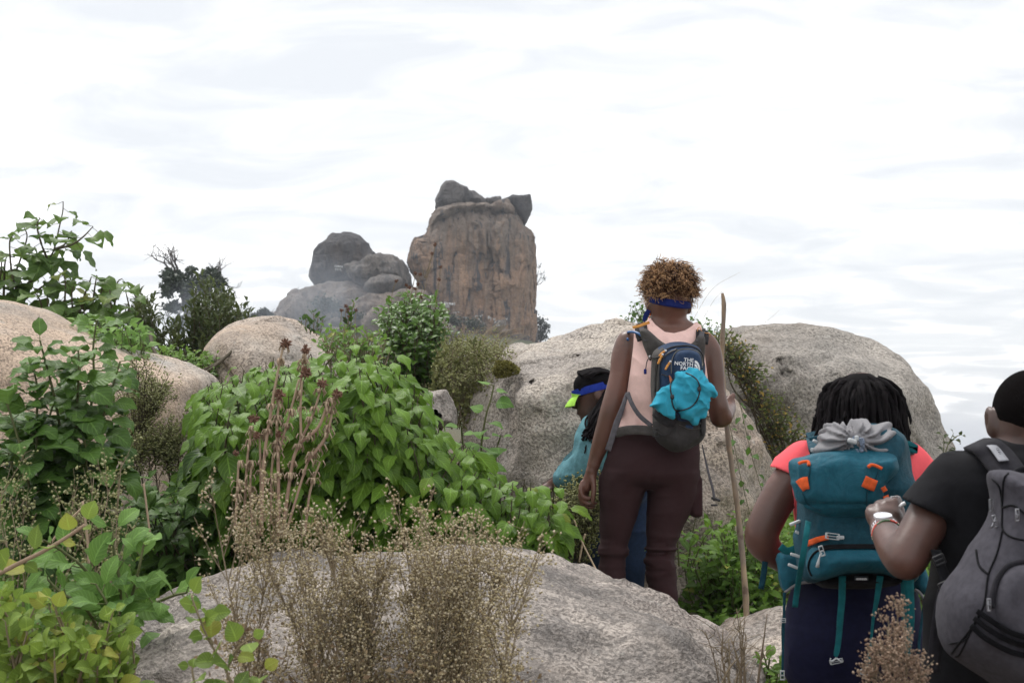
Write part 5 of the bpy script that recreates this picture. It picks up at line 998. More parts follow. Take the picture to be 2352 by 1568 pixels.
# ---------------------------------------------------------------- people and what they carry
SK1 = skin_mat('skin_warm', (0.13, 0.062, 0.042)); SK2 = skin_mat('skin_deep', (0.12, 0.055, 0.040)); SK3 = skin_mat('skin_dark', (0.085, 0.046, 0.035))
BLACKHAIR = tint_mat('hair_black', (0.004, 0.0035, 0.004), (0.014, 0.011, 0.012), rough=0.9, sheen=0.0, spec=0.1)
def ribbon(mb, pts, w, th=0.0018, side=None, tint=0.5, f=None, n=6, off=0.003, tang=(0, 1.0, 0)):
    """a flat strap: pts (k,3) centre line, w width(s); drape onto f when given"""
    c = crv(pts, n); k = len(c); w = np.interp(np.linspace(0, 1, k), np.linspace(0, 1, np.size(w)), np.atleast_1d(w).astype(float))
    t = np.gradient(c, axis=0); t /= np.linalg.norm(t, axis=1, keepdims=True) + 1e-9
    sd = np.cross(t, np.asarray(tang, float)) if side is None else np.broadcast_to(np.asarray(side, float), c.shape); sd = sd / (np.linalg.norm(sd, axis=1, keepdims=True) + 1e-9)
    cols = [c + sd * (w * q)[:, None] for q in (-0.5, -0.17, 0.17, 0.5)]
    if f is not None: cols = [drape(q, f, off=off) for q in cols]
    nn = np.cross(t, sd); nn /= np.linalg.norm(nn, axis=1, keepdims=True) + 1e-9; nn = nn * np.where(nn[:, 1:2] > 0, 1, -1)
    A = np.stack(cols, 1); Bk = A + nn[:, None] * th; V = np.concatenate([A, Bk[:, ::-1]], 1); m = 8
    i = np.arange(k - 1)[:, None] * m; j = np.arange(m)[None]; kk = (j + 1) % m
    Q = [np.stack([i + j, i + kk, i + m + kk, i + m + j], -1).reshape(-1, 4)]
    e = (k - 1) * m; Q.append(np.array([[0, 7, 6, 1], [1, 6, 5, 2], [2, 5, 4, 3], [e, e + 1, e + 6, e + 7], [e + 1, e + 2, e + 5, e + 6], [e + 2, e + 3, e + 4, e + 5]]))
    mb.add(V.reshape(-1, 3), np.concatenate(Q), tint)
def cord(mb, pts, r, f=None, n=6, off=0.003, tint=0.5, sides=6):
    c = crv(pts, n)
    if f is not None: c = drape(c, f, off=off)
    tube(mb, c, r, sides, tint)
def one(name, fn, mat, parent, *a, smooth=True, **k):
    mb = MB(); fn(mb, *a, **k); return mb.build(name, mat, parent, smooth)
def pillow(poly, y, D, rx, corner=1.0, n=3, disp=None, tilt=0.0, yf=None):
    """soft shape with outline poly (x, z rows) about depth y"""
    q = np.asarray(poly, float)
    if n: q = crv(np.vstack([q, q[:1]]), n)[:-1]
    zm = q[:, 1].mean()
    def f(p):
        a = sdpoly(p[:, 0], p[:, 2], q) + rx; yc = y + tilt * (p[:, 2] - zm); e = (np.abs(p[:, 1] - yc) - D) * (rx / (D * corner)) + rx
        r = np.hypot(np.maximum(a, 0), np.maximum(e, 0)) + np.minimum(np.maximum(a, e), 0) - rx
        return r - (disp(p) if disp else 0)
    return f, q
def bnd(q, y0, y1, m=0.02): return (q[:, 0].min() - m, y0, q[:, 1].min() - m), (q[:, 0].max() + m, y1, q[:, 1].max() + m)
def secs(D, rows, yo=0.0):
    """rows (v, uL, uR, cy, ry) -> loft sections"""
    o = []
    for v, a, b, cy, ry in rows:
        A = P(a, v, D); B = P(b, v, D); o.append((A[2], (A[0] + B[0]) / 2, D + cy + yo, (B[0] - A[0]) / 2, ry))
    return o
def tri(D, rows):
    """rows (u, v, dy, r in picture units) -> chain points"""
    a = np.asarray(rows, float); p = P(a[:, 0], a[:, 1], D + a[:, 2]); return np.hstack([p, (a[:, 3] * D / F)[:, None]])
def wr(p, fx, fy, fz, s=0):
    """cloth wrinkles: ridged noise"""
    return (1 - np.abs(vnoise(p * np.array([fx, fy, fz]), s))) ** 3
def buckle(mb, c, w, h, th=0.004, ang=0.0):
    R = np.array([[math.cos(ang), 0, -math.sin(ang)], [0, 1, 0], [math.sin(ang), 0, math.cos(ang)]])
    for dx, dz, sx, sz in ((0, h / 2, w, h * .18), (0, -h / 2, w, h * .18), (-w / 2, 0, w * .16, h * 1.15), (w / 2, 0, w * .16, h * 1.15), (0, 0, w * .9, h * .14)):
        box(mb, np.asarray(c) + R @ np.array([dx, 0, dz]), (sx, th, sz), R, 0.5, bev=min(sx, sz, th) * .45)

# ================= woman with the walking stick =================
D1 = 5.6
par1 = empty('person', gpt(1465, D1), 'woman in pink tank top and brown leggings, curly golden hair, holding a stick', 'person')
tors = secs(D1, [(700, 1500, 1572, 0.0, .055), (728, 1499, 1574, .0, .056), (742, 1486, 1592, .0, .06), (752, 1462, 1612, .01, .07), (768, 1450, 1622, .01, .085), (800, 1446, 1626, .0, .10), (850, 1446, 1622, .0, .11), (900, 1450, 1616, .0, .11), (950, 1440, 1608, .01, .10), (985, 1424, 1602, .01, .10), (1015, 1410, 1602, .01, .11), (1050, 1396, 1602, .0, .13), (1085, 1388, 1602, .0, .14), (1108, 1386, 1600, .0, .12), (1120, 1398, 1588, .01, .09)])
legL = secs(D1, [(1085, 1388, 1492, .0, .12), (1125, 1382, 1480, .0, .105), (1160, 1382, 1466, .0, .095), (1200, 1382, 1454, .0, .085), (1250, 1381, 1438, .0, .068), (1275, 1381, 1433, -.005, .062), (1300, 1380, 1431, -.01, .060), (1340, 1379, 1432, -.015, .062), (1400, 1378, 1434, -.01, .06), (1500, 1392, 1430, .0, .042), (1590, 1396, 1426, .01, .036), (1612, 1396, 1426, .01, .036)])
legR = secs(D1, [(1085, 1494, 1602, .0, .12), (1125, 1491, 1600, .0, .105), (1160, 1490, 1590, .0, .095), (1200, 1489, 1570, .0, .085), (1250, 1490, 1549, .0, .070), (1275, 1490, 1546, -.005, .064), (1300, 1490, 1545, -.01, .062), (1350, 1493, 1549, -.015, .065), (1400, 1494, 1552, -.01, .062), (1500, 1504, 1544, .0, .042), (1590, 1508, 1538, .01, .036), (1612, 1508, 1538, .01, .036)])
armL = tri(D1, [(1442, 785, .0, 26), (1430, 818, -.01, 24), (1424, 860, -.02, 22), (1415, 900, -.03, 22.5), (1406, 938, -.03, 24), (1395, 975, -.02, 22.5), (1381, 1015, -.01, 19), (1369, 1050, .0, 14.5), (1360, 1078, .0, 12)])
armR = tri(D1, [(1618, 785, .0, 24), (1633, 808, -.01, 22), (1640, 850, -.02, 21), (1643, 895, -.02, 20.5), (1650, 935, -.02, 22), (1655, 958, .0, 21)])
forR = tri(D1, [(1655, 958, .0, 23), (1666, 950, .07, 19), (1673, 940, .14, 15), (1675, 932, .19, 12.5)])
FGS = [[(1339, 1108, .0, 6.5), (1334, 1124, -.01, 5.8), (1338, 1139, -.015, 5.2), (1348, 1144, -.015, 4.6), (1359, 1143, -.01, 4.2)],
       [(1344, 1112, .01, 6.5), (1333, 1138, .0, 5.6), (1341, 1152, -.01, 5.0), (1355, 1157, -.01, 4.6), (1368, 1155, -.01, 4.0)],
       [(1349, 1115, .02, 6), (1336, 1150, .015, 5.2), (1347, 1163, .005, 4.8), (1364, 1163, .005, 4.0)],
       [(1354, 1116, .03, 5.5), (1338, 1158, .025, 4.6), (1343, 1168, .02, 4.2), (1348, 1175, .02, 3.4)],
       [(1361, 1098, -.01, 8), (1364, 1116, -.02, 6.2), (1363, 1135, -.025, 5.4), (1361, 1152, -.025, 4.4)]]
HGR = [[(1670, 924 + k * 9 - 4, .17, 6), (1684 + (3 if k in (1, 2) else 0), 908 + k * 11, .19, 6.0), (1689 + (2 if k in (1, 2) else 0), 910 + k * 11, .235, 5.2), (1679, 912 + k * 11, .27, 4.8), (1668, 913 + k * 11, .255, 4.2)] for k in range(4)] + [[(1664, 930, .18, 7), (1655, 918, .20, 6), (1653, 908, .24, 5), (1662, 902, .265, 4.2)]]
head1 = P(1537, 672, D1)
def f_t1(p):
    a = loft(p, tors, 2.3); r = np.minimum(ell(p, head1 + [0, -.005, -.012], (.078, .098, .115)), 9)
    r = smin(r, ell(p, head1 + [0.0, .065, -.065], (.055, .05, .055)), .03)       # jaw, turned away
    r = smin(r, ell(p, head1 + [0.0, .10, -.035], (.012, .018, .02)), .012)        # nose
    for s in (-1, 1): r = smin(r, ell(p, P(1537 + s * 47, 702, D1) + [0, .01, 0], (.010, .020, .031)), .008)
    return smin(a, r, .03)
def f_arm1(p):
    q = smin(chain(p, armL, .01), smin(chain(p, armR, .01), chain(p, forR, .01), .012), .001)
    q = smin(q, ell(p, P(1672, 957, D1 - .005), (.016, .03, .026)), .015)
    h = smin(cap(p, P(1357, 1085, D1), P(1345, 1118, D1 + .01), .020, .022), cap(p, P(1362, 1090, D1), P(1352, 1116, D1 + .02), .016, .016), .01)
    for g_ in FGS: h = smin(h, chain(p, tri(D1, g_), .003, 2), .004)
    q = smin(q, h, .012)
    h2 = cap(p, P(1675, 932, D1 + .18), P(1672, 925, D1 + .20), .022, .020)
    for g_ in HGR: h2 = smin(h2, chain(p, tri(D1, g_), .003, 2), .005)
    return smin(q, h2, .012)
def f_leg1(p): return smin(loft(p, legL, 2.1), loft(p, legR, 2.1), .005)
def f_low1(p): return smin(loft(p, tors, 2.3), f_leg1(p), .015)
def f_body1(p): return smin(smin(f_t1(p), f_arm1(p), .016), f_leg1(p), .02)
lo = P(1320, 1600, D1); hi = P(1700, 610, D1)
V, Q = nets(f_body1, (lo[0], D1 - .17, P(1500, 1625, D1)[2]), (hi[0], D1 + .31, hi[2]), .0064)
mk('body', V, Q, SK1, par1)
zw = P(1500, 984, D1)[2]; zc = P(1500, 1600, D1)[2]
def f_leg_cloth(p):
    b = f_low1(p) - .0055
    lv = proj(p)[1]
    kn = np.exp(-((lv - 1262) / 26) ** 2) * .55 + np.exp(-((lv - 1300) / 40) ** 2) * .6 * (p[:, 0] > P(1465, 1200, D1)[0]) + .10
    b = b - .016 * kn * np.clip(wr(p, 5, 5, 30, 3) * 1.2 + .5 * wr(p + [0, 0, .4], 9, 9, 55, 7) - .2, 0, 1) - .003 * vnoise(p * 18, 4)
    cr_ = P(1487, 1100, D1); b = b + .0035 * np.exp(-((p[:, 0] - cr_[0]) / .010) ** 2) * np.exp(-((lv - 1105) / 28) ** 2) * (p[:, 1] < D1)
    b = smin(b, rbox(p, P(1598, 1140, D1), (.045, .10, .16), .018), .01); b = smin(b, rbox(p, P(1386, 1120, D1 + .02), (.035, .09, .11), .015), .01)
    bd = np.abs(p[:, 2] - zw + .045 + .012 * np.cos((p[:, 0] - cr_[0]) * 16)) ; b = b + .0015 * np.exp(-(bd / .003) ** 2)
    return smax(smax(b, p[:, 2] - zw - .02, .004), zc - p[:, 2], .004)
V, Q = nets(f_leg_cloth, (lo[0], D1 - .18, zc - .01), (hi[0], D1 + .18, zw + .04), .006)
mk('leggings', V, Q, fabric('leggings_brown', (0.036, 0.017, 0.0185), rough=0.8, sheen=0.04, fold=0.25, fscale=20, var=.1), par1)
sl, sr = P(1452, 800, D1)[0], P(1626, 800, D1)[0]
def f_shirt1(p):
    u, v = proj(p)
    b = loft(p, tors, 2.3) - .011 - .012 * wr(p, 8, 8, 3.0, 12) * smooth01((v - 780) / 60) - .007 * wr(p + p[:, [2, 2, 0]] * .5, 12, 12, 7, 13) - .004 * vnoise(p * 12, 5)
    low = np.exp(-((v - 975) / 22) ** 2); b = b - .010 * low * (0.5 + 0.5 * np.sin(p[:, 0] * 95 + 3 * vnoise(p * 9, 6)))
    al = np.interp(v, [740, 790, 840, 900, 920], [1457, 1455, 1449, 1440, 1380]); ar = np.interp(v, [740, 790, 840, 900, 920], [1610, 1616, 1622, 1630, 1680])
    b = smax(b, (al - u) * D1 / F, .004); b = smax(b, (u - ar) * D1 / F, .004)
    nl = np.interp(u, [1440, 1492, 1506, 1527, 1548, 1575, 1590, 1605, 1640], [700, 728, 746, 762, 765, 758, 748, 728, 700]); b = smax(b, (nl - v) * D1 / F * .8, .004)
    return smax(b, zw - .012 * np.sin(p[:, 0] * 14 + 1) - p[:, 2], .003)
V, Q = nets(f_shirt1, (lo[0], D1 - .16, zw - .03), (hi[0], D1 + .16, P(1500, 715, D1)[2]), .0055)
mk('tank_top', V, Q, fabric('tank_pink', (0.86, 0.585, 0.53), rough=0.9, fold=0.8, fscale=14, var=.06), par1)
# draped neckline roll
mb = MB(); cord(mb, P([1494, 1503, 1520, 1545, 1572, 1592, 1602], [738, 752, 766, 772, 764, 752, 742], D1 - .02), np.array([.008] * 37), f=lambda p: f_t1(p) - .004, off=.0); mb.build('neckline', bpy.data.materials['tank_pink'], par1)
# curly hair: about two hundred twisted tufts
rs = np.random.RandomState(3); hc = head1 + np.array([0.002, -.012, .024]); nc = 230
gi = np.arange(nc) + .5; zc_ = 1 - 1.42 * gi / nc; az = gi * 2.39996; cd = np.stack([np.sqrt(1 - zc_ ** 2) * np.cos(az), np.sqrt(1 - zc_ ** 2) * np.sin(az), zc_], 1) + rs.randn(nc, 3) * .06
cd /= np.linalg.norm(cd, axis=1, keepdims=True); cd = cd[~((cd[:, 1] > .62) & (cd[:, 2] < .12))]; nc = len(cd); per = 14; ci = np.repeat(np.arange(nc), per); n = len(ci); k = np.linspace(0, 1, 11)
bend = cd + rs.randn(nc, 3) * .30; bend /= np.linalg.norm(bend, axis=1, keepdims=True); cl_ = .032 + .030 * rs.rand(nc); ctin = rs.randn(nc) * .16
root = hc + cd[ci] * np.array([.068, .084, .062]) + rs.randn(n, 3) * .0075; dd = bend[ci] + rs.randn(n, 3) * .24; dd /= np.linalg.norm(dd, axis=1, keepdims=True); a_ = np.cross(dd, rs.randn(nc, 3)[ci]); a_ /= np.linalg.norm(a_, axis=1, keepdims=True); b_ = np.cross(dd, a_)
L_ = cl_[ci] * (.75 + .45 * rs.rand(n)); ph = (rs.rand(nc)[ci] * 6.28 + rs.randn(n) * .7)[:, None] + k[None] * rs.uniform(8, 15, nc)[ci][:, None]; rr = (.0045 + .0060 * rs.rand(n))[:, None] * (0.45 + .55 * k[None])
C = root[:, None] + dd[:, None] * (L_[:, None] * k[None])[..., None] + a_[:, None] * (rr * np.cos(ph))[..., None] + b_[:, None] * (rr * np.sin(ph))[..., None] + np.array([0, 0, -1.0]) * (.010 * k ** 2)[None, :, None]
mb = MB(); tubes(mb, C, np.linspace(.0021, .0010, 11)[None].repeat(n, 0), 3, np.clip(k[None] ** 1.6 * 1.05 - .10 + ctin[ci][:, None] + rs.randn(n, 1) * .08, 0, 1))
box(mb, hc, (.148, .178, .142), None, 0.0, bev=.09)
CURL = tint_mat('hair_curls', (0.008, 0.006, 0.006), (0.70, 0.42, 0.21), mid=(0.12, 0.05, 0.022), rough=0.6)
mb.build('hair', CURL, par1)
# headband, earring
mb = MB(); th = np.linspace(0, 2 * math.pi, 41); hb = np.stack([head1[0] + .082 * np.cos(th), head1[1] - .004 + .100 * np.sin(th), head1[2] - .036 - .012 * np.cos(th) + .018 * np.sin(th)], 1)
hw = .030; A = hb + [0, 0, hw / 2]; Bq = hb - [0, 0, hw / 2]; cen = np.array([head1[0], head1[1], 0]); o = hb - cen; o[:, 2] = 0; o /= np.linalg.norm(o, axis=1, keepdims=True)
pr = [A * 1, hb + [0, 0, .007] + o * .0035, hb - [0, 0, .006] + o * .0015, hb - [0, 0, .010] + o * .004, Bq + o * -.004]; V = np.stack(pr, 1); i = np.arange(40)[:, None] * 5; j = np.arange(4)[None]
mb.add(V.reshape(-1, 3), np.stack([i + j, i + 5 + j, i + 6 + j, i + 1 + j], -1).reshape(-1, 4))
ribbon(mb, P([1491, 1484, 1478], [712, 724, 738], D1 - .03), [.018, .022, .01]); mb.build('headband', fabric('band_blue', (0.012, 0.022, 0.13), fold=.3), par1)
mb = MB(); th = np.linspace(0, 2 * math.pi, 25); c = P(1491, 722, D1 - .01); tube(mb, np.stack([c[0] + .011 * np.cos(th) * .5, c[1] + .011 * np.cos(th), c[2] + .011 * np.sin(th)], 1), .0022, 6, cap=False); mb.build('earring', plain('orange_plastic', (0.75, 0.16, 0.03), 0.4), par1)
for u_, uu in ((1411, 1411), (1523, 1523)):
    b0 = P(uu, 1612, D1 + .01); gz = float(ground_z(b0[0], D1)); f = lambda p: smin(smin(ell(p, (b0[0], D1 + .06, gz + .035), (.045, .13, .045)), cap(p, (b0[0], D1 + .005, gz + .05), (b0[0], D1 + .005, gz + .11), .045, .043), .03), rbox(p, (b0[0], D1 + .055, gz + .012), (.085, .26, .03), .012), .006)
    V, Q = nets(f, (b0[0] - .07, D1 - .10, gz - .02), (b0[0] + .07, D1 + .22, gz + .17), .008); mk('shoe', V, Q, plain('shoe_grey', (0.12, 0.12, 0.13), .8), par1)

# walking stick
mb = MB(); rows = [(1659, 673, .24, 3.0), (1662, 690, .24, 5.2), (1663, 715, .24, 5.4), (1660, 770, .24, 5.6), (1658, 830, .24, 5.6), (1662, 890, .235, 5.8), (1667, 950, .23, 6.2), (1673, 1010, .22, 6.3), (1682, 1080, .20, 6.3), (1692, 1150, .18, 6.5), (1701, 1230, .16, 6.8), (1709, 1320, .13, 7.0), (1714, 1400, .11, 7.4), (1716, 1470, .09, 7.4), (1718, 1600, .05, 7.2)]
a = crv(tri(D1, rows), 5); rr = a[:, 3] * (1 + .06 * np.sin(np.arange(len(a)) * .9) + .10 * np.exp(-((np.arange(len(a)) % 14 - 7) / 1.2) ** 2)); tube(mb, a[:, :3] + .0015 * fbm(a[:, :3] * 20, 2, 3)[:, None], rr, 10, 0.5)
WOODM, t, b, o = new_mat('stick_wood'); g = mapping(t, (1, 1, .18)); c = mix(t, ramp(t, noise(t, 30, 5, .6, .5, g), [(.4, g1(0)), (.6, g1(1))]), (0.33, 0.24, 0.15), (0.20, 0.15, 0.105)); c = mix(t, ramp(t, noise(t, 5, 3, .6, 0, mapping(t)), [(.5, g1(0)), (.6, g1(.6))]), c, (0.16, 0.135, 0.115))
c = mix(t, ramp(t, noise(t, 22, 2, .5, 0, mapping(t)), [(.66, g1(0)), (.72, g1(.7))]), c, (0.09, 0.05, 0.035)); L(t, c, b.inputs['Base Color']); b.inputs['Roughness'].default_value = .7; bump(t, b, noise(t, 60, 4, .6, .3, g), .5, .003)
mb.build('walking_stick', WOODM, label='tall bare wooden walking stick with a pointed tip held by the woman in brown leggings', cat='walking stick')

# day pack of the woman with the stick
GREY = fabric('pack_grey', (0.095, 0.088, 0.084), fold=.45, fscale=18); DGREY = fabric('pack_dark_grey', (0.045, 0.042, 0.042), fold=.5, fscale=20); NAVYB = fabric('pack_blue', (0.028, 0.052, 0.105), fold=.4, fscale=16, rough=.7)
MESH = fabric('pack_mesh', (0.030, 0.028, 0.030), weave=260, fold=.8, fscale=60); ORG = plain('pull_orange', (0.62, 0.27, 0.05), .6); STRAP = fabric('strap_grey', (0.105, 0.10, 0.11), fold=.1, weave=500); WEDGE = fabric('piping_grey', (0.17, 0.17, 0.155), fold=.1)
BLK = plain('buckle_black', (0.012, 0.012, 0.014), .45); SILV = plain('metal_pale', (0.55, 0.56, 0.58), .3, .6)
px = lambda pts, d: P([q[0] for q in pts], [q[1] for q in pts], d)[:, [0, 2]]
pk = empty('backpack', P(1560, 1038, D1 - .2), 'small grey and blue day pack worn over the pink tank top', 'backpack')
pol = px([(1497, 937), (1496, 893), (1495, 850), (1496, 821), (1502, 806), (1525, 791), (1558, 786), (1596, 790), (1612, 803), (1619, 828), (1621, 870), (1622, 915), (1621, 981), (1613, 1010), (1588, 1029), (1563, 1038), (1536, 1034), (1508, 1014), (1498, 985)], D1 - .2)
yb = D1 - .205
fp1, q1 = pillow(pol, yb, .085, .055, 1.0, 3, lambda p: .004 * vnoise(p * 16, 21) + .004 * wr(p, 14, 14, 9, 22) - .004)
zs = P(1500, 962, D1 - .25)[2]
V, Q = nets(fp1, *bnd(q1, D1 - .31, D1 - .09), .0055)
o = mk('bag', V, Q, NAVYB, pk)
m0 = V[:, 2] < zs; vq = V[Q].mean(1)
o.data.materials.append(DGREY); o.data.materials.append(GREY)
uq, vqv = proj(vq); mi = np.where(vqv > 968, 1, np.where((uq < 1512) | (vq[:, 1] > yb + .01), 2, 0)); o.data.polygons.foreach_set('material_index', mi.astype(np.int32))
# front pocket bulge, piping, zips
pol2 = px([(1541, 960), (1542, 870), (1543, 830), (1552, 808), (1575, 801), (1600, 806), (1611, 822), (1614, 870), (1613, 960)], D1 - .28)
fp2, q2 = pillow(pol2, yb - .06, .05, .022, 1.0, 3, lambda p: .002 * vnoise(p * 20, 25)); fpp = lambda p: np.minimum(fp1(p), fp2(p))
V, Q = nets(fp2, *bnd(q2, D1 - .34, D1 - .20), .005); mk('front_pocket', V, Q, NAVYB, pk)
yk = D1 - .40
def on(pts, d=yk): return P([q[0] for q in pts], [q[1] for q in pts], d)
one('piping', cord, WEDGE, pk, on([(1542, 858), (1543, 828), (1554, 807), (1575, 801), (1600, 806), (1612, 822), (1615, 860)]), .0022, f=fpp, off=.001)
one('piping', cord, DGREY, pk, on([(1505, 900), (1506, 850), (1512, 820), (1530, 803), (1556, 795), (1590, 796), (1612, 812), (1617, 840)]), .0032, f=fpp, off=.001)
one('zip', ribbon, BLK, pk, on([(1514, 900), (1513, 850), (1520, 826), (1538, 809), (1556, 801)]), .006, f=fpp, off=.003)
one('side_panel', ribbon, GREY, pk, on([(1502, 935), (1500, 890), (1502, 850), (1510, 815), (1524, 800)]), [.014, .018, .020, .018, .012], f=fpp, off=.002)
for pl in ([(1529, 805), (1520, 811), (1514, 818)], [(1522, 814), (1516, 825), (1511, 836)], [(1540, 830), (1533, 840), (1528, 849)]):
    one('zip_pull', cord, ORG, pk, on(pl), np.array([.0045, .0035, .0045, .0048, .0035, .004, .0045, .005, .004, .004, .004, .0045, .003]), f=fpp, off=.008)
    one('zip_slider', lambda mb, c: box(mb, c, (.008, .005, .008), None, .5, .002), SILV, pk, drape(on([pl[0]]), fpp, off=.010)[0])
one('bungee', cord, BLK, pk, on([(1493, 818), (1504, 822), (1520, 818)]), .0022, f=fpp, off=.004)
one('bungee', cord, BLK, pk, on([(1493, 818), (1486, 830), (1483, 848)], D1 - .21), .0018)
one('cord_end', lambda mb, c: box(mb, c, (.011, .008, .020), None, .5, .003), fabric('cord_blue', (.02, .03, .16)), pk, P(1482, 853, D1 - .21))
one('cord_lock', lambda mb, c: box(mb, c, (.009, .008, .010), None, .5, .003), SILV, pk, P(1493, 819, D1 - .22))
one('cord_lock', lambda mb, c: box(mb, c, (.006, .004, .030), basis((.3, 0, 1)), .5, .001), BLK, pk, drape(on([(1528, 862)]), fpp, off=.006)[0])
one('trim_flash', ribbon, plain('flash_orange', (.62, .20, .09), .7), pk, on([(1537, 862), (1541, 872), (1541, 882)]), [.004, .010, .006], f=fpp, off=.003)
# mesh pockets and lower seams
one('mesh_pocket', ribbon, MESH, pk, on([(1502, 945), (1520, 955), (1540, 965), (1552, 972)]), [.030, .052, .056, .030], f=fpp, off=.003)
one('mesh_pocket', ribbon, MESH, pk, on([(1617, 930), (1616, 960), (1614, 1000)]), [.014, .018, .010], f=fpp, off=.003)
one('piping', cord, DGREY, pk, on([(1500, 985), (1525, 1000), (1545, 985), (1556, 965)]), .002, f=fpp, off=.001)
one('piping', cord, BLK, pk, on([(1556, 966), (1580, 974), (1611, 972)]), .003, f=fpp, off=.001)
one('piping', cord, GREY, pk, on([(1560, 975), (1585, 985), (1612, 983)]), .002, f=fpp, off=.001)
one('label', ribbon, NAVYB, pk, on([(1575, 978), (1592, 981)]), .012, f=fpp, off=.002)
# harness
fbk = lambda p: np.minimum(np.minimum(f_body1(p) - .012, fp1(p)), 9)
pol3 = px([(1496, 830), (1484, 800), (1477, 775), (1470, 758), (1484, 752), (1500, 765), (1520, 780), (1545, 791), (1580, 791), (1598, 782), (1607, 768), (1622, 772), (1624, 800), (1620, 840), (1600, 812), (1558, 800), (1515, 812)], D1 - .17)
fy, qy = pillow(pol3, D1 - .118, .032, .02, 1, 3, lambda p: .003 * vnoise(p * 22, 27), tilt=-.25); V, Q = nets(fy, *bnd(qy, D1 - .20, D1 - .03), .005); mk('yoke', V, Q, GREY, pk)
for pl in ([(1478, 778, -.10), (1473, 762, -.075), (1472, 748, -.03), (1478, 745, .04), (1484, 760, .10)], [(1612, 785, -.10), (1614, 770, -.08), (1612, 757, -.03), (1606, 755, .04), (1600, 770, .10)]):
    a = np.array(pl); one('shoulder_strap', ribbon, MESH, pk, P(a[:, 0], a[:, 1], D1 + a[:, 2] - .012), .050, th=.008, side=(1, 0, .3 if a[0, 0] < 1500 else -.3))
for pl in ([(1486, 782), (1478, 765), (1473, 752)], [(1604, 784), (1611, 770), (1613, 760)]):
    a = np.array(pl); one('webbing', ribbon, STRAP, pk, P(a[:, 0], a[:, 1], D1 - np.array([.155, .115, .07])), .020, side=(1, 0, .25 if a[0, 0] < 1500 else -.25))
one('hydration_tube', cord, plain('tube_blue', (0.02, 0.10, 0.28), .35), pk, P([1494, 1480, 1462, 1446, 1440, 1442], [792, 775, 764, 762, 768, 780], D1 - np.array([.14, .12, .09, .05, .0, .05])), .0055)
one('orange_tab', ribbon, ORG, pk, P([1453, 1466, 1480, 1492], [752, 749, 744, 740], D1 - np.array([.10, .10, .09, .06])), .011)
one('orange_tab', ribbon, ORG, pk, P([1601, 1603, 1608, 1612, 1622, 1630, 1631], [762, 753, 752, 760, 764, 765, 772], D1 - .07), .010, side=(0, 1, .2))
one('hip_belt', ribbon, GREY, pk, P([1414, 1440, 1470, 1505], [994, 988, 987, 990], D1 - np.array([.10, .135, .15, .17])), .036, th=.004)
one('buckle', buckle, BLK, pk, P(1506, 993, D1 - .255), .020, .030)
one('webbing', ribbon, STRAP, pk, P([1441, 1452, 1470, 1497], [900, 928, 955, 978], D1 - np.array([.12, .15, .17, .19])), .017)
one('webbing', ribbon, STRAP, pk, P([1440, 1430, 1417, 1404, 1396], [905, 935, 970, 1010, 1034], D1 - np.array([.11, .15, .17, .18, .18])), [.015, .018, .024, .022, .024])
one('webbing', ribbon, STRAP, pk, P([1613, 1616, 1622, 1630, 1638, 1641], [1020, 1035, 1062, 1095, 1125, 1150], D1 - np.array([.18, .17, .16, .16, .16, .16])), [.004, .005, .008, .010, .010, .010], side=(.9, .4, 0))
one('buckle', lambda mb, c: (box(mb, c, (.022, .010, .034), basis((.35, 0, 1)), .5, .003), box(mb, c + [-.006, 0, -.022], (.026, .009, .008), None, .5, .003)), BLK, pk, P(1644, 1146, D1 - .16))
# logo
def text_mesh(s, size, align='RIGHT'):
    cu = bpy.data.curves.new('txt', 'FONT'); cu.body = s; cu.size = size; cu.align_x = align; cu.extrude = 0; cu.space_line = .82; cu.resolution_u = 2; cu.offset = size * .018
    o = bpy.data.objects.new('txt', cu); COL.objects.link(o); dg = bpy.context.evaluated_depsgraph_get(); me = bpy.data.meshes.new_from_object(o.evaluated_get(dg))
    V = np.array([v.co[:] for v in me.vertices]); me.calc_loop_triangles(); T = np.array([t.vertices[:] for t in me.loop_triangles]); bpy.data.objects.remove(o); bpy.data.meshes.remove(me); return V, T
def decal(mb, V, T, c, ang, f, sx=1.0, off=.0035, R=None):
    ca, sa = math.cos(ang), math.sin(ang); X = V[:, 0] * sx * ca - V[:, 1] * sa; Z = V[:, 0] * sx * sa + V[:, 1] * ca
    W = np.stack([c[0] + X, np.full(len(X), c[1]), c[2] + Z], 1); W = drape(W, f, off=off, end=.8); mb.add(W, T, .5)
WHT = plain('print_white', (0.72, 0.73, 0.74), .6); k_ = D1 / F
V, T = text_mesh('THE\nNORTH\nFACE', 11.0 * k_); c = P(1593, 831.5, yk); mb = MB(); decal(mb, V, T, c, math.radians(-5), fpp, 1.05, off=.0030)
def arc(r0, r1, n=14): th = np.linspace(0, math.pi / 2, n); A = np.stack([np.concatenate([r0 * np.cos(th), r1 * np.cos(th)]), np.concatenate([r0 * np.sin(th), r1 * np.sin(th)])], 1); i = np.arange(n - 1); return np.hstack([A, np.zeros((2 * n, 1))]), np.concatenate([np.stack([i, i + 1, i + n], 1), np.stack([i + 1, i + n + 1, i + n], 1)])
for r0, r1 in ((0.1, 4.2), (5.2, 8.2), (9.2, 12.5)):
    A, T2 = arc(r0 * k_, r1 * k_); A[:, 1] *= 1.7; decal(mb, A, T2, P(1594.5, 850, yk), math.radians(-4), fpp, 1.0, off=.0030)
mb.build('logo', WHT, pk, smooth=False)
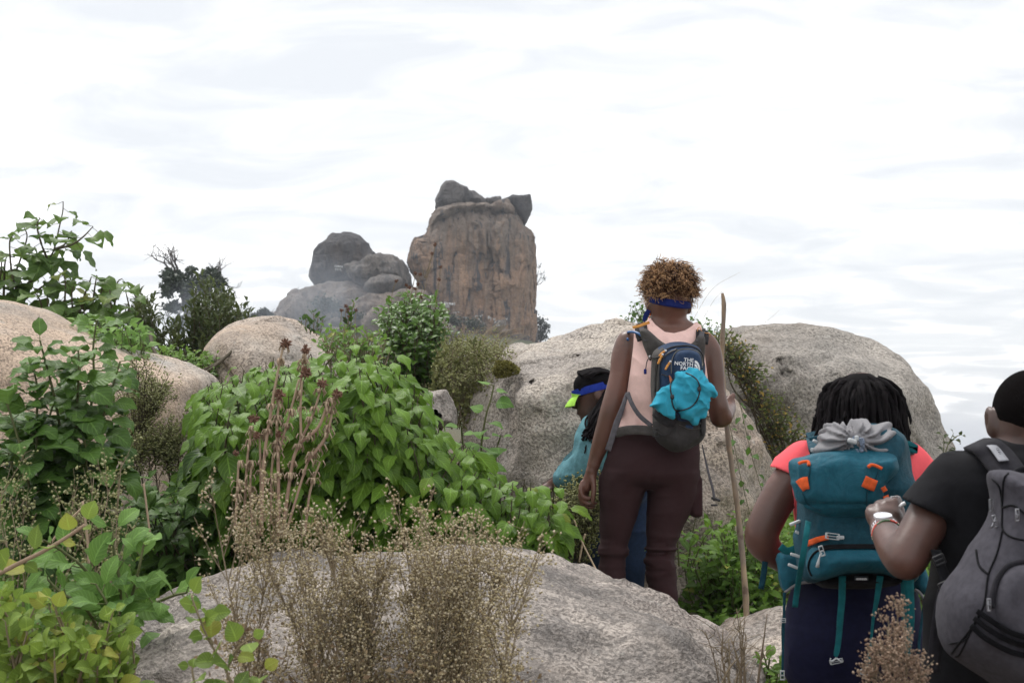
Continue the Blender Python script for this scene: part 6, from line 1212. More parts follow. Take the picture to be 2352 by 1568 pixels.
# turquoise shirt
pts = [(1498, 931), (1515, 905), (1535, 880), (1550, 869), (1553, 858), (1575, 855), (1585, 849), (1600, 847), (1610, 853), (1615, 866), (1624, 872), (1622, 880), (1636, 886), (1646, 899), (1640, 908), (1630, 912), (1630, 938), (1618, 955), (1605, 957), (1600, 972), (1588, 968), (1570, 961), (1556, 945), (1551, 942), (1548, 957), (1535, 952), (1515, 940)]
kc = P(1604, 890, D1 - .33)
def fold_d(p):
    dx = p[:, 0] - kc[0]; dz = p[:, 2] - kc[2]; a = np.arctan2(dz, dx); r = np.hypot(dx, dz)
    return .0025 * np.sin(a * 7 + 6 * vnoise(p * 10, 31) + r * 40) * smooth01(r / .05) + .013 * wr(p + p[:, [2, 0, 0]] * .7, 11, 11, 16, 32) + .006 * wr(p, 34, 34, 34, 33) - .006 + .012 * np.exp(-(r / .05) ** 2)
fs, qs = pillow(px(pts, D1 - .33), D1 - .305, .045, .038, 1, 2, fold_d); V, Q = nets(fs, *bnd(qs, D1 - .40, D1 - .24, .03), .0042)
mk('tied_shirt', V, Q, fabric('turquoise_cotton', (0.035, 0.33, 0.47), fold=.4, fscale=25, var=.06, rough=.8), label='crumpled turquoise shirt held by a black elastic cord on the back of the day pack', cat='shirt')
for pl in ([(1548, 870), (1541, 880), (1540, 895), (1543, 908)], [(1575, 856), (1590, 863), (1603, 875), (1607, 895), (1603, 915), (1590, 932), (1570, 941), (1552, 942), (1544, 925), (1543, 908)]):
    one('elastic_cord', cord, BLK, pk, on(pl, D1 - .45), .0026, f=fs, off=.002)
for c in ((1606, 893), (1544, 911)): one('cord_lock', lambda mb, c: box(mb, c, (.014, .012, .018), None, .5, .005), BLK, pk, drape(on([c], D1 - .45), fs, off=.005)[0])

# ================= woman with the teal rucksack =================
D2 = 4.0
par2 = empty('person', gpt(1960, D2), 'woman with short dreadlocks, coral shirt and navy leggings, seen from behind', 'person')
tors2 = secs(D2, [(985, 1935, 2030, .03, .06), (1010, 1925, 2040, .02, .065), (1025, 1880, 2085, .01, .07), (1045, 1845, 2105, .0, .09), (1080, 1826, 2112, .0, .11), (1140, 1830, 2100, .0, .12), (1220, 1838, 2094, .0, .12), (1290, 1838, 2090, .0, .115), (1340, 1830, 2094, .0, .125), (1390, 1816, 2102, -.005, .145), (1440, 1809, 2108, -.01, .155), (1500, 1809, 2108, -.005, .15), (1550, 1815, 2100, .0, .13)])
lg2 = [secs(D2, [(1450, 1811, 1962, .0, .14), (1520, 1810, 1958, .0, .12), (1600, 1822, 1952, .0, .10), (1760, 1838, 1935, .0, .072), (1840, 1845, 1930, .0, .062), (1950, 1848, 1930, -.01, .062), (2100, 1862, 1915, .0, .042), (2190, 1868, 1910, .0, .036)]), secs(D2, [(1450, 1960, 2108, .0, .14), (1520, 1962, 2108, .0, .12), (1600, 1966, 2096, .0, .10), (1760, 1975, 2072, .0, .072), (1840, 1980, 2065, .0, .062), (1950, 1980, 2062, -.01, .062), (2100, 1992, 2045, .0, .042), (2190, 1996, 2038, .0, .036)])]
arL2 = tri(D2, [(1850, 1058, .0, 36), (1825, 1085, -.01, 37), (1795, 1130, -.02, 38), (1768, 1180, -.03, 37), (1750, 1222, -.03, 35), (1752, 1245, -.02, 34), (1775, 1270, .02, 29), (1805, 1292, .07, 24), (1835, 1305, .12, 20), (1855, 1310, .16, 18)])
arR2 = tri(D2, [(2085, 1060, .0, 34), (2110, 1095, -.01, 34), (2128, 1150, -.01, 32), (2135, 1210, .0, 30), (2130, 1250, .03, 28), (2105, 1262, .12, 22), (2080, 1262, .18, 19)])
h2 = P(1976, 945, D2)
def f_arm2(p):
    q = smin(chain(p, arL2, .01), chain(p, arR2, .01), .001)
    for s, c in ((1, P(1862, 1310, D2 + .17)), (-1, P(2070, 1260, D2 + .2))):
        h = cap(p, c, c + [.03 * s, .02, -.01], .022, .026)
        for k in range(4): h = smin(h, chain(p, np.array([[c[0] + .03 * s, c[1] + .02, c[2] + .02 - .016 * k, .009], [c[0] + .07 * s, c[1] + .02, c[2] + .018 - .018 * k, .0085], [c[0] + .085 * s, c[1] + .0, c[2] + .012 - .018 * k, .0075]]), .003, 2), .004)
        h = smin(h, chain(p, np.array([[c[0] + .01 * s, c[1] - .01, c[2] + .015, .011], [c[0] + .035 * s, c[1] - .03, c[2] + .03, .009], [c[0] + .055 * s, c[1] - .03, c[2] + .03, .008]]), .003, 2), .005); q = smin(q, h, .01)
    return q
def f_body2(p):
    r = ell(p, h2, (.077, .098, .115)); r = smin(r, ell(p, h2 + [0, .065, -.055], (.055, .05, .055)), .03); r = smin(r, cap(p, h2 + [0, 0, -.04], P(1978, 1030, D2 + .01), .056, .06), .02)
    for s in (-1, 1): r = smin(r, ell(p, h2 + [.078 * s, .01, -.02], (.01, .02, .03)), .008)
    lg = smin(loft(p, lg2[0], 2.1), loft(p, lg2[1], 2.1), .012)
    return smin(smin(smin(loft(p, tors2, 2.3), r, .03), f_arm2(p), .03), lg, .02)
lo = P(1700, 2195, D2); hi = P(2180, 870, D2)
V, Q = nets(f_body2, (lo[0], D2 - .2, lo[2]), (hi[0], D2 + .27, hi[2]), .0075); mk('body', V, Q, SK2, par2)
def f_pants2(p):
    b = smin(loft(p, tors2, 2.3), smin(loft(p, lg2[0], 2.1), loft(p, lg2[1], 2.1), .012), .02) - .006 - .003 * vnoise(p * 14, 41) - .005 * wr(p, 10, 10, 26, 42) * .5
    cx = P(1961, 1450, D2)[0]; v = proj(p)[1]; b = b + .004 * np.exp(-((p[:, 0] - cx) / .010) ** 2) * smooth01((v - 1400) / 60) * (p[:, 1] < D2) + .0018 * np.exp(-((v - 1378) / 2.2) ** 2)
    return smax(smax(b, p[:, 2] - P(1960, 1322, D2)[2], .004), P(1960, 2150, D2)[2] - p[:, 2], .004)
V, Q = nets(f_pants2, (lo[0], D2 - .2, P(1960, 2160, D2)[2]), (hi[0], D2 + .2, P(1960, 1310, D2)[2]), .0075); mk('leggings', V, Q, fabric('leggings_navy', (0.0085, 0.0095, 0.034), rough=.75, sheen=.06, fold=.2), par2)
def f_shirt2(p):
    u, v = proj(p); t_ = loft(p, tors2, 2.3); sl = smin(chain(p, arL2[:3], .01), chain(p, arR2[:3], .01), .001)
    b = smin(t_ - .010, sl - .012, .02) - .006 * wr(p, 10, 10, 7, 44) - .003 * vnoise(p * 14, 45)
    b = smax(b, (v - np.interp(u, [1778, 1817, 1840, 2100, 2140], [1072, 1088, 1330, 1330, 1090])) * D2 / F * .8, .004)
    return smax(b, ((np.interp(u, [1880, 1925, 1976, 2030, 2070], [900, 1016, 1024, 1016, 900])) - v) * D2 / F, .004)
V, Q = nets(f_shirt2, (lo[0], D2 - .2, P(1960, 1340, D2)[2]), (hi[0], D2 + .2, P(1960, 995, D2)[2]), .006); mk('shirt', V, Q, fabric('coral_jersey', (0.86, 0.115, 0.135), fold=.3, fscale=14, var=.05, rough=.8), par2)
# dreadlocks
n = 230; ph = rs.rand(n) * 6.283; th0 = np.sqrt(rs.rand(n)) * 1.15; keep = ~((np.sin(ph) > .75) & (th0 > .9)); ph, th0 = ph[keep], th0[keep]; n = len(ph)
s = np.linspace(0, 1, 13); C = np.zeros((n, 13, 3)); Ro = .091 + .018 * rs.rand(n)
for i in range(n):
    th = th0[i] + s * 1.9; over = np.maximum(th - 1.45, 0); thc = np.minimum(th, 1.45 + .10 * rs.rand()); R_ = Ro[i] * (1 + .10 * np.sin(np.clip(s * 2.2, 0, 1.57)) + .06 * vnoise(np.array([[i * .7, 1, 2.]]), 4)[0])
    up = .008 * np.sin(np.clip(s * 6, 0, math.pi)); r_ = R_ + up + .004 * np.sin(s * 7 + i)
    C[i, :, 0] = h2[0] + r_ * np.sin(thc) * np.cos(ph[i]) * .98; C[i, :, 1] = h2[1] - .005 + r_ * np.sin(thc) * np.sin(ph[i]) * 1.08; C[i, :, 2] = h2[2] + .004 + r_ * np.cos(thc) * .86 - over * (.03 + .10 * rs.rand() ** .6)
    C[i, :, :2] += (C[i, :, :2] - h2[:2]) * over[:, None] * (.04 + .16 * rs.rand()) + .005 * rs.randn(2)
mb = MB(); tubes(mb, C, (np.linspace(1, .55, 13)[None] * (.0058 + .0022 * rs.rand(n))[:, None]) * (1 + .22 * rs.randn(n, 13)), 6, rs.rand(n)[:, None] * .6 + rs.rand(n, 13) * .4); box(mb, h2 + [0, -.003, .004], (.176, .206, .215), None, .1, bev=.1); mb.build('hair', BLACKHAIR, par2)
for uu in (1889, 2017):
    b0 = P(uu, 2190, D2); gz = float(ground_z(b0[0], D2)); f = lambda p: smin(smin(ell(p, (b0[0], D2 + .06, gz + .035), (.045, .13, .045)), cap(p, (b0[0], D2 + .005, gz + .05), (b0[0], D2 + .005, gz + .13), .045, .043), .03), rbox(p, (b0[0], D2 + .055, gz + .012), (.085, .26, .03), .012), .006)
    V, Q = nets(f, (b0[0] - .07, D2 - .10, gz - .02), (b0[0] + .07, D2 + .22, gz + .19), .01); mk('shoe', V, Q, bpy.data.materials['shoe_grey'], par2)

# teal rucksack
TEAL = fabric('teal_nylon', (0.016, 0.105, 0.15), rough=.55, sheen=.1, fold=1.0, fscale=11, weave=600, col2=(0.013, 0.085, 0.125), dist=.014); TEALD = fabric('teal_nylon_dark', (0.012, 0.065, 0.095), rough=.6, fold=1.0, fscale=10, dist=.016)
TWEB = fabric('teal_webbing', (0.010, 0.13, 0.15), fold=.05, weave=400, rough=.6); GNYL = fabric('grey_nylon', (0.22, 0.215, 0.225), rough=.55, fold=.7, fscale=22, var=.08); ORF = fabric('orange_fabric', (0.80, 0.13, 0.035), fold=.1); PALE = plain('buckle_pale', (0.45, 0.47, 0.48), .45); BLKF = fabric('black_fabric', (0.010, 0.010, 0.012), fold=.3)
rk = empty('backpack', P(1960, 1345, D2 - .2), 'large teal hiking rucksack with orange loops and a gathered grey top', 'backpack')
yr = D2 - .22
def tw(p): return .010 * wr(p, 7, 7, 9, 51) + .006 * wr(p + 3, 14, 14, 5, 53) + .003 * vnoise(p * 17, 52) - .004
fb, qb = pillow(px([(1840, 1150), (1838, 1195), (1832, 1250), (1838, 1300), (1850, 1326), (1880, 1334), (1925, 1322), (1980, 1318), (2032, 1320), (2066, 1332), (2098, 1322), (2098, 1250), (2094, 1140), (2082, 1084), (2072, 1012), (2055, 990), (2030, 982), (1900, 990), (1880, 1040), (1850, 1060)], yr), yr, .12, .07, 1, 3, tw)
V, Q = nets(fb, *bnd(qb, yr - .15, yr + .14), .008); mk('main_bag', V, Q, TEALD, rk)
cz = P(1958, 1012, yr - .10)
def gat(p):
    dx = p[:, 0] - cz[0]; dz = p[:, 2] - cz[2]; a = np.arctan2(dz, dx); r = np.hypot(dx, dz); return .0055 * np.sin(a * 17 + 4 * vnoise(p * 12, 55)) * smooth01((r - .004) / .04) + .007 * wr(p, 16, 16, 16, 57) - .008 * np.exp(-(r / .02) ** 2) + .003 * vnoise(p * 25, 56)
fc, qc = pillow(px([(1887, 1000), (1896, 984), (1912, 973), (1930, 976), (1946, 980), (1956, 969), (1985, 970), (2006, 981), (2030, 975), (2042, 990), (2040, 1045), (2036, 1062), (1890, 1055)], yr - .03), yr - .035, .095, .05, 1, 2, gat)
V, Q = nets(fc, *bnd(qc, yr - .17, yr + .09, .03), .0055); mk('gathered_top', V, Q, GNYL, rk)
for k in range(3): one('drawcord', cord, plain('cord_grey_blue', (.16, .20, .27), .7), rk, P([1958, 1962 + 5 * k, 1972 + 5 * k, 1978 + 3 * k, 1974 + 3 * k, 1966], [1010, 1003 + 3 * k, 1008, 1022, 1036, 1040 - 4 * k], D2 - .40), .0028, f=fc, off=.004)
one('cord_lock', lambda mb, c: (box(mb, c, (.018, .014, .024), basis((.3, 0, 1)), .5, .006), box(mb, c + [.012, 0, .008], (.010, .010, .014), None, .5, .004)), PALE, rk, drape(P([1957], [1013], D2 - .4), fc, off=.008)[0])
fl, ql = pillow(px([(1842, 1045), (1866, 1036), (1895, 1030), (1946, 1028), (2000, 1034), (2038, 1042), (2053, 1062), (2056, 1078), (2047, 1095), (2028, 1118), (2020, 1148), (2010, 1166), (1988, 1178), (1932, 1184), (1880, 1178), (1845, 1162), (1826, 1148), (1820, 1107), (1816, 1072), (1826, 1054)], yr - .08), yr - .085, .095, .055, 1, 3,
    lambda p: .012 * wr(p + p[:, [1, 1, 0]] * .6, 4, 4, 9, 61) + .006 * wr(p, 13, 13, 16, 60) + .003 * vnoise(p * 15, 62) - .003 - .006 - .004 * np.exp(-((proj(p)[1] - 1158) / 3) ** 2))
V, Q = nets(fl, *bnd(ql, yr - .23, yr + .04), .007); mk('lid', V, Q, TEAL, rk)
fr2, qr2 = pillow(px([(1850, 1290), (1858, 1262), (1880, 1250), (1960, 1246), (2040, 1248), (2085, 1262), (2092, 1300), (2066, 1328), (2030, 1317), (1980, 1314), (1925, 1317), (1880, 1330), (1858, 1320)], yr - .06), yr - .075, .075, .05, 1, 3, lambda p: .007 * wr(p, 9, 9, 6, 63) + .003 * vnoise(p * 18, 64) - .004)
V, Q = nets(fr2, *bnd(qr2, yr - .17, yr + .02), .0065); mk('lower_pocket', V, Q, TEAL, rk)
fall = lambda p: np.minimum(np.minimum(fb(p), fl(p)), fr2(p)); YK = D2 - .55
fbot, qbot = pillow(px([(1868, 1330), (1925, 1310), (2030, 1310), (2072, 1328), (2050, 1345), (1980, 1352), (1890, 1350)], yr), yr + .01, .10, .04, 1, 2); V, Q = nets(fbot, *bnd(qbot, yr - .12, yr + .13), .008); mk('base', V, Q, BLKF, rk)
for dd_, nm in ((1, [(1789, 1274), (1800, 1268), (1845, 1280), (1862, 1330), (1824, 1344), (1803, 1359), (1792, 1330)]), (-1, [(2098, 1316), (2110, 1300), (2123, 1297), (2132, 1315), (2139, 1338), (2135, 1355), (2124, 1366), (2102, 1352)])):
    fh, qh = pillow(px(nm, D2 - .12), D2 - .10, .035, .022, 1, 2, lambda p: .005 * wr(p, 12, 12, 14, 66)); V, Q = nets(fh, *bnd(qh, D2 - .17, D2 - .04), .006); mk('hip_belt', V, Q, TEAL, rk)
one('piping', cord, GNYL, rk, P([1803, 1822, 1842, 1864], [1360, 1346, 1338, 1336], D2 - .13), .0045)
one('piping', cord, GNYL, rk, P([2102, 2112, 2120, 2124], [1353, 1360, 1372, 1380], D2 - .13), .0045)
one('zip', ribbon, BLKF, rk, P([1888, 1900, 1950, 2010, 2050], [1262, 1256, 1254, 1254, 1257], YK), .011, f=fall, off=.003)
one('piping', cord, BLKF, rk, P([1890, 1872, 1860, 1857, 1864], [1260, 1268, 1285, 1305, 1322], YK), .003, f=fall, off=.001)
for c, an in (((1887, 1268), .35),):
    a = drape(P([c[0], c[0] - 5, c[0] - 8, c[0] - 10], [c[1], c[1] + 12, c[1] + 24, c[1] + 34], YK), fall, off=.008); one('zip_pull', lambda mb: (tube(mb, a, [.003, .002, .004, .005], 6), buckle(mb, a[0] + [0, -.002, .004], .010, .024, .004, .3)), PALE, rk)
one('orange_strap', ribbon, ORF, rk, P([1850, 1862, 1880, 1903], [1247, 1245, 1238, 1233], YK), [.018, .014, .013, .012], f=fall, off=.006)
one('buckle', buckle, PALE, rk, drape(P([1912], [1231], YK), fall, off=.012)[0], .032, .014, .006, -.12)
one('buckle', lambda mb, c: box(mb, c, (.020, .006, .010), None, .5, .003), PALE, rk, drape(P([1930], [1234], YK), fall, off=.010)[0])
for pl, w_ in (([(1836, 1117), (1846, 1110), (1857, 1108)], .030), ([(1984, 1104), (1997, 1110), (2012, 1116)], .028)): one('orange_loop', ribbon, ORF, rk, P([q[0] for q in pl], [q[1] for q in pl], YK), w_, f=fall, off=.004)
for pl in ([(1834, 1064), (1845, 1060), (1856, 1060), (1858, 1068)], [(1994, 1072), (2002, 1067), (2014, 1070), (2026, 1076)]): one('orange_loop', cord, ORF, rk, P([q[0] for q in pl], [q[1] for q in pl], YK), .0045, f=fall, off=.006)
for pl in ([(1862, 1064), (1858, 1090), (1848, 1108)], [(1842, 1130), (1856, 1158), (1885, 1172)], [(2018, 1080), (2010, 1100), (1998, 1110)], [(1992, 1125), (1990, 1160)]): one('seam', cord, TEALD, rk, P([q[0] for q in pl], [q[1] for q in pl], YK), .0018, f=fall, off=.0005)
one('webbing', ribbon, TWEB, rk, P([1857, 1852, 1842, 1832, 1826], [1196, 1230, 1290, 1350, 1394], D2 - np.array([.36, .38, .37, .30, .28])), .015)
one('webbing', ribbon, TWEB, rk, P([1935, 1934, 1930, 1926, 1921, 1917], [1322, 1370, 1420, 1470, 1500, 1506], D2 - np.array([.30, .29, .28, .27, .27, .27])), [.019, .018, .017, .015, .014, .008])
one('webbing', ribbon, TWEB, rk, P([2022, 2015, 2006, 2001, 1995, 1992], [1322, 1370, 1420, 1470, 1515, 1540], D2 - np.array([.30, .29, .28, .27, .27, .27])), [.018, .014, .008, .006, .010, .010])
one('webbing', ribbon, TWEB, rk, P([2086, 2090, 2092, 2088, 2084], [1326, 1370, 1420, 1470, 1505], D2 - np.array([.30, .29, .28, .27, .27])), [.030, .022, .020, .018, .016])
one('webbing', ribbon, TWEB, rk, P([2078, 2078, 2082], [1330, 1400, 1460], D2 - .27), [.020, .018, .014])
one('webbing', ribbon, TEALD, rk, P([1802, 1801, 1799, 1798, 1797], [1360, 1410, 1440, 1500, 1556], D2 - .14), [.008, .007, .010, .006, .005])
one('webbing', ribbon, TEALD, rk, P([2124, 2118, 2112, 2110], [1372, 1420, 1465, 1500], D2 - .14), .007)
one('webbing', ribbon, TEALD, rk, P([1758, 1754, 1748], [1285, 1320, 1352], D2 - .02), .016)
one('webbing', ribbon, TWEB, rk, P([1792, 1806, 1822, 1838, 1845], [1254, 1264, 1262, 1250, 1236], D2 - .16), .020)
one('webbing', ribbon, TWEB, rk, P([2052, 2066, 2072, 2090, 2108, 2100, 2078], [1048, 1030, 1022, 1020, 1030, 1034, 1028], D2 - .20), .017, side=(.1, 0, 1))
one('webbing', ribbon, TWEB, rk, P([2058, 2074, 2084, 2088, 2078, 2060], [1046, 1064, 1072, 1082, 1090, 1084], D2 - .26), .016, side=(-.3, 0, 1))
for c, w_, h_, an in (((2045, 1041), .026, .018, -.4), ((1921, 1518), .030, .010, .2), ((1993, 1543), .034, .012, -.1), ((1799, 1424), .012, .010, 0), ((1797, 1550), .010, .022, 0)): one('buckle', buckle, PALE, rk, P(c[0], c[1], D2 - (.33 if c[1] < 1100 else .28 if c[0] > 1850 else .15)), w_, h_, .006, an)
for c in ((1921, 1514), (1993, 1538)):   # forked clip prongs
    q = P(c[0], c[1], D2 - .285); one('clip', lambda mb: [tube(mb, q + np.array([[0, 0, .004], [.012 * s, 0, -.006], [.017 * s, 0, -.002], [.014 * s, 0, .004]]), .0024, 5) for s in (-1, 1)], PALE, rk)
one('compression_lock', lambda mb, c: (box(mb, c, (.020, .008, .030), basis((-.4, 0, 1)), .5, .003), box(mb, c + [.012, 0, -.028], (.014, .008, .026), basis((.5, 0, 1)), .5, .003)), PALE, rk, P(1826, 1200, D2 - .22))
one('adjuster', lambda mb, c: (box(mb, c, (.010, .008, .030), basis((.3, 0, 1)), .5, .003), box(mb, c + [-.008, 0, -.028], (.008, .008, .028), basis((.4, 0, 1)), .5, .003)), PALE, rk, P(1828, 1275, D2 - .24))
one('adjuster', lambda mb, c: (box(mb, c, (.014, .008, .028), basis((.5, 0, 1)), .5, .003), box(mb, c + [-.012, 0, -.020], (.014, .008, .012), None, .5, .003)), PALE, rk, P(1878, 1016, D2 - .20))
one('load_strap', ribbon, TEALD, rk, P([1880, 1874, 1872, 1880], [1030, 1012, 1000, 1000], D2 - np.array([.16, .10, .0, .08])), .05, th=.012, side=(1, 0, .2))
one('load_strap', ribbon, TEALD, rk, P([2068, 2080, 2082, 2076], [1035, 1030, 1040, 1070], D2 - np.array([.14, .10, .0, -.09])), .05, th=.012, side=(1, 0, -.2))
one('bungee', cord, BLK, rk, P([2046, 2056, 2052, 2044, 2052, 2062, 2066, 2070], [1092, 1096, 1106, 1100, 1112, 1122, 1135, 1150], D2 - .33), .0022)
one('bungee', cord, BLK, rk, P([2040, 2052, 2062, 2068], [1106, 1112, 1126, 1146], D2 - .33), .0022)
one('orange_strap', ribbon, ORF, rk, P([2028, 2034], [1118, 1128], YK), .012, f=fall, off=.008); one('orange_strap', ribbon, ORF, rk, P([2034, 2042], [1138, 1156], YK), .014, f=fall, off=.008)
one('label', ribbon, plain('label_grey', (.07, .075, .085), .7), rk, P([1979, 1979], [1322, 1332], D2 - .45), .034, f=lambda p: np.minimum(fbot(p), fr2(p)), off=.004, side=(1, 0, 0))
for k in range(9): one('label_print', lambda mb, c: box(mb, c, (.0022, .001, .004 + .0015 * (k % 2)), None, .5), WHT, rk, drape(P([1967.5 + 2.8 * k], [1329], D2 - .45), lambda p: np.minimum(fbot(p), fr2(p)), off=.007)[0], smooth=False)
# ================= man in black =================
D3 = 3.1
par3 = empty('person', gpt(2380, D3), 'man with shaved head, black t-shirt and silver watch, cut by the picture edge', 'person')
h3 = P(2366, 957, D3)
tors3 = secs(D3, [(985, 2300, 2424, .0, .062), (1012, 2292, 2440, .0, .07), (1034, 2240, 2500, .0, .08), (1056, 2180, 2555, .0, .10), (1090, 2150, 2590, .0, .115), (1130, 2140, 2600, .0, .125), (1200, 2150, 2590, .0, .125), (1300, 2152, 2580, .0, .12), (1400, 2140, 2590, .0, .12), (1500, 2132, 2600, .0, .125), (1600, 2135, 2600, .0, .12), (1650, 2150, 2590, .0, .11)])
lg3 = [secs(D3, [(1560, 2135, 2365, .0, .12), (1700, 2145, 2355, .0, .10), (2000, 2180, 2340, .0, .075), (2150, 2190, 2330, .0, .07), (2350, 2200, 2330, .0, .065), (2600, 2230, 2310, .0, .045)]), secs(D3, [(1560, 2368, 2600, .0, .12), (1700, 2375, 2590, .0, .10), (2000, 2390, 2550, .0, .075), (2150, 2395, 2540, .0, .07), (2350, 2400, 2530, .0, .065), (2600, 2415, 2500, .0, .045)])]
arL3 = tri(D3, [(2205, 1088, .0, 40), (2172, 1118, -.01, 42), (2142, 1165, -.02, 42), (2118, 1215, -.04, 44), (2093, 1262, -.06, 42), (2080, 1288, -.07, 38)])
foL3 = tri(D3, [(2080, 1288, -.07, 38), (2062, 1268, -.03, 37), (2046, 1243, .03, 34), (2034, 1222, .09, 28.5), (2030, 1210, .12, 27)])
arR3 = tri(D3, [(2555, 1070, .0, 46), (2590, 1150, .0, 46), (2610, 1250, .0, 42), (2600, 1310, .02, 38), (2570, 1320, .14, 30), (2540, 1310, .22, 27)])
FG3 = [[(2004, 1192, .15, 13), (1999, 1176, .16, 12), (2003, 1168, .20, 11), (2012, 1176, .235, 10)], [(2018, 1186, .15, 13), (2017, 1166, .16, 12.5), (2022, 1158, .20, 11.5), (2028, 1166, .24, 10)],
       [(2036, 1184, .15, 13), (2036, 1160, .16, 12.5), (2041, 1152, .20, 11.5), (2046, 1160, .24, 10)], [(2054, 1180, .15, 13), (2054, 1156, .16, 12.5), (2060, 1148, .20, 11.5), (2064, 1158, .24, 10)],
       [(2052, 1206, .14, 15), (2066, 1196, .15, 12.5), (2068, 1176, .17, 11), (2064, 1160, .19, 10)]]
def f_arm3(p):
    q = smin(smin(chain(p, arL3, .012), chain(p, foL3, .012), .012), chain(p, arR3, .01), .001)
    h = smin(cap(p, P(2028, 1212, D3 + .13), P(2022, 1190, D3 + .15), .026, .028), cap(p, P(2040, 1212, D3 + .14), P(2046, 1188, D3 + .15), .024, .027), .012)
    for g_ in FG3: h = smin(h, chain(p, tri(D3, g_), .004, 2), .005)
    q = smin(q, h, .012); h = cap(p, P(2540, 1310, D3 + .22), P(2525, 1300, D3 + .27), .03, .03); return smin(q, h, .012)
def f_head3(p):
    r = smin(ell(p, h3 + [0, -.004, .008], (.077, .100, .090)), ell(p, h3 + [0, .05, -.05], (.060, .062, .055)), .03); r = smin(r, ell(p, h3 + [0, .105, -.02], (.014, .02, .025)), .012)
    r = smin(r, cap(p, h3 + [0, .0, -.055], P(2364, 1012, D3), .066, .068), .02)
    for s in (-1, 1):
        c = h3 + [.084 * s, .006, -.010]; e_ = ell(p, c, (.011, .022, .034), basis((0.15 * s, 1, -.25))); e_ = smax(e_, -ell(p, c + [.012 * s, .006, .0], (.008, .012, .020)), .004); r = smin(r, e_, .006)
    return r
def f_body3(p):
    return smin(smin(smin(loft(p, tors3, 2.4), f_head3(p), .03), f_arm3(p), .016), smin(loft(p, lg3[0], 2.1), loft(p, lg3[1], 2.1), .012), .02)
lo = P(1960, 2640, D3); hi = P(2680, 840, D3)
V, Q = nets(f_body3, (lo[0], D3 - .2, lo[2]), (hi[0], D3 + .33, hi[2]), .0078)
mk('body', V, Q, SK3, par3)
fh3 = lambda p: smax(ell(p, h3 + [0, -.006, .012], (.0780, .1006, .0908)), (h3[2] - .050 + .25 * (p[:, 1] - h3[1] + .05)) - p[:, 2], .01)
V, Q = nets(fh3, h3 - .13, h3 + .13, .006); mk('hair', V, Q, tint_mat('hair_shaved', (0.0045, 0.0035, 0.0035), (0.009, 0.0065, 0.006), rough=1.0, nb=300, spec=.04), par3)
def f_tee(p):
    u, v = proj(p); t_ = loft(p, tors3, 2.4); sl = smin(chain(p, arL3[:4], .012), chain(p, arR3[:3], .012), .001) - .008 - .012 * smooth01((v - 1080) / 70)
    ln = (u - 2064) / (2167 - 2064); sl = smax(sl, np.where(u < 2300, (v - (1137 + ln * 50)), v - 1200) * D3 / F * .8, .003)
    b = smin(t_ - .009, sl, .02) - .008 * wr(p, 7, 7, 3.5, 71) - .004 * vnoise(p * 10, 72)
    return smax(b, (np.interp(u, [2230, 2292, 2330, 2366, 2400, 2440, 2500], [900, 1006, 1018, 1022, 1018, 1006, 900]) - v) * D3 / F, .004)
zb3 = P(2300, 1640, D3)[2]; V, Q = nets(lambda p: smax(f_tee(p), zb3 - p[:, 2], .004), (lo[0], D3 - .2, zb3 - .02), (hi[0], D3 + .2, P(2300, 995, D3)[2]), .0062)
BLACKT = fabric('tee_black', (0.0085, 0.0085, 0.0105), fold=.5, fscale=12, sheen=.12); mk('t_shirt', V, Q, BLACKT, par3)
f_tr = lambda p: smax(smin(loft(p, tors3, 2.3), smin(loft(p, lg3[0], 2.1), loft(p, lg3[1], 2.1), .012), .02) - .006 - .006 * wr(p, 8, 8, 8, 73), p[:, 2] - P(2300, 1570, D3)[2], .004)
V, Q = nets(f_tr, (lo[0], D3 - .2, P(2300, 2640, D3)[2]), (hi[0], D3 + .2, P(2300, 1555, D3)[2]), .009); mk('trousers', V, Q, fabric('trousers_black', (0.009, 0.009, 0.013), fold=.5), par3)
for uu in (2270, 2458):
    b0 = P(uu, 2600, D3); gz = float(ground_z(b0[0], D3)); f = lambda p: smin(smin(ell(p, (b0[0], D3 + .06, gz + .04), (.05, .14, .05)), cap(p, (b0[0], D3 + .005, gz + .05), (b0[0], D3 + .005, gz + .16), .05, .046), .03), rbox(p, (b0[0], D3 + .055, gz + .014), (.095, .29, .034), .012), .006)
    V, Q = nets(f, (b0[0] - .08, D3 - .12, gz - .02), (b0[0] + .08, D3 + .24, gz + .22), .012); mk('shoe', V, Q, bpy.data.materials['shoe_grey'], par3)
# watch, bracelets, ring, finger clip
wa = tri(D3, [(2046, 1243, .03, 34)])[0]; wb = tri(D3, [(2030, 1210, .12, 27)])[0]; ax = (wb - wa)[:3]; ax /= np.linalg.norm(ax); e1 = np.cross(ax, [0, 1., 0]); e1 /= np.linalg.norm(e1); e2 = np.cross(ax, e1); e2 = e2 if e2[1] < 0 else -e2
wc = wb[:3] - ax * .026
def ring(mb, c, r, tr, n=40, tint=.5, sq=1.0, tube_s=6): th = np.linspace(0, 2 * math.pi, n + 1); tube(mb, c + r * np.cos(th)[:, None] * e1 + r * sq * np.sin(th)[:, None] * e2, tr, tube_s, tint, cap=False)
WHITEM = plain('watch_silver', (0.80, 0.80, 0.84), .28, .35); mb = MB()
for k in range(30):
    th = k * 2 * math.pi / 30; c = wc + .0305 * math.cos(th) * e1 + .0305 * math.sin(th) * e2; rd = math.cos(th) * e1 + math.sin(th) * e2; tg = -math.sin(th) * e1 + math.cos(th) * e2
    for q, wq in ((-.0062, .005), (0, .0058), (.0062, .005)): box(mb, c + ax * q, (.0048, wq, .0028), np.stack([tg, ax, rd], 1), .5, .0011)
wt = mb.build('watch', WHITEM, par3)
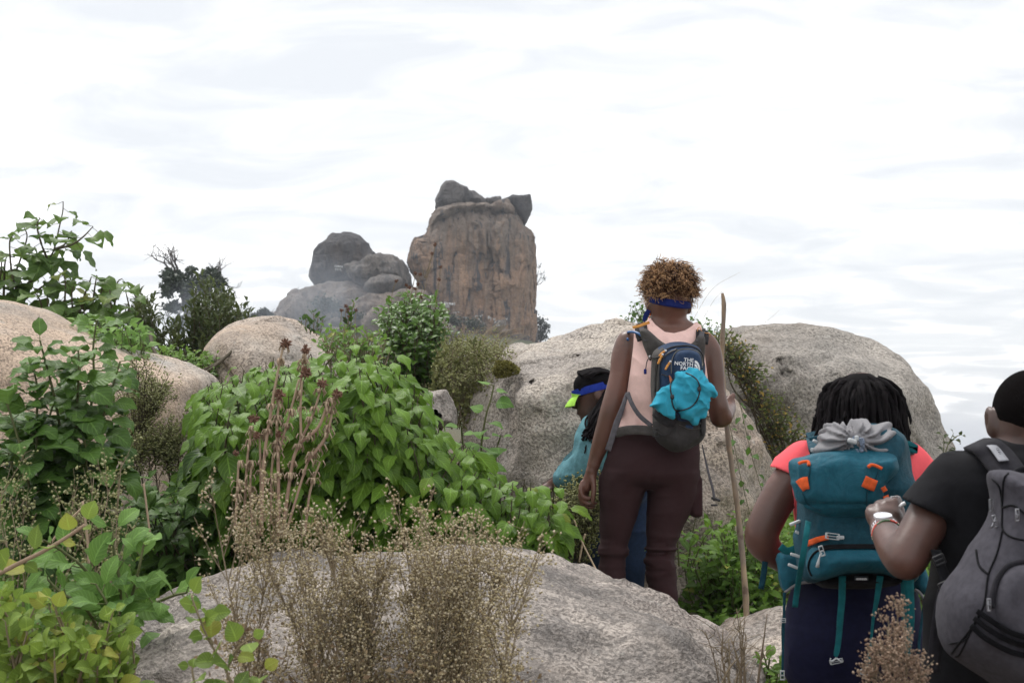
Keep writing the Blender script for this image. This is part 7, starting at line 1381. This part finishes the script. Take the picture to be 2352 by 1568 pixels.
up = (e2 * .50 - e1 * .15 + np.array([-.35, -.1, .75])); up -= ax * (up @ ax) * .55; up /= np.linalg.norm(up); a1 = np.cross(up, [1, .2, 0]); a1 /= np.linalg.norm(a1); a2 = np.cross(up, a1); fc3 = wc + up * .0345 + np.array([-.006, 0, 0])
mb = MB(); th = np.linspace(0, 2 * math.pi, 33)
for r_, z0, z1 in ((.0205, -.005, .0035),):
    ringp = [(r_ * .92, z0), (r_, z0 + .002), (r_, z1 - .0015), (r_ * .95, z1), (r_ * .86, z1 - .0012), (0.0001, z1 - .0012)]
    Vw = np.array([[fc3 + a1 * q * math.cos(t_) + a2 * q * math.sin(t_) + up * z for (q, z) in ringp] for t_ in th[:-1]]); i = np.arange(32)[:, None]; j = np.arange(5)[None]; mb.add(Vw.reshape(-1, 3), np.stack([i * 6 + j, ((i + 1) % 32) * 6 + j, ((i + 1) % 32) * 6 + j + 1, i * 6 + j + 1], -1).reshape(-1, 4))
mb.build('watch_case', WHITEM, wt)
BEADS = tint_mat('bead_colours', (0.05, 0.16, 0.05), (0.75, 0.72, 0.68), mid=(0.65, 0.06, 0.04), rough=.4)
for q, base_t in ((-.016, .5), (-.0205, .95), (-.025, .0)):
    mb = MB()
    for k in range(64):
        th_ = k * 2 * math.pi / 64; c = wc + ax * (q + .002 * math.sin(th_)) + (.0325 + .0006 * (k % 2)) * (math.cos(th_) * e1 + math.sin(th_) * e2); tt = base_t if (k // 5) % 3 else (.5 if base_t != .5 else .97)
        mb.add(OCT_V * .0024 + c, OCT_F, tt)
    mb.build('bracelet', BEADS, par3)
one('clip', lambda mb: tube(mb, P([2066, 2072, 2079], [1163, 1158, 1155], D3 + .12), [.003, .0045, .005], 8), plain('clip_white', (.75, .75, .75), .4), par3)
one('ring', lambda mb: (buckle(mb, P(2055, 1146, D3 + .17), .016, .012, .004)), SILV, par3)
# grey backpack
G3F = fabric('pack_slate', (0.068, 0.065, 0.078), rough=.9, fold=.6, fscale=9, weave=700); G3D = fabric('pack_slate_dark', (0.022, 0.021, 0.026), fold=.4); SEAM = fabric('seam_dark', (0.006, 0.006, 0.008), fold=.1); REFL = plain('patch_grey', (0.24, 0.245, 0.27), .6)
bk3 = empty('backpack', P(2370, 1590, D3 - .22), 'slate grey backpack with three dark stripes on the back of the man in black', 'backpack')
y3 = D3 - .235
pol = px([(2279, 1110), (2280, 1094), (2287, 1084), (2322, 1084), (2360, 1094), (2420, 1092), (2480, 1105), (2520, 1150), (2560, 1260), (2600, 1360), (2612, 1450), (2580, 1550), (2480, 1600), (2380, 1600), (2313, 1583), (2270, 1558), (2230, 1533), (2192, 1506), (2173, 1480), (2165, 1445), (2164, 1400), (2178, 1350), (2212, 1304), (2242, 1252), (2262, 1215), (2277, 1180), (2282, 1145)], y3)
f3, q3 = pillow(pol, y3, .115, .07, 1, 2, lambda p: .009 * wr(p, 4, 4, 6, 81) + .005 * vnoise(p * 9, 82) - .006); V, Q = nets(f3, *bnd(q3, y3 - .16, y3 + .15), .0085); mk('bag', V, Q, G3F, bk3)
pol = px([(2276, 1400), (2280, 1370), (2292, 1330), (2312, 1302), (2340, 1291), (2400, 1290), (2460, 1310), (2490, 1380), (2500, 1440), (2480, 1500), (2380, 1500), (2300, 1460)], y3 - .09)
f3b, q3b = pillow(pol, y3 - .09, .05, .03, 1, 2, lambda p: .004 * vnoise(p * 12, 83)); V, Q = nets(f3b, *bnd(q3b, y3 - .16, y3 - .02), .006); mk('front_pocket', V, Q, G3F, bk3)
f3a = lambda p: np.minimum(f3(p), f3b(p)); Y3 = D3 - .62
def o3(pts): return P([q[0] for q in pts], [q[1] for q in pts], Y3)
one('piping', cord, G3D, bk3, o3([(2277, 1395), (2281, 1365), (2292, 1330), (2312, 1303), (2340, 1291), (2380, 1289)]), .0065, f=f3a, off=.0)
for pl, r_ in (([(2316, 1086), (2306, 1100), (2303, 1130), (2302, 1180), (2303, 1215), (2322, 1232), (2352, 1240)], .0022), ([(2279, 1100), (2296, 1120), (2302, 1165)], .0022), ([(2303, 1165), (2325, 1160), (2345, 1172), (2360, 1185)], .0022), ([(2303, 1215), (2290, 1270), (2270, 1320), (2262, 1380), (2250, 1410), (2225, 1450), (2200, 1480), (2185, 1500)], .0022), ([(2234, 1440), (2215, 1470), (2180, 1478)], .002), ([(2242, 1262), (2248, 1296), (2262, 1312), (2272, 1318)], .0025), ([(2250, 1408), (2230, 1448), (2205, 1500), (2195, 1508)], .002)):
    one('seam', cord, SEAM, bk3, o3(pl), r_, f=f3a, off=.0002)
for k, pl in enumerate(([(2244, 1402), (2270, 1420), (2300, 1440), (2330, 1455), (2380, 1468)], [(2237, 1418), (2265, 1440), (2300, 1462), (2335, 1477), (2380, 1486)], [(2230, 1435), (2260, 1462), (2300, 1486), (2335, 1500), (2380, 1508)])): one('stripe', ribbon, SEAM, bk3, o3(pl), .0095, f=f3a, off=.006)
for pl in ([(2288, 1186), (2284, 1196), (2277, 1212)], [(2276, 1148), (2275, 1160), (2274, 1170)], [(2334, 1172), (2335, 1182), (2336, 1190)], [(2272, 1374), (2270, 1388), (2270, 1404)]):
    a = drape(o3(pl), f3a, off=.007); one('zip_pull', lambda mb: (tube(mb, crv(a, 3), .0022, 6), buckle(mb, a[1] + [0, -.003, 0], .007, .022, .003, .25 if pl[0][0] == 2288 else 0)), plain('zip_metal', (.25, .25, .27), .35, .8) if 'zip_metal' not in bpy.data.materials else bpy.data.materials['zip_metal'], bk3)
one('shoulder_strap', ribbon, G3D, bk3, P([2236, 2262, 2285, 2306, 2325, 2345], [1016, 1020, 1040, 1066, 1092, 1112], D3 - np.array([.02, .085, .11, .14, .165, .18])), [.05, .06, .066, .066, .06], th=.010, side=(1, 0, .45))
one('shoulder_strap', ribbon, G3D, bk3, P([2500, 2480, 2462, 2440, 2420], [1016, 1020, 1040, 1066, 1092], D3 - np.array([.02, .085, .11, .14, .165])), .06, th=.010, side=(1, 0, -.45))
one('strap_patch', ribbon, REFL, bk3, P([2276, 2284, 2295, 2306], [1021, 1028, 1042, 1057], D3 - np.array([.095, .112, .128, .146])), [.018, .020, .021], th=.002, side=(1, 0, .1))
mb = MB()
for k, (uu, vv) in enumerate(((2291, 1031), (2294, 1035.5), (2297, 1040))): c = P(uu, vv, D3 - .135 - .004 * k); tube(mb, c + np.array([[-.003, 0, .001], [.001, 0, .0025], [.0035, 0, 0], [.001, 0, -.002], [-.002, 0, -.001]]), .0006, 4)
mb.build('patch_mark', SEAM, bk3, kind='stuff')
one('haul_loop', cord, SEAM, bk3, P([2330, 2345, 2365, 2380], [1088, 1078, 1080, 1092], D3 - .20), .007)
one('webbing', ribbon, SEAM, bk3, P([2150, 2160, 2172, 2180], [1262, 1295, 1330, 1370], D3 - np.array([.10, .13, .15, .17])), .022)
one('webbing', ribbon, G3D, bk3, P([2172, 2160, 2150, 2144], [1340, 1400, 1470, 1545], D3 - np.array([.15, .16, .16, .16])), .026)
one('buckle', buckle, BLK, bk3, P(2157, 1285, D3 - .135), .022, .018, .006, .4); one('buckle', buckle, BLK, bk3, P(2172, 1345, D3 - .175), .024, .018, .006, .4)

# ================= climber with visor =================
D4 = 6.35
par4 = empty('person', gpt(1420, D4), 'person with long locks, blue visor and teal long sleeves, half hidden and leaning forward', 'person')
hd4 = P(1368, 905, D4); R4 = basis((-1, .10, -.26)) # face direction
def HF(c): return hd4 + R4 @ np.array(c)   # local: x side, y forward, z up
arL4 = tri(D4, [(1372, 985, -.12, 28), (1362, 1020, -.16, 25), (1352, 1056, -.18, 22), (1328, 1082, -.16, 20), (1300, 1100, -.12, 18), (1275, 1112, -.08, 14)])
arR4 = tri(D4, [(1380, 985, .14, 26), (1350, 1040, .20, 22), (1310, 1080, .22, 18), (1280, 1105, .2, 13)])
tor4 = tri(D4, [(1388, 985, .0, 42), (1398, 1030, .0, 50), (1412, 1075, .0, 52), (1425, 1112, .0, 54)])
lgs4 = [tri(D4, [(1415, 1120, -.08, 42), (1385, 1185, -.12, 38), (1362, 1245, -.12, 32), (1358, 1300, -.06, 28), (1362, 1370, .0, 22), (1368, 1425, .03, 18)]), tri(D4, [(1438, 1120, .08, 42), (1448, 1190, .08, 36), (1446, 1250, .06, 30), (1440, 1310, .06, 26), (1440, 1380, .08, 22), (1442, 1430, .1, 18)])]
def f_h4(p):
    q = (p - hd4) @ R4; o = np.zeros(3)
    r = smin(ell(q, (0, -.005, .02), (.076, .098, .100)), ell(q, (0, .045, -.06), (.052, .052, .055)), .03); r = smin(r, ell(q, (0, .100, -.022), (.014, .020, .020)), .010)
    r = smin(r, ell(q, (0, .090, -.062), (.022, .014, .010)), .006); r = smin(r, ell(q, (0, .072, -.098), (.022, .022, .016)), .012); r = smin(r, ell(q, (0, .086, .018), (.05, .012, .010)), .012)
    for s in (-1, 1): r = smin(r, ell(q, (.078 * s, -.012, -.015), (.009, .018, .029)), .006); r = smax(r, -ell(q, (.030 * s, .098, -.004), (.014, .010, .007)), .006); r = smin(r, ell(q, (.030 * s, .086, -.004), (.013, .010, .009)), .003)
    return r
def f_hn4(p):
    r = 9
    for c in (P(1268, 1114, D4 - .07), P(1272, 1107, D4 + .2)):
        h = cap(p, c, c + [-.03, 0, -.02], .024, .026)
        for k in range(4): h = smin(h, chain(p, np.array([[c[0] - .03, c[1] - .02 + .015 * k, c[2] - .02, .009], [c[0] - .07, c[1] - .025 + .018 * k, c[2] - .04, .0085], [c[0] - .09, c[1] - .02 + .018 * k, c[2] - .06, .007]]), .003, 2), .004)
        h = smin(h, chain(p, np.array([[c[0], c[1] - .02, c[2] - .01, .011], [c[0] - .02, c[1] - .045, c[2] - .025, .009], [c[0] - .04, c[1] - .05, c[2] - .04, .008]]), .003, 2), .005); r = np.minimum(r, h)
    return r
def f_body4(p):
    b = smin(chain(p, tor4, .04), smin(chain(p, arL4, .02), chain(p, arR4, .02), .02), .04); b = smin(b, smin(f_h4(p), cap(p, HF((0, -.03, -.06)), P(1388, 978, D4), .052, .058), .02), .02)
    b = smin(b, f_hn4(p), .01); return smin(b, smin(chain(p, lgs4[0], .02), chain(p, lgs4[1], .02), .02), .03)
V, Q = nets(f_body4, (P(1235, 900, D4)[0], D4 - .3, float(ground_z(.4, D4)) + .06), (P(1500, 900, D4)[0], D4 + .38, P(1300, 835, D4)[2]), .0095); mk('body', V, Q, SK3, par4)
f_s4 = lambda p: smax(smin(chain(p, tor4, .04), smin(chain(p, arL4[:-1], .02), chain(p, arR4[:-1], .02), .02), .04) - .014 - .010 * wr(p, 8, 8, 8, 85) - .008 * wr(p, 20, 20, 20, 86), (P(1412, 1105, D4)[2]) - p[:, 2] - .5 * (P(1412, 1105, D4)[0] - p[:, 0]) * (p[:, 0] > P(1375, 1000, D4)[0]) - 9.0 * (p[:, 0] < P(1375, 1000, D4)[0]), .004)
V, Q = nets(f_s4, (P(1262, 900, D4)[0], D4 - .3, P(1400, 1150, D4)[2]), (P(1500, 900, D4)[0], D4 + .38, P(1300, 945, D4)[2]), .009); mk('long_sleeved_top', V, Q, fabric('top_teal', (0.115, 0.265, 0.305), fold=.5, fscale=14, sheen=.1), par4)
f_j4 = lambda p: smax(smax(smin(chain(p, tor4[2:], .04, 2), smin(chain(p, lgs4[0], .02), chain(p, lgs4[1], .02), .02), .03) - .016 - .010 * wr(p, 9, 9, 9, 87), p[:, 2] - P(1400, 1098, D4)[2], .004), P(1400, 1428, D4)[2] - p[:, 2], .004)
V, Q = nets(f_j4, (P(1300, 900, D4)[0], D4 - .3, P(1400, 1440, D4)[2]), (P(1510, 900, D4)[0], D4 + .3, P(1300, 1090, D4)[2]), .010); mk('jeans', V, Q, fabric('denim_dark', (0.018, 0.034, 0.075), fold=.6, fscale=12), par4)
for c, yy in ((P(1364, 1430, D4), D4 + .0), (P(1440, 1432, D4), D4 + .1)):
    gz = float(ground_z(c[0], yy)); f = lambda p: smin(smin(ell(p, (c[0] - .05, yy, gz + .045), (.13, .05, .05)), cap(p, (c[0], yy, gz + .05), (c[0], yy, gz + .16), .05, .05), .03), rbox(p, (c[0] - .045, yy, gz + .015), (.27, .09, .035), .012), .006)
    V, Q = nets(f, (c[0] - .2, yy - .08, gz - .02), (c[0] + .08, yy + .08, gz + .24), .012); mk('boot', V, Q, plain('boot_dark', (0.03, 0.03, 0.035), .7), par4)
n = 130; C = []
for k in range(n):
    s_ = rs.uniform(-1, 1); a0 = rs.uniform(-.6, 1.2); th = np.linspace(0, 1, 11)
    st = HF((.076 * math.sin(s_ * 1.45), .085 * math.cos(s_) * math.cos(a0) * .9 - .02, .112 * math.cos(s_ * .9)))
    tie = HF((.045 * s_, -.098, .045)); en = P(1362 + rs.uniform(-22, 26) - 6 * rs.rand(), rs.uniform(985, 1040), D4 - .225 - .03 * rs.rand()) if s_ < .3 else P(1395 + rs.uniform(-20, 25), rs.uniform(960, 1020), D4 + rs.uniform(-.05, .2))
    mid = HF((-.085 - .03 * rs.rand(), -.10 + .10 * rs.rand(), -.05)) if s_ < .3 else HF((.08, -.10, -.04))
    C.append(crv(np.array([st, (st + tie) / 2 + R4 @ np.array([0.02 * s_, -.0, .028]), tie, mid, (mid + en) / 2 + rs.randn(3) * .015, en]), 3))
C = np.array(C); mb = MB(); tubes(mb, C, np.linspace(.0075, .0045, C.shape[1])[None] * (0.8 + .5 * rs.rand(n))[:, None], 5, rs.rand(n) * .8); box(mb, HF((0, -.008, .042)), (.158, .194, .126), R4, .1, bev=.06); mb.build('hair', BLACKHAIR, par4)
# visor
th = np.linspace(-2.5, 2.5, 41); R_ = np.array([[.0845 * math.sin(t_), .106 * math.cos(t_) - .004] for t_ in th]); mb = MB(); V = np.array([[HF((x * (1 + q2), y * (1 + q2), z + .012 - .01 * math.cos(t_) * 0)) for (z, q2) in ((-.004, 0), (.012, .02), (.028, .0))] for (x, y), t_ in zip(R_, th)]); i = np.arange(40)[:, None] * 3; j = np.arange(2)[None]
mb.add(V.reshape(-1, 3), np.stack([i + j, i + 3 + j, i + 4 + j, i + 1 + j], -1).reshape(-1, 4)); vz = mb.build('visor', fabric('visor_blue', (0.015, 0.04, 0.32), fold=.1, rough=.6), par4)
mb = MB(); ph = np.linspace(-0.85, 0.85, 17); rr_ = np.linspace(0, 1, 6); V = np.array([[HF((.082 * math.sin(a) * (1 + .10 * r_), .102 * math.cos(a) + r_ * .046 * math.cos(a * .9), .014 - .020 * r_ * r_ - .014 * r_ - .012 * abs(math.sin(a)) ** 2 * r_)) for r_ in rr_] for a in ph]).reshape(-1, 3); i = np.arange(16)[:, None] * 6; j = np.arange(5)[None]; Qb = np.stack([i + j, i + 6 + j, i + 7 + j, i + 1 + j], -1).reshape(-1, 4)
mb.add(V, Qb); mb.add(V - [0, 0, .003], Qb[:, ::-1]); mb.build('brim', fabric('visor_lime', (0.42, 0.78, 0.10), fold=.1, rough=.6), vz)
fb4 = lambda p: np.minimum((ell((p - hd4) @ R4, (0, -.004, .024), (.0865, .108, .3))), 9)
mb = MB(); V0 = np.array([[HF((-.0875 * math.sin(a) * 1.02 - .001, .1095 * math.cos(a) - .002, .010 + z * (1 - (a - .25) / .75))) for z in (.0, .022)] for a in np.linspace(.25, .95, 9)]); i = np.arange(8) * 2; mb.add(V0.reshape(-1, 3), np.stack([i, i + 2, i + 3, i + 1], 1)); mb.build('flash', bpy.data.materials['visor_lime'], vz)
one('pack_strap', ribbon, BLKF, par4, P([1395, 1402, 1398, 1392, 1385], [985, 1020, 1045, 1070, 1090], D4 - np.array([.18, .20, .19, .18, .17])), .03)
# ---------------------------------------------------------------- painted scribbles on the far rock
def scribble(name, words, d, f, parent, mat, w=.035, off=.05):
    """each stroke a polyline in picture units"""
    mb = MB()
    for pl in words: cord(mb, P([q[0] for q in pl], [q[1] for q in pl], d), w, f=f, n=2, off=off, sides=3)
    return mb.build(name, mat, parent)
PNT = plain('white_paint', (0.62, 0.62, 0.62), .8)
GL = {'B': [[(0, 1), (0, 0), (.7, .05), (.7, .4), (0, .5), (.8, .6), (.8, .95), (0, 1)]], 'A': [[(0, 1), (.4, 0), (.8, 1)], [(.2, .6), (.6, .6)]], 'L': [[(0, 0), (0, 1), (.7, 1)]], 'W': [[(0, 0), (.2, 1), (.4, .3), (.6, 1), (.8, 0)]], 'N': [[(0, 1), (0, 0), (.7, 1), (.7, 0)]], 'T': [[(0, 0), (.8, 0)], [(.4, 0), (.4, 1)]], 'S': [[(.7, .1), (.2, 0), (.05, .25), (.6, .6), (.6, .9), (0, 1)]], 'M': [[(0, 1), (.1, 0), (.4, .7), (.7, 0), (.8, 1)]],
      'Y': [[(0, 0), (.35, .5), (.7, 0)], [(.35, .5), (.35, 1)]], 'K': [[(0, 0), (0, 1)], [(.7, 0), (0, .5), (.7, 1)]], 'G': [[(.7, .1), (.2, 0), (0, .5), (.2, 1), (.7, .9), (.7, .5), (.4, .5)]], 'R': [[(0, 1), (0, 0), (.7, .1), (.6, .45), (0, .5), (.7, 1)]], 'U': [[(0, 0), (.05, .9), (.6, .9), (.7, 0)]], 'E': [[(.7, 0), (0, 0), (0, 1), (.7, 1)], [(0, .5), (.5, .5)]], '2': [[(0, .2), (.3, 0), (.6, .2), (0, 1), (.7, 1)]], '0': [[(.3, 0), (0, .5), (.3, 1), (.6, .5), (.3, 0)]], '1': [[(.3, 0), (.3, 1)]], '5': [[(.6, 0), (.1, 0), (.1, .45), (.6, .6), (.5, .95), (0, 1)]], 'J': [[(.2, 0), (.8, 0)], [(.5, 0), (.5, .9), (.1, 1)]]}
def word(s, u, v, w, h, slant=0.0):
    o = []
    for k, ch in enumerate(s):
        for st in GL.get(ch, []): o.append([(u + (k + x * .8) * w, v + y * h + slant * k) for x, y in st])
    return o
tow = [o for o in bpy.data.objects if o.name == 'rock_tower'][0]; dome = [o for o in bpy.data.objects if o.get('label', '').startswith('dark round boulder')][0]
scribble('painted_writing', word('BALWANJ', 1021, 694, 3.6, 5.5, .35), 138, TOWF, tow, PNT, .045)
scribble('painted_writing', word('SAM', 1023, 701, 3.2, 5, .4), 138, TOWF, tow, PNT, .04)
rs5 = np.random.RandomState(9)
loose = []
for (u0, v0, n, wd) in ((1042, 716, 3, 10), (1043, 725, 3, 8), (1063, 728, 6, 12), (1070, 738, 5, 8), (1090, 722, 6, 18), (1092, 730, 4, 12), (1080, 741, 5, 12), (1120, 730, 9, 18), (1135, 737, 7, 12), (1095, 736, 4, 10), (1120, 726, 5, 8), (1065, 747, 4, 20), (1160, 730, 3, 4), (1140, 745, 4, 8)):
    for k in range(n):
        a = u0 + rs5.rand() * wd; b_ = v0 + rs5.rand() * 4; loose.append([(a, b_), (a + rs5.uniform(.5, 2.5), b_ + rs5.uniform(-1.5, 1.5)), (a + rs5.uniform(0, 3), b_ + rs5.uniform(0, 2.5))])
so = scribble('painted_scribble', loose, 138, TOWF, tow, PNT, .038); so['kind'] = 'stuff'
scribble('painted_writing', word('KGM', 769, 609, 2.9, 4.2, .2) + word('URSE', 778, 610, 2.6, 3.2, .3), 140, DOMF, dome, PNT, .025, .03)
scribble('painted_writing', word('2015', 769.5, 616, 4.0, 5.0, .2), 140, DOMF, dome, PNT, .026, .03)

# ---------------------------------------------------------------- air and smoke
def vol_box(name, V8, density, colr, aniso=0.0, noise_fn=None, **tg):
    m = bpy.data.materials.new(name + '_air'); m.use_nodes = True; t = m.node_tree; t.nodes.clear(); o = N(t, 'ShaderNodeOutputMaterial'); v = N(t, 'ShaderNodeVolumePrincipled')
    v.inputs['Color'].default_value = colr + (1,); v.inputs['Density'].default_value = density; v.inputs['Anisotropy'].default_value = aniso; L(t, v.outputs[0], o.inputs['Volume'])
    if noise_fn: noise_fn(t, v)
    Q = [[0, 1, 3, 2], [4, 6, 7, 5], [0, 4, 5, 1], [2, 3, 7, 6], [0, 2, 6, 4], [1, 5, 7, 3]]
    ob = bpy.data.objects.new(name, mesh_data(name, V8, np.array(Q), m, smooth=False)); COL.objects.link(ob); tag(ob, **tg); return ob, m
def b8(lo, hi): return np.array([[a, b, c] for a in (lo[0], hi[0]) for b in (lo[1], hi[1]) for c in (lo[2], hi[2])], float)
HZ, _ = vol_box('haze', b8((-3200, -60, -64), (3200, 4300, 40)), HAZE_D, (0.86, 0.90, 0.97), kind='stuff', label='thin pale air between the bushes and the far rock castle', cat='haze')

def smoke_fn(c, r, dens, sc_):
    def fn(t, v):
        g = mapping(t); sb = N(t, 'ShaderNodeVectorMath'); sb.operation = 'SUBTRACT'; L(t, g, sb.inputs[0]); sb.inputs[1].default_value = tuple(c)
        dv = N(t, 'ShaderNodeVectorMath'); dv.operation = 'DIVIDE'; L(t, sb.outputs[0], dv.inputs[0]); dv.inputs[1].default_value = tuple(r)
        ln = N(t, 'ShaderNodeVectorMath'); ln.operation = 'LENGTH'; L(t, dv.outputs[0], ln.inputs[0])
        n_ = noise(t, sc_, 4, .6, .6, mapping(t, (1, 1, .6))); e_ = M(t, 'SUBTRACT', 1.0, M(t, 'POWER', ln.outputs['Value'], 1.5)); q = M(t, 'MAXIMUM', M(t, 'MULTIPLY', e_, M(t, 'SUBTRACT', n_, .30)), 0.0)
        L(t, M(t, 'MULTIPLY', q, dens), v.inputs['Density'])
    return fn
for (u, v, d, r, dens, sc_, lab_) in ((715, 700, 112, (6.0, 5.0, 4.6), .30, .35, 'thin blue smoke drifting over the pale base slab and the dark round boulder'), (450, 760, 40, (1.3, 1.5, 1.6), .9, 1.2, 'blue smoke rising around the half bare tree')):
    c = P(u, v, d); r = np.array(r); vol_box('smoke', b8(c - r, c + r), 0.0, (.80, .88, 1.0), noise_fn=smoke_fn(c, r, dens, sc_), kind='stuff', label=lab_, cat='smoke')
sc.cycles.volume_step_rate = 1.5; sc.cycles.volume_max_steps = 64
